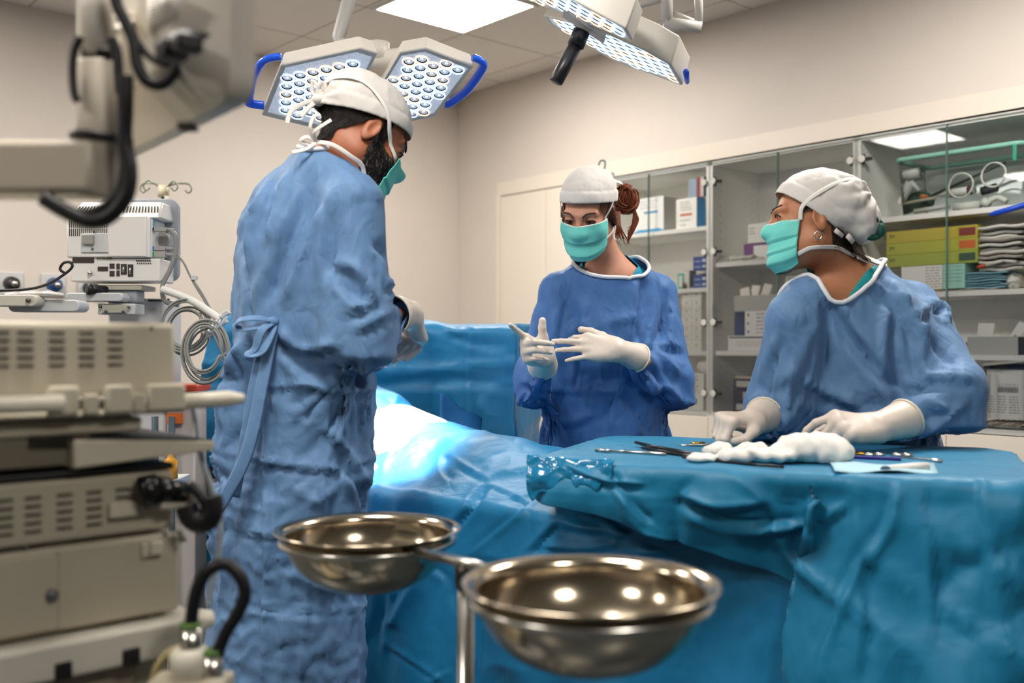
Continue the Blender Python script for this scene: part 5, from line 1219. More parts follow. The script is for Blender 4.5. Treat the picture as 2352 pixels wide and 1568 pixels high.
def gown(k, G, cut, lo, hi, root, material, strokes=(), h=.0095, grow=1.05, g=1.2, lim=(-.022, .012), hem=.3, amp=2.6, col=None, rough=.0105):
    V, F, bm = shell(G, cut, lo, hi, h, sm=2)
    gf = Field(G, V.min(0) - .08, V.max(0) + .08, .014)
    V = cloth(V, F, bm & (V[:, 2] > hem + .1), None, grow=grow, steps=30, iters=8, g=g, shellr=lim, gn=gf)
    N = vnormals(V, F); free = np.clip(np.abs(gf(V)[0]) * 0 + 1, 0, 1); free[bm] = 0
    X = V * A(11, 11, 5.5); X = X + .5 * np.stack([noise3(X * .7, 201), noise3(X * .7, 202), noise3(X * .7, 203)], 1)
    rd = lambda X, q: (1 - np.abs(noise3(X, q))) ** 4
    rg = rd(X, 211) - rd(X * 1.1, 221) + .5 * (rd(X * 2.1, 212) - rd(X * 1.9, 222)) + .25 * (rd(X * 4, 213) - rd(X * 3.7, 223))
    ms = np.clip(.55 + .9 * noise3(V * 3.1, 215), .1, 1.2)
    V = V + N * (rough * rg * ms * free)[:, None]
    if strokes: V = creases(V, F, [(p, w, a * amp) for p, w, a in strokes])
    if col is not None:
        for _ in range(2):
            d = col(V); m = d < .010; V[m] += grad(col, V[m]) * (.010 - d[m])[:, None]
    V = smooth_mesh(V, F, 1, .15, bm)
    o = mesh('gown', V, F, material, root, solid=-.0012)
    L = border_loop(F); L = max((l for l in L if np.linalg.norm(V[l].mean(0) - k['nb']) < .2), key=len)
    Nb = vnormals(V, F)[L]; b = MB(); b.tube((V[L] + Nb * .003)[::2], .006, 8, closed=True); b.build('collar_binding', M_TRIM, root)
    return V, F, o
def cap_mesh(root, hc, H, s, capf, pt, nrm, amp=.003, seed=0, knot=None, band=.03, material=None):
    q = local(hc, H, s); nrm = unit(nrm)
    cut = lambda P: ((q(P) - A(*pt)) @ nrm) * s
    V, F, bm = shell(capf, cut, hc - .24, hc + .24, .0045, sm=2)
    X = q(V); N = vnormals(V, F); hgt = (X - A(*pt)) @ nrm
    d = amp * fbm(X * A(26, 26, 14), seed, 3)
    if knot is not None:      # gathers running to the knot
        r = X - A(*knot); a = np.arctan2(r[:, 0], r[:, 2]); dist = np.linalg.norm(r, axis=1)
        d += .0035 * np.sin(a * 13 + 3 * noise3(X * 30, seed + 5)) * np.exp(-((dist - .05) / .05) ** 2)
    d *= np.clip((hgt - .004) / .03, .12, 1)
    d += .002 * (hgt < band) * (hgt > -.1) - .0015 * np.exp(-((hgt - band) / .004) ** 2)
    V = V + N * d[:, None]
    return mesh('cap', V, F, material or M_CAP, root, solid=.0015)
def scrub(root, k, S, hc, nk, vcut, material, rmax=.12):
    "the scrub top's neck that shows inside the gown"
    S = body_sdf(k, SDF().cone(hc - A(0, 0, .05), k['nb'], .045, .05)); f = lambda P: S(P) - .006
    cut = lambda P: np.minimum(np.minimum(vcut(P), P[:, 2] - (k['nb'][2] - .10)), rmax - np.linalg.norm((P - k['nb'])[:, :2], axis=1))
    V, F, bm = shell(f, cut, k['nb'] - A(.26, .26, .26), k['nb'] + A(.26, .26, .12), .006)
    mesh('scrub_top', V, F, material, root, solid=.002)
def strands(V, F, n, flow, length, seed, r=.00035, lift=.35):
    "short hairs growing from a surface; returns vertices and quads"
    g = np.random.RandomState(seed); q = F[g.randint(0, len(F), n)]; w = g.dirichlet((1, 1, 1, 1), n)
    B = (V[q] * w[:, :, None]).sum(1); N = vnormals(V, F)[q[:, 0]]; D = np.array([flow(b) for b in B]) if callable(flow) else np.tile(A(*flow), (n, 1))
    D = D - N * (D * N).sum(1, keepdims=True) + N * lift + .35 * g.randn(n, 3); D /= np.linalg.norm(D, axis=1, keepdims=True)
    L = length * (.6 + .8 * g.rand(n))[:, None]; S = np.cross(D, N); S /= np.linalg.norm(S, axis=1, keepdims=True) + 1e-9; T = np.cross(D, S)
    P = []
    for k, (t, rr) in enumerate(((-.1, 1), (.5, .9), (1, .25))):
        c = B + D * L * t - N * L * .25 * t * t
        for a in (0, 2.1, 4.2): P.append(c + (math.cos(a) * S + math.sin(a) * T) * r * rr)
    P = np.stack(P, 1); i = np.arange(n)[:, None] * 9; Fq = []
    for k in (0, 3):
        for a in range(3): Fq.append(i + np.array([[k + a, k + (a + 1) % 3, k + 3 + (a + 1) % 3, k + 3 + a]]))
    return P.reshape(-1, 3), np.concatenate(Fq)
def hairy(name, V, F, material, root, n, flow, length, seed, **kw):
    Vs, Fs = strands(V, F, n, flow, length, seed, **kw)
    return mesh(name, *join([V, Vs], [F, Fs]), material, root)
# ------------------------------------------------------------------ the surgeon on the left
def man():
    fwd = unit(A(.755, .656, 0)); right = A(fwd[1], -fwd[0], 0); s = 1.04
    hc = at(832, 312, 2.40); yaw = rad(30); H = frame((math.cos(yaw), math.sin(yaw), 0)) @ rotx(rad(-30))
    nb = A(-.452, 2.395, 1.548); c = A(-.50, 2.46, 1.36)
    k = dict(fwd=fwd, right=right, hc=hc, nb=nb, chest=c, pelvis=A(-.535, 2.46, .97), build=1.06,
             sR=A(-.365, 2.30, 1.475), sL=A(-.635, 2.62, 1.475), eR=A(-.352, 2.285, 1.20), eL=A(-.55, 2.78, 1.20),
             wR=at(936, 716, 2.46), wL=at(945, 752, 2.70))
    k['hR'] = k['wR'] + A(.004, .016, -.004); k['hL'] = k['wL'] + A(-.004, -.02, -.004)
    root = thing('person', 'bearded person in pale blue gown and tied white cap, seen from behind beside the patient', 'person', (-.53, 2.46, 0))
    hs = head_sdf(hc, H, nb, s, .06, True); full = body_sdf(k, head_sdf(hc, H, nb, s, .06, True)); q = local(hc, H, s)
    p = lambda x, y, z: hc + H @ (A(x, y, z) * s)
    Vs, Fs = two_level(k, full, hc, nb, A(-.85, 2.1, -.01), A(-.1, 3.0, 1.62))
    fl = {'i': (50, 45, 25), 'm': (58, 50, 28), 'r': (62, 52, 28), 'p': (55, 48, 28)}; th = [(.04, .045, -.022), (.046, .078, -.04), (.04, .1, -.055)]
    add_hands(k, {'R': (handM((.1, .88, -.45), (.8, .2, .55), 'R'), {'i': (26, 30, 18), 'm': (30, 34, 20), 'r': (34, 36, 20), 'p': (36, 34, 20)}, {'i': 3, 'p': -5}, th, 1.06, .045),
                  'L': (handM((-.35, -.8, -.2), (.4, -.3, .85), 'L'), fl, {'i': 4, 'p': -6}, th, 1.08, .045)}, Vs, Fs, root)
    mesh('body', *join(Vs, Fs), M_SKIN_M, root)
    # gown
    G = SDF(); T = np.stack([right, fwd, A(0, 0, 1)], 1)
    G.ell(c + A(-.012, 0, .01), A(.235, .175, .26), T, 0)
    G.cone(nb + A(.0, .0, -.03), c + A(0, 0, .02), .1, .16, .05, squash=(fwd, .8))
    G.cone(c - A(0, 0, .08), A(-.54, 2.46, .95), .178, .195, .06, squash=(fwd, .8))
    G.cone(A(-.54, 2.46, .95), A(-.585, 2.47, .2), .195, .25, .08, squash=(fwd, .82))
    for sd in 'RL':
        G.cone(nb - A(0, 0, .02), k['s' + sd], .075, .088, .05)
        G.cone(k['s' + sd], k['e' + sd], .097, .084, .012); G.cone(k['e' + sd], k['w' + sd], .085, .025, .02)
        G.ell(k['e' + sd] - A(0, 0, .012), .088, None, .03)
    nk = SDF().cone(nb + A(-.002, -.005, .005), nb + A(.03, .03, .12), .078, .07)
    st = [([(660, 400), (640, 480), (620, 560)], 13, .010), ([(720, 420), (660, 560), (610, 700)], 14, -.010), ([(745, 470), (690, 590), (650, 690)], 10, .008),
          ([(610, 430), (585, 520), (575, 620), (580, 760)], 15, .012), ([(560, 560), (575, 660), (578, 750)], 10, -.012),
          ([(790, 440), (765, 520), (752, 640)], 12, -.012), ([(760, 390), (790, 400), (830, 450)], 9, .006), ([(770, 470), (830, 440), (880, 455)], 8, .007),
          ([(755, 600), (820, 620), (860, 690)], 12, .008), ([(770, 640), (830, 690), (890, 660)], 9, -.008), ([(790, 720), (850, 690), (900, 650)], 9, .008),
          ([(810, 760), (870, 730), (930, 700)], 9, .006), ([(860, 560), (890, 590), (900, 640)], 10, -.009), ([(880, 640), (905, 660), (890, 690)], 8, .008),
          ([(560, 895), (690, 885), (780, 900), (880, 893)], 6, .006), ([(540, 1045), (650, 1065), (760, 1075), (850, 1055), (885, 1060)], 6, .007),
          ([(520, 1205), (610, 1225), (700, 1222), (860, 1205)], 6, .006), ([(520, 1370), (700, 1400), (860, 1390)], 6, .005),
          ([(612, 900), (608, 1080), (612, 1300), (600, 1560)], 6, .006), ([(700, 900), (705, 1050)], 6, .004), ([(830, 800), (842, 960), (846, 1100)], 8, .007),
          ([(860, 880), (866, 1020), (850, 1170)], 6, -.006), ([(640, 760), (690, 800), (780, 790)], 10, .008), ([(640, 790), (700, 850), (760, 870)], 12, -.007),
          ([(585, 770), (620, 850), (640, 960)], 10, .007), ([(740, 980), (800, 1040), (850, 1120)], 8, .007), ([(770, 1060), (820, 1110), (840, 1180)], 7, -.006),
          ([(560, 780), (530, 900), (500, 1080)], 14, .012), ([(575, 780), (555, 950), (545, 1100)], 14, -.014), ([(520, 1000), (490, 1200), (480, 1400)], 13, .010),
          ([(700, 1400), (690, 1560)], 7, .005), ([(640, 1410), (650, 1560)], 7, .004), ([(800, 1330), (740, 1340), (690, 1320)], 12, .008)]
    bs = body_sdf(k, SDF().cone(hc - A(0, 0, .05), nb, .045, .05))
    V, F, go = gown(k, G, gown_cut(k, nk, .26), A(-1.0, 2.0, .2), A(-.1, 3.05, 1.72), root, M_GOWN, st, grow=1.03, amp=2.4, col=bs)
    # the tie bow at the back of the waist
    d0 = at(578, 752, 2.22); b = MB(); fV = lambda P: G(P)
    d0 = onto(fV, [d0], .008)[0]
    for P, w in (([d0, d0 + A(-.03, -.02, .008), d0 + A(-.075, -.02, .002), d0 + A(-.08, -.01, -.016), d0 + A(-.04, -.02, -.014), d0], .011),
                 ([d0, d0 + A(-.02, -.03, -.02), d0 + A(-.035, -.03, -.06), d0 + A(-.05, -.03, -.075), d0 + A(-.02, -.04, -.07), d0 + A(-.004, -.02, -.03), d0], .012)):
        ribbon(b, P, w, .22, 8, (0, -.6, .8))
    b.sphere(d0 + A(0, -.004, 0), A(.014, .012, .012), 12, 8)
    ribbon(b, [d0, d0 + A(-.03, -.02, -.1), d0 + A(-.06, -.03, -.28), d0 + A(-.085, -.02, -.40)], .013, .12, 8, (0, -1, 0))
    ribbon(b, [d0, d0 + A(-.015, -.03, -.12), d0 + A(-.05, -.05, -.3), d0 + A(-.12, -.04, -.43)], .015, .12, 8, (0, -1, .2))
    b.build('waist_tie', M_GOWN, root)
    # hair and beard
    capn = unit(A(0, -.27, .96)); cp = A(0, .0, .030)
    def hair_cut(P):
        X = q(P); up = (X - cp) @ -capn + .012
        nape = (X - A(0, -.075, -.058)) @ unit(A(0, -.55, .85)) * -1
        nape = (X - A(0, -.06, -.062)) @ unit(A(0, -.35, .95))
        side = .012 + .35 * (X[:, 2] + .01) - X[:, 1]
        burn = np.minimum(np.minimum(X[:, 1] - .014, .034 - X[:, 1]), X[:, 2] + .06)
        back = np.minimum(nape, np.maximum(-.022 - X[:, 1] + .9 * np.maximum(X[:, 2] - .012, -.05), -1))
        return (np.minimum(up, np.maximum(back, burn)) + .004 * fbm(X * 90, 77, 2)) * s
    V, F, bm = shell(lambda P: hs(P) - .0035 - .0012 * noise3(P * 160, 9), hair_cut, hc - .22, hc + .22, .0038)
    M_HAIR = mat('dark cropped hair', '#1c1512', .75, noise=.5, nscale=300, bump=.5, bscale=500, bdist=.003)
    hairy('hair', V, F, M_HAIR, root, 5000, tuple(H @ A(0, -.35, -1)), .007, 3, lift=.12)
    def beard_cut(P):
        X = q(P); t = np.minimum(X[:, 1] - .006 - .25 * np.maximum(-.05 - X[:, 2], 0), -.022 + .35 * (.05 - X[:, 1]) - X[:, 2])
        return (np.minimum(np.minimum(t, X[:, 2] + .135), .5) + .003 * fbm(X * 110, 78, 2)) * s
    V, F, bm = shell(lambda P: hs(P) - .006 - .002 * noise3(P * 120, 4), beard_cut, hc - .22, hc + .22, .004)
    mb = mat('black beard with grey', '#2a2422', .8, noise=.8, nscale=260, bump=.6, bscale=380, bdist=.004)
    bo = hairy('beard', V, F, mb, root, 6500, tuple(H @ A(0, .25, -1)), .010, 5, lift=.3)
    V3, F3 = strands(V, F, 900, tuple(H @ A(0, .25, -1)), .010, 6, lift=.3); mesh('grey_hairs', V3, F3, mat('grey beard hair', '#8d8782', .6), bo)
    for x in (-1, 1): b = MB(); strip(b, [p(.012 * x, .1, .026), p(.03 * x, .095, .034), p(.05 * x, .08, .028)], hs, .0055, .002, .4); b.build('eyebrow', M_LASH, root)
    eyes(root, hc, H, s, (0, .9, -.4))
    for x in (-1, 1): b = MB(); b.tube([p(.046 * x, .085, .004), p(.036 * x, .096, .007), p(.02 * x, .096, .003)], .0022, 6); b.build('eyelashes', M_LASH, root)
    # cap
    cf = SDF().ell(p(0, -.012, .042), A(.086, .112, .098) * s, H).ell(p(0, -.07, .062), A(.066, .06, .056) * s, H, .03).ell(p(0, -.1, .0), A(.03, .028, .022) * s, H, .02)
    cap_mesh(root, hc, H, s, cf, cp, capn, .0035, 3, knot=(0, -.125, .0), band=.034)
    kn = p(0.01, -.128, .004); b = MB(); b.sphere(kn, A(.017, .017, .014), 12, 8)
    for dx, dy, dz in ((.016, -.012, .038), (-.008, -.03, .034), (-.02, -.014, .016)):
        e = A(dx, dy, dz); sd = unit(np.cross(e, A(.3, 1, 0))) * .011
        ribbon(b, [kn, kn + H @ (e * .5) + sd, kn + H @ e, kn + H @ (e * .5) - sd, kn], .0042, .14, 8, (.2, -1, 0))
    ribbon(b, [kn, p(.01, -.15, -.02), p(.005, -.165, -.055), p(.01, -.16, -.085)], .0055, .13, 8, (.2, -1, 0))
    ribbon(b, [kn, p(.02, -.14, -.03), p(.03, -.145, -.06)], .0055, .13, 8, (.2, -1, 0))
    b.build('cap_ties', M_CAP, root)
    # mask
    G2 = mask_grid(hs, hc, H, s, -.022, -.15, 44, off=.012, pleats=2)
    b = MB().grid(G2); b.build('mask', M_MASK, root, solid=.0015)
    fm = lambda P: np.minimum(np.minimum(hs(P) - .002, cf(P)), hs(P))
    b = MB(); tc, bc = G2[2, -1], G2[-3, -1]
    strip(b, [tc, p(.08, .035, .012), p(.086, .0, .05), p(.07, -.06, .075), p(.03, -.11, .06), p(0, -.13, .04)], fm, .0052, .003)
    strip(b, [G2[2, 0], p(-.08, .035, .012), p(-.086, .0, .05), p(-.07, -.06, .075), p(0, -.13, .04)], fm, .0052, .003)
    fb = lambda P: np.minimum(full(P), hs(P) - .009)
    Q = strip(b, [bc, p(.075, .02, -.09), p(.075, -.02, -.085), p(.06, -.07, -.085), p(.02, -.1, -.085)], fb, .0052, .003)
    strip(b, [G2[-3, 0], p(-.075, .02, -.09), p(-.075, -.02, -.085), p(-.05, -.075, -.085), p(.02, -.1, -.085)], fb, .0052, .003)
    e = Q[-1]
    for P in ([e, e + A(-.02, -.01, .01), e + A(-.034, -.01, .0), e + A(-.014, 0, -.006), e], [e, e + A(-.02, -.02, -.02), e + A(-.05, -.03, -.03)], [e, e + A(.0, -.02, .02), e + A(.04, -.03, .045)], [e, e + A(-.01, -.02, .03), e + A(0, -.02, .06)]):
        ribbon(b, P, .0045, .14, 8, (.1, -1, .2))
    b.build('mask_ties', M_STRAP, root)
man()
# ------------------------------------------------------------------ the red-haired assistant in the middle
def woman():
    fwd = unit(A(-.16, -.985, 0)); right = A(fwd[1], -fwd[0], 0); s = .97
    hc = at(1352, 492, 3.03); H = frame((-.40, -.916, 0)) @ rotx(rad(-24)) @ roty(rad(-4))
    nb = at(1404, 622, 3.12); c = at(1392, 745, 3.13)
    k = dict(fwd=fwd, right=right, hc=hc, nb=nb, chest=c, pelvis=at(1378, 1000, 3.17), build=.88,
             sR=at(1282, 668, 3.10), sL=at(1512, 672, 3.15), eR=at(1226, 858, 3.06), eL=at(1552, 862, 3.09),
             wR=at(1252, 832, 2.84), wL=at(1436, 808, 2.92))
    k['hR'] = at(1250, 815, 2.80); k['hL'] = at(1418, 803, 2.91)
    root = thing('person', 'red-haired person in blue gown looking down, gloved hands raised, behind the patient', 'person', (k['pelvis'][0], k['pelvis'][1], 0))
    hs = head_sdf(hc, H, nb + A(0, .0, .0), s, .048); full = body_sdf(k, head_sdf(hc, H, nb, s, .048)); q = local(hc, H, s)
    p = lambda x, y, z: hc + H @ (A(x, y, z) * s)
    Vs, Fs = two_level(k, full, hc, nb, A(-.05, 2.7, -.01), A(.75, 3.5, 1.6))
    add_hands(k, {'R': (handM((-.62, -.78, .22), (-.85, .5, -.05), 'R'), {'i': (4, 4, 2), 'm': (72, 62, 18), 'r': (74, 66, 16), 'p': (78, 70, 20)}, {'i': 10, 'p': -6},
                         [(.045, .032, -.016), (.068, .048, -.022), (.086, .054, -.026)], .98, .035),
                  'L': (handM((-.97, -.18, .12), (.05, -.95, .35), 'L'), {'i': (38, 34, 20), 'm': (8, 10, 6), 'r': (10, 10, 6), 'p': (8, 12, 8)}, {'i': 3, 'm': 1, 'r': -2, 'p': -12},
                         [(.044, .042, -.018), (.06, .075, -.03), (.064, .104, -.036)], .98, .05)}, Vs, Fs, root)
    mesh('body', *join(Vs, Fs), M_SKIN_W, root)
    G = SDF(); T = np.stack([right, fwd, A(0, 0, 1)], 1); pe = k['pelvis']
    G.ell(c + A(0, 0, -.0), A(.185, .145, .22), T, 0)
    G.cone(nb - A(0, 0, .03), c, .09, .15, .05, squash=(fwd, .8))
    G.cone(c - A(0, 0, .06), pe, .165, .19, .06, squash=(fwd, .74)); G.cone(pe, A(pe[0], pe[1] + .04, .4), .19, .2, .06, squash=(fwd, .72))
    for sd in 'RL':
        G.cone(nb - A(0, 0, .03), k['s' + sd], .07, .072, .05)
        G.cone(k['s' + sd], k['e' + sd], .078, .074, .012); G.cone(k['e' + sd], k['w' + sd], .078, .025, .02)
        G.ell(k['e' + sd] - A(0, 0, .015), .076, None, .03)
    nk = SDF().ell(nb + A(-.005, -.035, .012), A(.118, .115, .072), T @ rotx(rad(24)), 0).cone(nb, nb + A(0, -.02, .12), .075, .075, .03)
    st = [([(1360, 760), (1330, 740), (1300, 770)], 8, .006), ([(1330, 750), (1335, 830), (1320, 900)], 8, -.007), ([(1400, 740), (1430, 780), (1440, 840)], 9, -.006), ([(1385, 745), (1440, 735), (1470, 730)], 7, .007),
          ([(1480, 640), (1470, 720), (1465, 790)], 10, -.010), ([(1500, 620), (1500, 700), (1480, 780)], 8, .008), ([(1520, 640), (1540, 720), (1530, 800)], 9, .008), ([(1540, 660), (1515, 760), (1490, 810)], 9, -.008),
          ([(1500, 800), (1530, 830), (1560, 860)], 9, .008), ([(1465, 815), (1500, 850), (1530, 900)], 8, -.008), ([(1480, 800), (1520, 790), (1570, 800)], 8, .007),
          ([(1450, 840), (1470, 880), (1530, 895)], 8, .008), ([(1240, 895), (1340, 900), (1440, 900), (1510, 890)], 5, .004), ([(1287, 950), (1287, 1035)], 5, .004), ([(1260, 930), (1300, 970), (1360, 950)], 10, .006),
          ([(1380, 870), (1360, 900), (1355, 940)], 7, .005), ([(1420, 900), (1470, 960), (1490, 1000)], 9, -.005), ([(1240, 640), (1245, 720), (1240, 800)], 9, -.008), ([(1255, 640), (1275, 720), (1270, 860)], 10, .006), ([(1300, 690), (1290, 740), (1275, 800)], 7, -.006),
          ([(1340, 690), (1345, 760)], 14, .005), ([(1200, 870), (1230, 880), (1250, 860)], 8, .008), ([(1290, 625), (1330, 622), (1270, 640)], 5, .004)]
    bs = body_sdf(k, SDF().cone(hc - A(0, 0, .05), nb, .045, .05))
    V, F, go = gown(k, G, gown_cut(k, nk, .3), A(-.1, 2.6, .25), A(.8, 3.55, 1.6), root, M_GOWN2, st, h=.0092, hem=.3, grow=1.045, col=bs)
    b = MB(); e = onto(G, [at(1520, 960, 3.2)], .004)[0]
    ribbon(b, [e, e + A(.02, -.01, -.04), e + A(.03, -.01, -.1), e + A(.01, 0, -.1), e], .014, .2, 8, (0, -1, 0)); ribbon(b, [e, e + A(.01, 0, -.06), e + A(.012, 0, -.2)], .014, .15, 8, (0, -1, 0)); b.build('waist_tie', M_GOWN2, root)
    # scrub neckline
    R_ = frame(fwd); nv = nb + A(0, 0, .03)
    def vcut(P):
        X = (P - nb) @ R_; return np.minimum(np.maximum(np.abs(X[:, 0]) - .052 - .5 * np.minimum(X[:, 2] + .05, .2), -X[:, 1] - .0), .05 - X[:, 2])
    scrub(root, k, full, hc, nk, vcut, M_SCRUBB)
    # brows, eyes
    b = MB()
    for x in (-1, 1): b = MB(); strip(b, [p(.013 * x, .1, .022), p(.03 * x, .097, .031), p(.05 * x, .083, .030)], hs, .0026, .0012, .4); b.build('eyebrow', M_BROWN, root)
    eyes(root, hc, H, s, (.1, .9, -.45))
    for x in (-1, 1):
        b = MB(); b.tube([p(.049 * x, .084, .004), p(.04 * x, .0925, .0085), p(.032 * x, .095, .0088), p(.022 * x, .0935, .005)], .0024, 6)
        b.tube([p(.047 * x, .084, .001), p(.034 * x, .093, -.0035), p(.023 * x, .0925, .0)], .0014, 6); b.build('eyelashes', M_LASH, root)
    # cap
    capn = unit(A(0, -.22, .97)); cp = A(0, .0, .042)
    cf = SDF().ell(p(0, -.012, .05), A(.085, .109, .098) * s, H).ell(p(0, -.06, .07), A(.06, .055, .05) * s, H, .03)
    cap_mesh(root, hc, H, s, cf, cp, capn, .0025, 8, knot=(0, -.115, .06), band=.034)
    kn = p(.0, -.11, .10); b = MB()
    kn = at(1384, 398, 3.08)
    ribbon(b, [kn + A(0, .01, -.02), kn + A(-.012, 0, .015), kn + A(-.006, 0, .038), kn + A(.008, 0, .036), kn + A(.006, 0, .012), kn + A(0, .01, -.02)], .004, .15, 8, (0, -1, 0))
    ribbon(b, [kn + A(0, .01, -.02), kn + A(.018, 0, -.006), kn + A(.032, .0, .0), kn + A(.03, 0, -.012), kn + A(0, .01, -.02)], .0045, .15, 8, (0, -1, 0))
    g = [kn + A(.0, .0, -.02), at(1400, 412, 3.1), at(1428, 420, 3.12)]; ribbon(b, g, .014, .12, 6, (.2, -.5, .8))
    b.build('cap_ties', M_CAP, root)
    # hair
    M_RED = mat('auburn hair', '#7a3a16', .42, noise=.45, nscale=160, bump=.5, bscale=260, bdist=.003, aniso=(1, 1, .15))
    def hc_cut(P):
        X = q(P); return np.minimum((X - cp) @ -capn + .012, np.maximum(-.012 - X[:, 1] + .3 * X[:, 2], np.minimum(np.abs(X[:, 0]) - .058, .05 + 1.0 * (X[:, 2] - .02) - X[:, 1] * 1.0))) * s + 0 * P[:, 0]
    cutz = lambda P: np.minimum(hc_cut(P), (q(P)[:, 2] + .05) * s)
    V, F, bm = shell(lambda P: hs(P) - .003, cutz, hc - .22, hc + .22, .0038)
    hairy('hair', V, F, mat('brown swept hair', '#5a3420', .5, noise=.4, nscale=200, bump=.4, bscale=300, bdist=.002), root, 2500, tuple(H @ A(0, -1, .35)), .010, 7, lift=.02)
    bc = at(1436, 458, 3.16); hb = SDF().ell(bc, A(.038, .042, .045))
    b = MB(); b.sphere(bc, A(.028, .03, .034), 20, 14)
    r_ = random.Random(5)
    for i in range(95):
        Rb = rotx(r_.uniform(-.5, .5)) @ rotz(r_.uniform(-.7, .7)); rr = r_.uniform(.016, .037); a0 = r_.uniform(0, 6.3); P = []
        for t in np.linspace(0, PI * r_.uniform(.9, 1.5), 12):
            d = Rb @ A(math.cos(t + a0) * .9, -.55 + .25 * math.sin(t * 1.5), math.sin(t + a0) * 1.15); P.append(bc + d * A(.035, .037, .037) * (rr / .034))
        b.tube(P, [.0027 * math.sin(PI * (j + .6) / 13) + .0006 for j in range(12)], 6)
    for i in range(18):
        e = at(1449 + i * .7, 470 + 1.5 * i, 3.15); b.tube(spline([bc + A(.018, -.01, .01 - .003 * i), e + A(.008, 0, -.01), e + A(.004 - .001 * i, 0, -.06), e + A(-.012 - .001 * i, 0, -.075 - .007 * (i % 5))], 6), [.0019] * 13 + [.0013] * 4 + [.0005] * 2, 6)
    for i in range(11):
        e = at(1416 + i, 520, 3.1); b.tube(spline([e + A(0, .02, .05), e, e + A(-.004 + .002 * i, 0, -.03 - .002 * (i % 3)), e + A(.003 * i, 0, -.045 - .006 * (i % 4))], 6), [.0016] * 14 + [.0006] * 5, 6)
    b.build('hair_bun', M_RED, root)
    # mask
    G2 = mask_grid(hs, hc, H, s, -.003, -.12, 66, off=.008, pleats=2)
    m = b = MB().grid(G2); mk = b.build('mask', M_MASK, root, solid=.0015)
    b = MB(); b.tube(G2[1][::2] + 0, .0036, 6, flat=.5, nrm=[H[:, 1]] * len(G2[1][::2])); b.build('mask_edge', M_STRAP, mk)
    fm = lambda P: np.minimum(hs(P), cf(P)); b = MB()
    for j, sg in ((-1, 1), (0, -1)):
        sx = np.sign((q(G2[2, j][None])[0])[0])
        strip(b, [G2[1, j], p(.074 * sx, .03, .02), p(.085 * sx, .005, .05), p(.08 * sx, -.03, .085), p(.03 * sx, -.09, .12)], fm, .0042, .0028)
        strip(b, [G2[-16, j], p(.073 * sx, .015, -.055), p(.08 * sx, -.018, -.03), p(.072 * sx, -.05, -.02), p(.03 * sx, -.1, -.02)], fm, .0042, .003)
    b.build('mask_ties', M_STRAP, root)
woman()
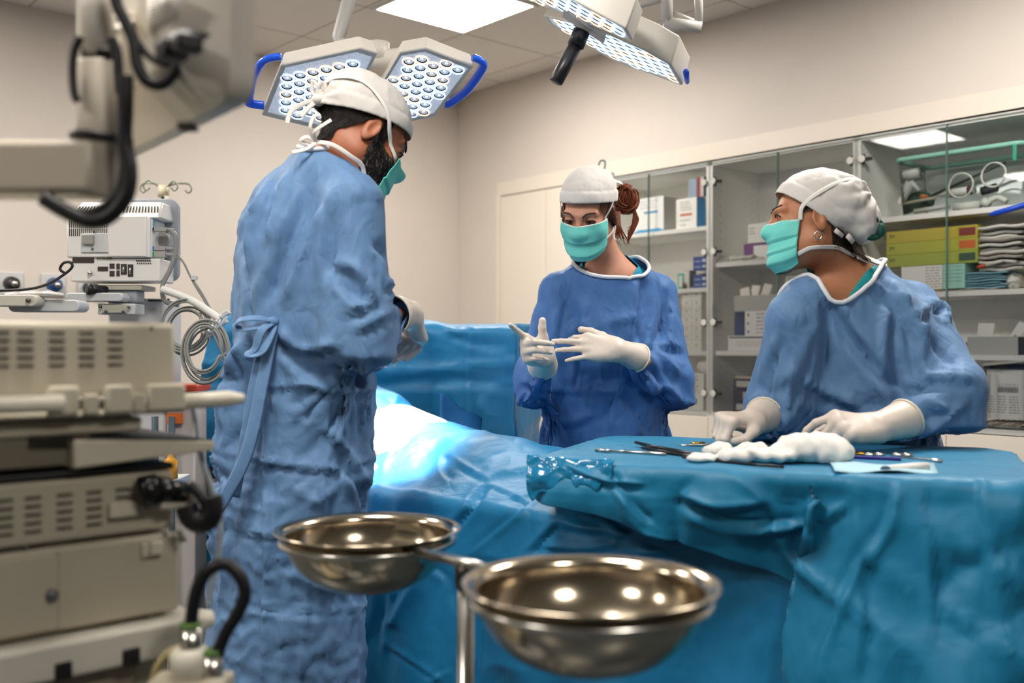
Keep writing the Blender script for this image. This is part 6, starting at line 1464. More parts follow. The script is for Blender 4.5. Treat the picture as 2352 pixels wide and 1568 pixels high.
# ------------------------------------------------------------------ the assistant at the instrument table
def nurse():
    fwd = unit(A(-.42, -.91, 0)); right = A(fwd[1], -fwd[0], 0); s = 1.0
    hc = at(1868, 512, 2.52); H = frame((-.975, .2, 0)) @ rotx(rad(2)) @ roty(rad(4))
    nb = at(1946, 640, 2.57); c = at(1962, 790, 2.56)
    k = dict(fwd=fwd, right=right, hc=hc, nb=nb, chest=c, pelvis=at(1990, 1030, 2.72), build=.98,
             sR=at(1822, 728, 2.46), sL=at(2098, 704, 2.62), eR=at(1768, 925, 2.55), eL=at(2200, 888, 2.42),
             wR=at(1746, 968, 2.41), wL=at(2040, 985, 2.30))
    k['hR'] = at(1730, 968, 2.39); k['hL'] = at(2015, 982, 2.285)
    root = thing('person', 'person in blue gown looking left, hands resting on the instrument table', 'person', (k['pelvis'][0], k['pelvis'][1], 0))
    hs = head_sdf(hc, H, nb, s, .052); full = body_sdf(k, head_sdf(hc, H, nb, s, .052)); q = local(hc, H, s)
    p = lambda x, y, z: hc + H @ (A(x, y, z) * s)
    Vs, Fs = two_level(k, full, hc, nb, A(.4, 2.1, -.01), A(1.4, 3.1, 1.55))
    add_hands(k, {'R': (handM((-.85, -.5, .1), (-.15, -.25, .95), 'R'), {'i': (72, 84, 45), 'm': (76, 86, 45), 'r': (78, 86, 45), 'p': (80, 84, 45)}, {'i': 3, 'p': -4},
                         [(.044, .035, -.016), (.05, .062, -.034), (.036, .086, -.044)], 1.0, .045),
                  'L': (handM((-.93, -.3, .1), (.05, -.6, .8), 'L'), {'i': (40, 28, 16), 'm': (70, 72, 30), 'r': (74, 74, 30), 'p': (76, 74, 30)}, {'i': 8, 'p': -6},
                         [(.04, .045, -.03), (.046, .078, -.05), (.04, .1, -.06)], 1.06, .055)}, Vs, Fs, root)
    mesh('body', *join(Vs, Fs), M_SKIN_N, root)
    G = SDF(); T = np.stack([right, fwd, A(0, 0, 1)], 1); pe = k['pelvis']
    G.ell(c, A(.215, .165, .22), T, 0)
    G.cone(nb - A(0, 0, .04), c, .09, .16, .05, squash=(fwd, .8))
    G.cone(c - A(0, 0, .04), pe, .185, .2, .06, squash=(fwd, .8)); G.cone(pe, A(pe[0], pe[1] + .02, .4), .2, .22, .06, squash=(fwd, .8))
    for sd in 'RL':
        G.cone(nb - A(0, 0, .03), k['s' + sd], .072, .085, .05)
        G.cone(k['s' + sd], k['e' + sd], .09, .084, .012); G.cone(k['e' + sd], k['w' + sd], .086, .025, .02)
        G.ell(k['e' + sd] - A(0, 0, .01), .088, None, .03)
    nk = SDF().ell(nb + A(-.046, -.03, -.018), A(.158, .118, .068), rotz(rad(30)) @ roty(rad(-24)), 0).cone(nb + A(-.01, 0, 0), nb + A(-.04, -.02, .12), .075, .075, .03)
    st = [([(1920, 690), (1960, 740), (2040, 860)], 14, .010), ([(1890, 690), (1900, 760), (1890, 860)], 14, -.007), ([(2040, 640), (2090, 720), (2130, 800)], 12, .009), ([(2060, 720), (2050, 800), (2060, 880)], 12, -.012),
          ([(2090, 730), (2150, 700), (2180, 740)], 9, .010), ([(2110, 740), (2110, 800), (2130, 880)], 10, .009), ([(2130, 770), (2170, 820), (2200, 830)], 12, -.008), ([(2080, 890), (2150, 870), (2240, 870)], 10, .010),
          ([(2050, 960), (2120, 930), (2180, 940)], 10, .009), ([(2040, 930), (2100, 900), (2160, 890)], 9, -.009), ([(2100, 1000), (2150, 980), (2220, 920)], 10, .008), ([(1960, 780), (2020, 850), (2080, 900)], 14, -.012),
          ([(1850, 870), (1900, 900), (1990, 930)], 12, .007), ([(1800, 780), (1770, 850), (1760, 940)], 10, -.008), ([(1830, 800), (1810, 900), (1800, 1000)], 12, .006), ([(1720, 930), (1750, 915), (1780, 930)], 7, .007), ([(1740, 960), (1765, 940), (1785, 960)], 7, -.006),
          ([(1850, 920), (1870, 980), (1880, 1010)], 10, .006), ([(1960, 900), (1985, 930), (2030, 930)], 10, -.006), ([(1990, 640), (2060, 690), (2100, 690)], 10, .006)]
    bs = body_sdf(k, SDF().cone(hc - A(0, 0, .05), nb, .045, .05))
    V, F, go = gown(k, G, gown_cut(k, nk, .3), A(.35, 2.1, .25), A(1.45, 3.15, 1.55), root, M_GOWN, st, h=.0095, hem=.3, grow=1.04, col=bs)
    R_ = frame(unit(A(-.6, -.8, 0)))
    def vcut(P):
        X = (P - nb) @ R_; return np.minimum(np.maximum(np.abs(X[:, 0]) - .036 - .45 * np.minimum(X[:, 2] + .05, .2), -X[:, 1]), .045 - X[:, 2])
    scrub(root, k, full, hc, nk, vcut, M_SCRUB, .14)
    b = MB()
    for x in (-1, 1): b = MB(); strip(b, [p(.013 * x, .1, .026), p(.03 * x, .098, .037), p(.05 * x, .083, .036)], hs, .0024, .0012, .4); b.build('eyebrow', M_LASH, root)
    eyes(root, hc, H, s, (-.25, .95, 0))
    b = MB()
    for x in (-1, 1): b = MB(); b.tube([p(.049 * x, .084, .006), p(.04 * x, .0925, .013), p(.032 * x, .095, .014), p(.022 * x, .0935, .009)], .0016, 6); b.build('eyelashes', M_LASH, root)
    capn = unit(A(0, -.56, .83)); cp = A(0, .0, .016)
    cf = SDF().ell(p(0, -.012, .045), A(.085, .11, .094) * s, H).ell(p(0, -.085, .045), A(.07, .05, .055) * s, H, .04).ell(p(0, -.118, .0), A(.055, .042, .05) * s, H, .03)
    cap_mesh(root, hc, H, s, cf, A(0, 0, .012), capn, .003, 14, knot=(0, -.1, .075), band=.036)
    b = MB(); kn = at(1966, 438, 2.46)
    ribbon(b, [kn, kn + A(.008, 0, .016), kn + A(.02, 0, .018), kn + A(.02, 0, .004), kn], .006, .3, 8, (0, -1, 0))
    b.build('cap_ties', M_CAP, root)
    b = MB(); b.tube([at(1918, 528, 2.44), at(1936, 542, 2.45)], .006, 8, flat=.3, nrm=[A(0, -1, 0)] * 2); b.build('cap_tie_end', M_CAP, root); b = MB(); b.tube([at(1946, 540, 2.45), at(1960, 556, 2.46)], .007, 8, flat=.3, nrm=[A(0, -1, 0)] * 2)
    b.build('cap_tie_end', M_CAP, root)
    def hcut(P):
        X = q(P); return np.minimum(np.minimum((X - cp) @ -capn + .014, np.maximum(-.034 - X[:, 1] + .15 * X[:, 2], np.minimum(np.minimum(X[:, 2] - .014, .036 - X[:, 1]), X[:, 1] - .02))), X[:, 2] + .075) * s
    V, F, bm = shell(lambda P: hs(P) - .003, hcut, hc - .22, hc + .22, .0038)
    M_DH = mat('dark brown hair', '#33221a', .5, noise=.4, nscale=200, bump=.4, bscale=300, bdist=.002)
    hairy('hair', V, F, M_DH, root, 2500, tuple(H @ A(0, -1, -.1)), .016, 8, lift=.08)
    b = MB()
    for i in range(8):
        e = at(1952 + 3 * i, 548 + 2 * i, 2.47 + .008 * i); b.tube(spline([e + A(-.02, .02, .02), e, e + A(.015, .0, -.03), e + A(.035 + .005 * (i % 3), -.004, -.05)], 6), [.006] * 8 + [.004] * 7 + [.0015] * 4, 6)
    b.build('hair_tail', M_DH, root)
    b = MB(); sc0 = at(1992, 522, 2.468)
    for a, r in ((0, .0), (.9, .012), (2.2, .012), (3.6, .012), (4.8, .01)):
        b.sphere(sc0 + A(math.cos(a) * r * 1.6, -.01 * math.sin(a), math.sin(a) * r * 1.6), A(.016, .014, .013), 12, 8, R=rotz(a) @ roty(a))
    b.tube([sc0 + A(.012 + .022 * math.cos(t), -.004, -.004 + .022 * math.sin(t)) for t in np.linspace(0, 2 * PI, 20)[:-1]], .0085, 10, closed=True)
    b.sphere(sc0 + A(.03, -.01, -.008), A(.011, .012, .018), 12, 8)
    b.build('scrunchie', mat('green scrunchie', '#0b4a3e', .7, bump=.4, bscale=90), root)
    b = MB(); e = p(.0 - .083, -.004, -.042); b.tube([e + A(.009 * math.cos(t), -.004, .010 * math.sin(t) - .004) for t in np.linspace(0, 2 * PI, 20)[:-1]], .0016, 8, closed=True)
    b.build('earring', mat('silver', '#d8d8d8', .15, 1), root)
    G2 = mask_grid(hs, hc, H, s, -.008, -.132, 70, off=.005, pleats=3)
    mk = MB().grid(G2).build('mask', M_MASK, root, solid=.0015)
    b = MB(); b.tube(G2[1][::2] + 0, .0036, 6, flat=.5, nrm=[H[:, 1]] * len(G2[1][::2])); b.build('mask_edge', M_STRAP, mk)
    fm = lambda P: np.minimum(hs(P), cf(P)); b = MB()
    for j in (0, -1):
        sx = np.sign((q(G2[2, j][None])[0])[0])
        strip(b, [G2[1, j], p(.074 * sx, .03, .03), p(.088 * sx, -.02, .07), p(.075 * sx, -.06, .095), p(.03 * sx, -.1, .1)], fm, .0055, .003)
        strip(b, [G2[-8, j], p(.07 * sx, .01, -.075), p(.07 * sx, -.03, -.075), p(.04 * sx, -.08, -.075), p(0, -.1, -.08)], lambda P: full(P), .0055, .003)
    e = at(1968, 590, 2.5)
    ribbon(b, [e, e + A(.02, 0, .0), e + A(.05, 0, -.012), e + A(.075, 0, -.02)], .011, .2, 8, (0, -.6, .8)); ribbon(b, [e, e + A(.03, 0, -.012), e + A(.06, 0, -.022)], .008, .2, 8, (0, -.6, .8))
    b.build('mask_ties', M_STRAP, root)
nurse()
# ================================================================== patient, table and drapes
M_DRAPE = mat('petrol blue drape', '#1276a6', .5, noise=.04, nscale=30, bump=.05, bscale=600, bdist=.001, sheen=.08, crease=.3, cscale=6)
M_DRAPE2 = mat('petrol blue table drape', '#0f769f', .5, noise=.04, nscale=30, bump=.05, bscale=600, bdist=.001, sheen=.08, crease=.3, cscale=6)
X0 = A(-.63, 3.31, 0); aX = A(.80, -.60, 0); aN = A(-.60, -.80, 0)
def pt(s, l, z): return X0 + aX * s + aN * l + A(0, 0, z)
TZ = .74
# operating table
t = thing('operating_table', 'operating table under the patient, hidden by the blue drapes', 'operating table', pt(.6, 0, 0))
TM = np.stack([aX, aN, ez], 1)
b = MB(TM, X0); b.span((-.75, -.20, TZ - .09), (1.5, .27, TZ - .03)); b.build('table_top', M_GRY, t, bev=.01)
b = MB(TM, X0); b.span((-.73, -.19, TZ - .03), (1.48, .25, TZ)); b.build('mattress', M_CABLE, t, bev=.01)
b = MB(TM, X0); b.span((.15, -.16, .1), (.5, .16, TZ - .09)); b.build('column', M_LGRY, t, bev=.01)
b = MB(TM, X0); b.span((-.2, -.14, .0), (.8, .2, .1)); b.build('base', M_LGRY, t, bev=.01)
# the person lying on it
topz = lambda s: np.interp(s, [-.2, 0, .15, .28, .41, .48, .6, .75, .9, 1.3, 1.6, 2.0], [1.02, 1.03, 1.03, .995, .915, .905, .878, .862, .845, .80, .78, .77])
hw = lambda s: np.interp(s, [-.2, .2, .45, .7, .95, 1.4, 2.0], [.21, .2, .175, .2, .19, .13, .1])
def skin_h(s, l):
    q = np.clip(1 - (l / hw(s)) ** 2, 0, 1) ** .5; return TZ + (topz(s) - TZ) * q
pr_ = thing('person', 'patient lying under blue drapes with a strip of bare belly under the lamp', 'person', pt(.5, 0, TZ))
S = SDF()
for s_ in (-.1, .1, .25, .36, .44, .6, .75):
    dn = .006 if .3 < s_ < .5 else .03; h_ = float(topz(s_) - TZ - dn); w_ = float(hw(s_)) - (.008 if dn < .01 else .035); S.ell(pt(s_, 0, TZ + .003 + h_ / 2), (.17, w_, h_ / 2 + .0), TM, .05)
S.cone(pt(-.18, 0, .88), pt(-.36, 0, .87), .055, .055, .04); S.ell(pt(-.48, 0, .88), (.12, .078, .1), TM, .02)
for q in (-1, 1): S.cone(pt(.8, .075 * q, TZ + .05), pt(1.25, .075 * q, TZ + .04), .045, .038, .04); S.cone(pt(1.25, .075 * q, TZ + .04), pt(1.45, .075 * q, TZ + .035), .038, .032, .03)
for q in (-1, 1): S.cone(pt(-.1, .21 * q, .86), pt(.2, .225 * q, TZ + .05), .045, .038, .03); S.cone(pt(.2, .225 * q, TZ + .05), pt(.45, .215 * q, TZ + .04), .036, .028, .02)
V, F = surf(lambda P: S(P), A(-1.2, 2.2, .70), A(.85, 3.95, 1.12), .011); V, F, bm = V, F, None
V = smooth_mesh(V, F, 2); mesh('body', V, F, mat('pale skin', '#d9b49a', .5, noise=.05, nscale=40, sss=.1), pr_)
def sheet(name, label, s0, s1, near, far, ns, nl, off, edge0=None, edge1=None, zbot=.12, seed=0, m=None, strokes=(), amp=.012):
    "a drape laid over the body; near and far: overhang past the table edge on each side"
    G = np.zeros((ns, nl, 3))
    for i, u in enumerate(np.linspace(0, 1, ns)):
        for j, v in enumerate(np.linspace(0, 1, nl)):
            a = -(.235 + far) + v * (.535 + far + near); l = np.clip(a, -.235, .30); drop = max(a - .30, -.235 - a, 0); e = .30 if a > 0 else .235
            sa = (edge0(l) if edge0 else s0); sb = (edge1(l) if edge1 else s1); s_ = sa + (sb - sa) * u
            z = max(float(skin_h(s_, l)), TZ + .004) + off
            # cloth bridges from the body to the table edge
            w_ = float(hw(s_)); al = abs(l)
            if al > w_ * .72 and e > w_ * .72 + .01:
                zc = TZ + (float(topz(s_)) - TZ) * .69; k = (al - w_ * .72) / (e - w_ * .72); z = max(z, (zc * (1 - k) ** 1.25 + (TZ + .004) * (1 - (1 - k) ** 1.25)) + off)
            o = 0
            if drop > 0:
                r = .03; th = min(drop / r, PI / 2); o = r * math.sin(th); z = z - r * (1 - math.cos(th)) - max(drop - r * PI / 2, 0)
                o += drop * ((.06 + .05 * math.sin(s_ * 9 + seed) + .03 * math.sin(s_ * 21 + 2 * seed)) if a > 0 else 0)
            G[i, j] = pt(s_, l + np.sign(a) * o, max(z, .02))
    V = G.reshape(-1, 3); F = np.array([(i * nl + j, (i + 1) * nl + j, (i + 1) * nl + j + 1, i * nl + j + 1) for i in range(ns - 1) for j in range(nl - 1)])
    N = vnormals(V, F)
    if N[:, 2].mean() < 0: F = F[:, ::-1]; N = -N
    V = V + N * (amp * (np.maximum(fbm(V * A(4.5, 4.5, 2.5), seed, 3), -.3) + .8 * ((1 - np.abs(noise3(V * A(7, 7, 4), seed + 40))) ** 4 - .6 * (1 - np.abs(noise3(V * A(6, 6, 4), seed + 44))) ** 4)))[:, None]
    if strokes: V = creases(V, F, strokes)
    o = mesh(name, V, F, m or M_DRAPE, None, solid=-.0015, base=pt((s0 + s1) / 2, 0, TZ)); tag(o, label, 'surgical drape'); return o
ST = [([(1118, 1112), (1085, 1160), (1030, 1232)], 9, -.016), ([(1132, 1118), (1100, 1165), (1050, 1232)], 8, .008), ([(1235, 1145), (1160, 1210), (1085, 1272)], 6, .008), ([(1120, 1110), (1180, 1135), (1225, 1160)], 6, .006), ([(1030, 1040), (1018, 1075), (1040, 1100)], 7, -.010), ([(1025, 1040), (1060, 1065), (1120, 1100)], 7, .007),
      ([(1290, 1200), (1360, 1215), (1440, 1225)], 9, .014), ([(1285, 1205), (1250, 1240), (1220, 1275)], 8, -.014), ([(1300, 1150), (1340, 1180), (1370, 1175)], 9, .010), ([(1370, 1225), (1430, 1215), (1500, 1190)], 8, -.010), ([(1240, 1250), (1340, 1260), (1420, 1245)], 8, .010), ([(1400, 1180), (1460, 1210), (1540, 1250)], 8, .012), ([(1460, 1270), (1530, 1265), (1590, 1240)], 8, .012),
      ([(905, 1340), (890, 1420), (885, 1500)], 10, .010), ([(1105, 1400), (1100, 1500), (1095, 1568)], 6, -.010), ([(990, 1300), (1030, 1330), (1045, 1400)], 8, -.008), ([(890, 1480), (980, 1540), (1020, 1568)], 5, .006), ([(1030, 1540), (980, 1568)], 5, .006), ([(1180, 1480), (1250, 1500), (1400, 1540)], 9, -.010), ([(1440, 1460), (1420, 1568)], 6, -.006), ([(960, 1330), (920, 1400), (900, 1440)], 14, .014)]
sheet('lower_drape', 'large blue drape over the patient legs, hanging to the floor behind the basins', .44, 1.78, .66, .05, 140, 190, .012, edge0=lambda l: .455 - .16 * max(l - .02, 0) - .05 * min(l, 0), seed=2, strokes=ST, amp=.010)
sheet('upper_drape', 'blue drape over the patient chest, between bare belly and screen', -.06, .385, .5, .12, 60, 150, .012, edge1=lambda l: .385 - .30 * max(l - .03, 0) + .04 * math.sin(l * 14), seed=5, strokes=[([(885, 900), (950, 935), (1010, 985)], 8, .010), ([(890, 935), (960, 945), (1005, 965)], 7, -.008)], amp=.008)
# the screen drape
b = MB(); NS, NT = 150, 70; G = np.zeros((NS, NT, 3)); yS = 3.42
TOP = [(505, 738), (522, 727), (700, 730), (985, 734), (1100, 737), (1172, 739), (1186, 741), (1240, 747)]
def top_px(u): xs = np.array([p[0] for p in TOP]); return np.interp(u, xs, [p[1] for p in TOP])
for i, q in enumerate(np.linspace(0, 1, NS)):
    px = 500 + 745 * q; y = yS - .10 * max(0, (px - 985) / 200 if px < 1186 else 1) + (.0 if px < 1186 else (px - 1186) * .006)
    zt = at(px, top_px(px), y)[2]; x = at(px, 0, y)[0]
    for j, v in enumerate(np.linspace(0, 1, NT)):
        z = zt - (zt - .12) * v ** 1.05; dx = dy = 0
        if px < 560: dx = -.2 * v * (560 - px) / 60; dy = -.12 * v * (560 - px) / 60
        dy += -.05 * math.sin(min(v / .04, 1) * PI / 2) * (1 if px < 1186 else 0) + .018 * v * math.sin(px * .021) + .03 * v * math.sin(px * .0087 + 1)
        for zc, am in ((1.075, .012), (1.03, -.012), (1.19, .006)): dy -= am * math.exp(-((z - zc - .02 * math.sin(px * .006)) / .009) ** 2)
        G[i, j] = (x + dx, y + dy, z)
V = G.reshape(-1, 3); F = np.array([(i * NT + j, (i + 1) * NT + j, (i + 1) * NT + j + 1, i * NT + j + 1) for i in range(NS - 1) for j in range(NT - 1)])[:, ::-1]
N = vnormals(V, F)
if N[:, 1].mean() > 0: F = F[:, ::-1]; N = -N
V = V + N * (.011 * fbm(V * 5, 31, 3) + .007 * ((1 - np.abs(noise3(V * 6, 33))) ** 4 - (1 - np.abs(noise3(V * 5.3, 34))) ** 4))[:, None]
V = creases(V, F, [([(990, 745), (1080, 770), (1170, 775)], 7, .009), ([(1000, 752), (1090, 790), (1170, 800)], 7, -.007), ([(1080, 740), (1078, 850), (1085, 960)], 6, .006), ([(940, 740), (945, 870)], 5, .005), ([(900, 860), (1000, 850), (1090, 858), (1180, 872)], 6, .008), ([(900, 877), (1000, 885), (1090, 882), (1180, 893)], 7, -.008), ([(1190, 930), (1220, 960), (1200, 990)], 6, .006), ([(1100, 920), (1120, 960), (1130, 1000)], 8, .008)])
o = mesh('screen_drape', V, F, M_DRAPE, None, solid=-.0015); tag(o, 'upright blue screen drape across the table behind the surgeon', 'surgical drape')
t = thing('drape_stand', 'steel bar frame that holds up the screen drape', 'frame', at(1186, 1000, 3.45)); b = MB(); p0, p1 = at(520, 740, 3.46), at(1182, 752, 3.46)
b.tube([p0, p1], .008, 10); b.tube([p1, A(p1[0], p1[1], .5)], .008, 10); b.build('bar', M_STEEL, t)
b = MB()
b.box((p1[0], p1[1], .25), (.05, .05, .5)); b.box((p1[0], p1[1] + .1, .03), (.3, .3, .06))
b.build('foot', M_GRY, t)
# folded cloth beside the body
b = MB(); 
b.grid([[at(1010 + 95 * q * (1 - .35 * v) + 30 * v * q, 1005 - (100 - 60 * q) * (1 - v) - 4 * math.sin(q * 9) * (1 - v), 3.22 - .12 * v) + A(0, .012 * math.sin(q * 7), 0) for v in np.linspace(0, 1, 12)] for q in np.linspace(0, 1, 16)])
tag(b.build('towel', mat('deep blue towel', '#12639e', .8, bump=.2, bscale=300), solid=.006), 'deep blue towel tucked between body and screen drape', 'towel')
# ---------------- instrument table
TH = .90; ta = unit(A(.934, -.358, 0)); tb = unit(A(.358, .934, 0)); Tc = A(.610, 2.260, 0); hx, hy = .485, .305
t = thing('instrument_table', 'steel instrument table hidden under its blue drape', 'table', Tc); QM = np.stack([ta, tb, ez], 1)
b = MB(QM, Tc); b.span((-hx + .02, -hy + .02, TH - .045), (hx - .02, hy - .02, TH - .012)); b.build('table_top', M_STEEL, t, bev=.01)
for sx in (.42, 1):
    for sy in (-1, 1): b = MB(QM, Tc); b.tube([(sx * (hx - .06), sy * (hy - .06), .05), (sx * (hx - .06), sy * (hy - .06), TH - .045)], .014, 12); b.build('leg', M_STEEL, t); b = MB(QM, Tc); b.sphere((sx * (hx - .06), sy * (hy - .06), .03), .03, 12, 8); b.build('castor', M_CABLE, t)
rr = rrect(2 * hx, 2 * hy, .075, 10); L_ = [0]
rr = np.array(rr + rr[:1]); L_ = np.concatenate([[0], np.cumsum(np.linalg.norm(np.diff(rr, axis=0), axis=1))]); NP = 420
peri = np.linspace(0, L_[-1], NP + 1)[:-1]; E = np.stack([np.interp(peri, L_, rr[:, 0]), np.interp(peri, L_, rr[:, 1])], 1)
nr = np.stack([np.gradient(np.concatenate([E[-2:], E, E[:2]])[:, 1])[2:-2], -np.gradient(np.concatenate([E[-2:], E, E[:2]])[:, 0])[2:-2]], 1); nr /= np.linalg.norm(nr, axis=1, keepdims=True)
tg = np.stack([-nr[:, 1], nr[:, 0]], 1)
def hang(x, y):
    # how far the cloth hangs: x along the near edge, y away
    if y < -hy + .08: h = np.interp(x, [-.485, -.42, -.3, -.15, 0, .08, .13, .2, .25, .42, .485], [.10, .11, .13, .18, .23, .25, .33, .74, .82, .82, .82])
    elif x > hx - .02: h = .82
    elif x < -hx + .02: h = .09 + .3 * max(0, (y + .2)) 
    else: h = .45
    return h
HL = np.array([hang(x, y) for x, y in E]); HL = np.array([np.mean(HL[np.arange(i - 7, i + 8) % NP]) for i in range(NP)])
RT, RH = 14, 46; G = []
for k in range(RT):
    q = 1 - (1 - (k + 1) / RT) ** 1.3
    G.append(np.concatenate([E * (.05 + .95 * q), np.full((NP, 1), TH + .002)], 1))
fold = sum(a * np.sin(peri * f + p) for a, f, p in ((.5, 11, .4), (.35, 23, 1.9), (.25, 37, 4)))
for k in range(1, RH + 1):
    d = HL * k / RH; r = .028; th = np.minimum(d / r, PI / 2); o = r * np.sin(th); z = TH + .002 - r * (1 - np.cos(th)) - np.maximum(d - r * PI / 2, 0)
    long_ = np.clip((HL - .3) / .4, 0, 1); o = o + d * (.07 + (.06 + .05 * long_) * fold) * np.clip(d / .1, 0, 1) - d * .25 * (1 - long_) * (E[:, 1] < -hy + .08) * np.clip((d - .08) / .1, 0, 1)
    sh = np.where((E[:, 1] < -hy + .1) & (E[:, 0] > .1), -.24 * d * np.clip((.47 - E[:, 0]) / .2, 0, 1) * np.clip((E[:, 0] - .0) / .12, 0, 1), 0)
    G.append(np.concatenate([E + nr * o[:, None] + np.array([1, 0]) * sh[:, None], z[:, None]], 1))
G = np.array(G); V = Tc + G.reshape(-1, 3) @ QM.T; F = np.array([(k * NP + i, k * NP + (i + 1) % NP, (k + 1) * NP + (i + 1) % NP, (k + 1) * NP + i) for k in range(len(G) - 1) for i in range(NP)])
N = vnormals(V, F)
if N[:NP * RT, 2].mean() < 0: F = F[:, ::-1]; N = -N
hgt = np.clip((TH - V[:, 2]) / .05, .12, 1); rd = lambda X, q: (1 - np.abs(noise3(X, q))) ** 3
Vd = V @ QM; V = V + N * ((.010 * fbm(V * 7, 51, 3) + .016 * (rd(Vd * A(7, 7, 9) + Vd[:, :1] * A(0, 0, 5), 52) - rd(Vd * A(6, 6, 8) + Vd[:, :1] * A(0, 0, -4), 53))) * hgt)[:, None] 
V[:, 2] = np.where((V[:, 2] > TH - .004) & (np.abs(N[:, 2]) > .8), np.maximum(V[:, 2], TH - .001), V[:, 2])
V = creases(V, F, [([(1400, 1080), (1450, 1150), (1500, 1200)], 9, -.012), ([(1280, 1060), (1380, 1100), (1480, 1110)], 9, .010), ([(1560, 1130), (1640, 1160), (1760, 1150)], 12, .014), ([(1580, 1160), (1680, 1200), (1840, 1190)], 12, -.014), ([(1700, 1220), (1860, 1200), (1960, 1150)], 10, .012), ([(2060, 1120), (2050, 1200), (1990, 1290)], 12, .014), ([(1995, 1250), (1940, 1380), (1880, 1520)], 10, .012), ([(2120, 1110), (2150, 1250), (2160, 1450)], 10, -.010), ([(2250, 1090), (2280, 1250), (2300, 1450)], 12, .012), ([(1990, 1280), (2000, 1420), (1990, 1560)], 14, -.014), ([(2100, 1480), (2220, 1460), (2340, 1400)], 8, .007)])
M_INN = V
o = mesh('table_drape', V, F, M_DRAPE2, None, solid=-.0015, base=Tc + A(0, 0, TH)); tag(o, 'teal-blue drape over the instrument table, pulled up at the left and long at the right', 'surgical drape')
# film at the left corner
b = MB(); r_ = np.random.RandomState(4); NF, MF = 46, 26; G = np.zeros((NF, MF, 3))
for i in range(NF):
    for j in range(MF):
        u, v = i / (NF - 1), j / (MF - 1); c0 = Tc + ta * (-hx - .008 + .19 * u) + tb * (-hy - .012 - .012 * v) ; G[i, j] = c0 + A(0, 0, TH + .012 - (.008 + (.068 + .018 * math.sin(u * 11) + .01 * math.sin(u * 27)) * (1 - .35 * u)) * v) - tb * .010 * math.sin(v * 2.4)
V = G.reshape(-1, 3); V = V + (np.stack([fbm(V * 30, 61, 3), fbm(V * 30, 71, 3), fbm(V * 30, 81, 3)], 1) * A(.004, .007, .005)); F = np.array([(i * MF + j, (i + 1) * MF + j, (i + 1) * MF + j + 1, i * MF + j + 1) for i in range(NF - 1) for j in range(MF - 1)])
mf = mat('glossy blue film', '#1678a6', .2, coat=.4); mesh_o = mesh('plastic_cover', V, F, mf, None, solid=.0008); tag(mesh_o, 'glossy crumpled blue film at the left corner of the instrument table', 'plastic film')
# -------- instruments
def tp(px, py, dz=.004): y = (EYE - TH) * FPX / (py - 790); return A(at(px, py, y)[0], y, TH + dz)
gz = SDF(); r_ = random.Random(9)
for px, py, r in ((1610, 1062, (.035, .03, .016)), (1650, 1052, (.035, .035, .026)), (1690, 1064, (.04, .035, .026)), (1730, 1052, (.035, .035, .028)), (1775, 1064, (.05, .04, .028)), (1830, 1060, (.05, .045, .046)), (1880, 1062, (.05, .05, .05)), (1915, 1064, (.04, .045, .042))):
    gz.ell(tp(px, py, r[2] * .6), (r[0], r[1], r[2] * .68), rotz(r_.random() * 3), .018)
f_g = lambda P: gz(P) + .003 * fbm(P * 30, 3, 2) + .002 * np.sin(P[:, 0] * 160 + 4 * noise3(P * 20, 8))
c_ = tp(1760, 1060); V, F = surf(f_g, c_ - A(.26, .22, .03), c_ + A(.26, .22, .12), .004); V[:, 2] = np.maximum(V[:, 2], TH + .0035); o = mesh('gauze_pile', V, F, mat('white gauze', '#e4e0da', .9, bump=.3, bscale=300, bdist=.002, crease=.15, cscale=18), None); tag(o, 'soft heap of white gauze in the middle of the instrument table', 'gauze')
M_DKS = mat('dark instrument steel', '#34363a', .3, .9)
t = thing('forceps', 'long black forceps pointing left on the instrument table', 'forceps', tp(1520, 1040)); b = MB(); b.tube([tp(1460, 1027, .012), tp(1500, 1036, .010), tp(1600, 1052, .008)], [.004, .0055, .0045], 8); b.build('blade', M_DKS, t); b = MB(); b.tube([tp(1475, 1034, .006), tp(1520, 1043, .006), tp(1600, 1056, .006)], [.003, .005, .0045], 8); b.build('blade', M_DKS, t)
t = thing('needle_holder', 'slim silver needle holder at the left front of the instrument table', 'needle holder', tp(1450, 1043)); b = MB(); b.tube([tp(1400, 1041, .006), tp(1440, 1043, .006), tp(1530, 1049, .006)], [.002, .0032, .0035], 8); b.build('shank', M_STEEL, t); b = MB(); b.tube([tp(1368, 1040, .006), tp(1402, 1041.5, .006)], [.0045, .0035], 8); b.build('jaw', M_STEEL, t)
t = thing('scissors', 'small gold-ringed scissors beyond the gauze', 'scissors', tp(1610, 1027)); b = MB(); b.tube([tp(1560, 1028, .006), tp(1590, 1027, .006), tp(1650, 1027, .006), tp(1700, 1028, .006)], [.001, .003, .0035, .002], 8); b.build('blade', M_STEEL, t); b = MB(); b.tube([tp(1588, 1026, .008), tp(1618, 1025, .008)], [.004, .004], 8); b.build('gold_pivot', mat('gold plate', '#b98d35', .25, 1), t)
t = thing('steel_rod', 'dark steel rod along the front of the gauze', 'rod', tp(1660, 1062)); b = MB(); b.tube([tp(1568, 1055, .006), tp(1640, 1065, .006), tp(1730, 1073, .006), tp(1800, 1079, .006)], .003, 8); b.build('rod', M_DKS, t)
M_GOLD = mat('gold plate', '#b98d35', .25, 1)
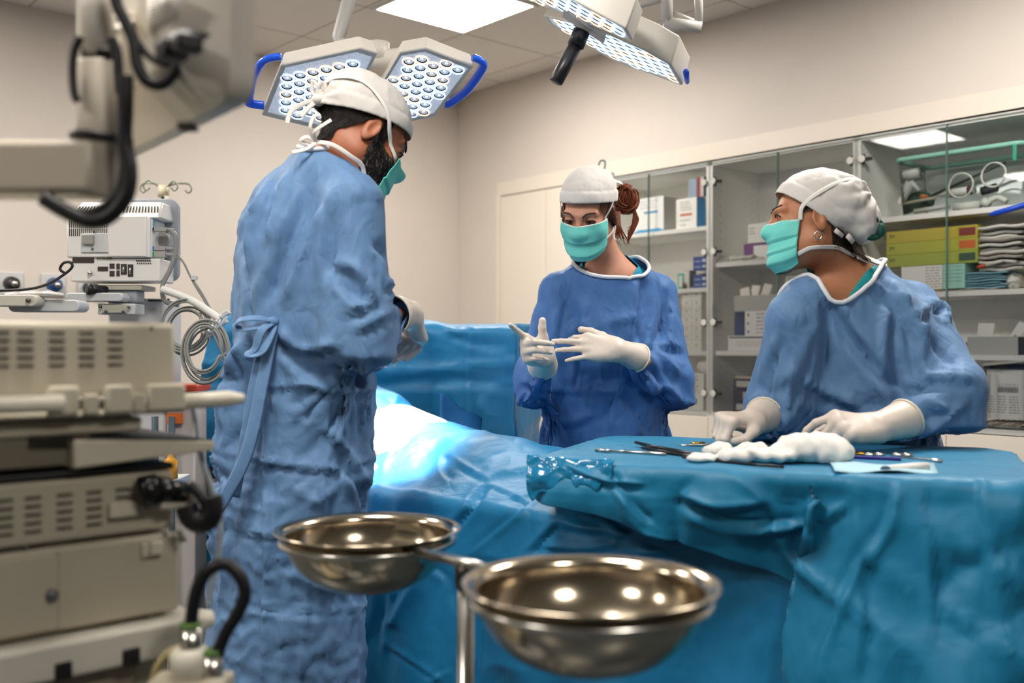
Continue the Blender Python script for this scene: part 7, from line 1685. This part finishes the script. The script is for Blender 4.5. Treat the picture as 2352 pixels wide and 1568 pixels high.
for i, (px, py, m_, lb) in enumerate(((1966, 1047, M_GOLD, 'gold ring handle beside the gloved hand on the table'), (2008, 1049, M_STEEL, 'steel ring handle between the gold ring and the end one'), (2072, 1050, M_STEEL, 'steel ring handle farthest to the right on the table'))):
    t = thing('ring_handle', lb, 'instrument', tp(px, py)); c_ = tp(px, py, .006)
    for q in (-1, 1): b = MB(); b.tube([c_ + A(.011 * q + .0105 * math.cos(w), .014 * math.sin(w), 0) for w in np.linspace(0, 2 * PI, 25)[:-1]], .0028, 8, closed=True); b.build('ring', m_, t)
t = thing('ruler', 'purple ruler lying on the instrument table', 'ruler', tp(2010, 1058)); b = MB(); p0, p1 = tp(1948, 1056), tp(2070, 1061); d_ = unit(p1 - p0); q_ = np.cross((0, 0, 1), d_); R_ = np.stack([d_, q_, ez], 1); b.box((p0 + p1) / 2 + A(0, 0, .003), (np.linalg.norm(p1 - p0), .014, .006), R_); b.build('body', mat('violet plastic', '#33207e', .35), t, bev=.001)
b = MB()
for i in range(24): b.box((p0 + p1) / 2 + d_ * (i - 11.5) * .0048 + A(0, 0, .0061) - q_ * .004, (.0006, .004 if i % 5 else .006, .0003), R_)
b.build('scale_marks', mat('ruler marks', '#b9b2e0', .5), t, smooth=False)
t = thing('probe', 'thin steel probe behind the ruler', 'probe', tp(2120, 1060)); b = MB(); b.tube([tp(2070, 1056, .006), tp(2130, 1060, .006), tp(2162, 1065, .006)], [.0018, .0022, .004], 8); b.build('shaft', M_STEEL, t)
b = MB(); b.grid([[tp(1905 + 240 * u + 12 * v, 1068 + 20 * v + 3 * u, .005 + .003 * math.sin(u * 9 + v * 3)) for v in np.linspace(0, 1, 6)] for u in np.linspace(0, 1, 14)]); tag(b.build('paper_towel', mat('pale blue-white paper', '#a9cfdd', .8), solid=.001), 'flat pale paper towel at the right front of the instrument table', 'paper towel')
t = thing('swab', 'white swab with a dark tip on the paper towel', 'swab', tp(2085, 1086)); b = MB(); b.tube([tp(2046, 1086, .009), tp(2130, 1082, .009)], [.006, .009], 10); b.build('roll', mat('white gauze roll', '#e3ded6', .9), t); b = MB(); b.sphere(tp(2034, 1087, .009), A(.010, .008, .006), 12, 8); b.build('dark_tip', mat('navy tip', '#123a5c', .5), t)
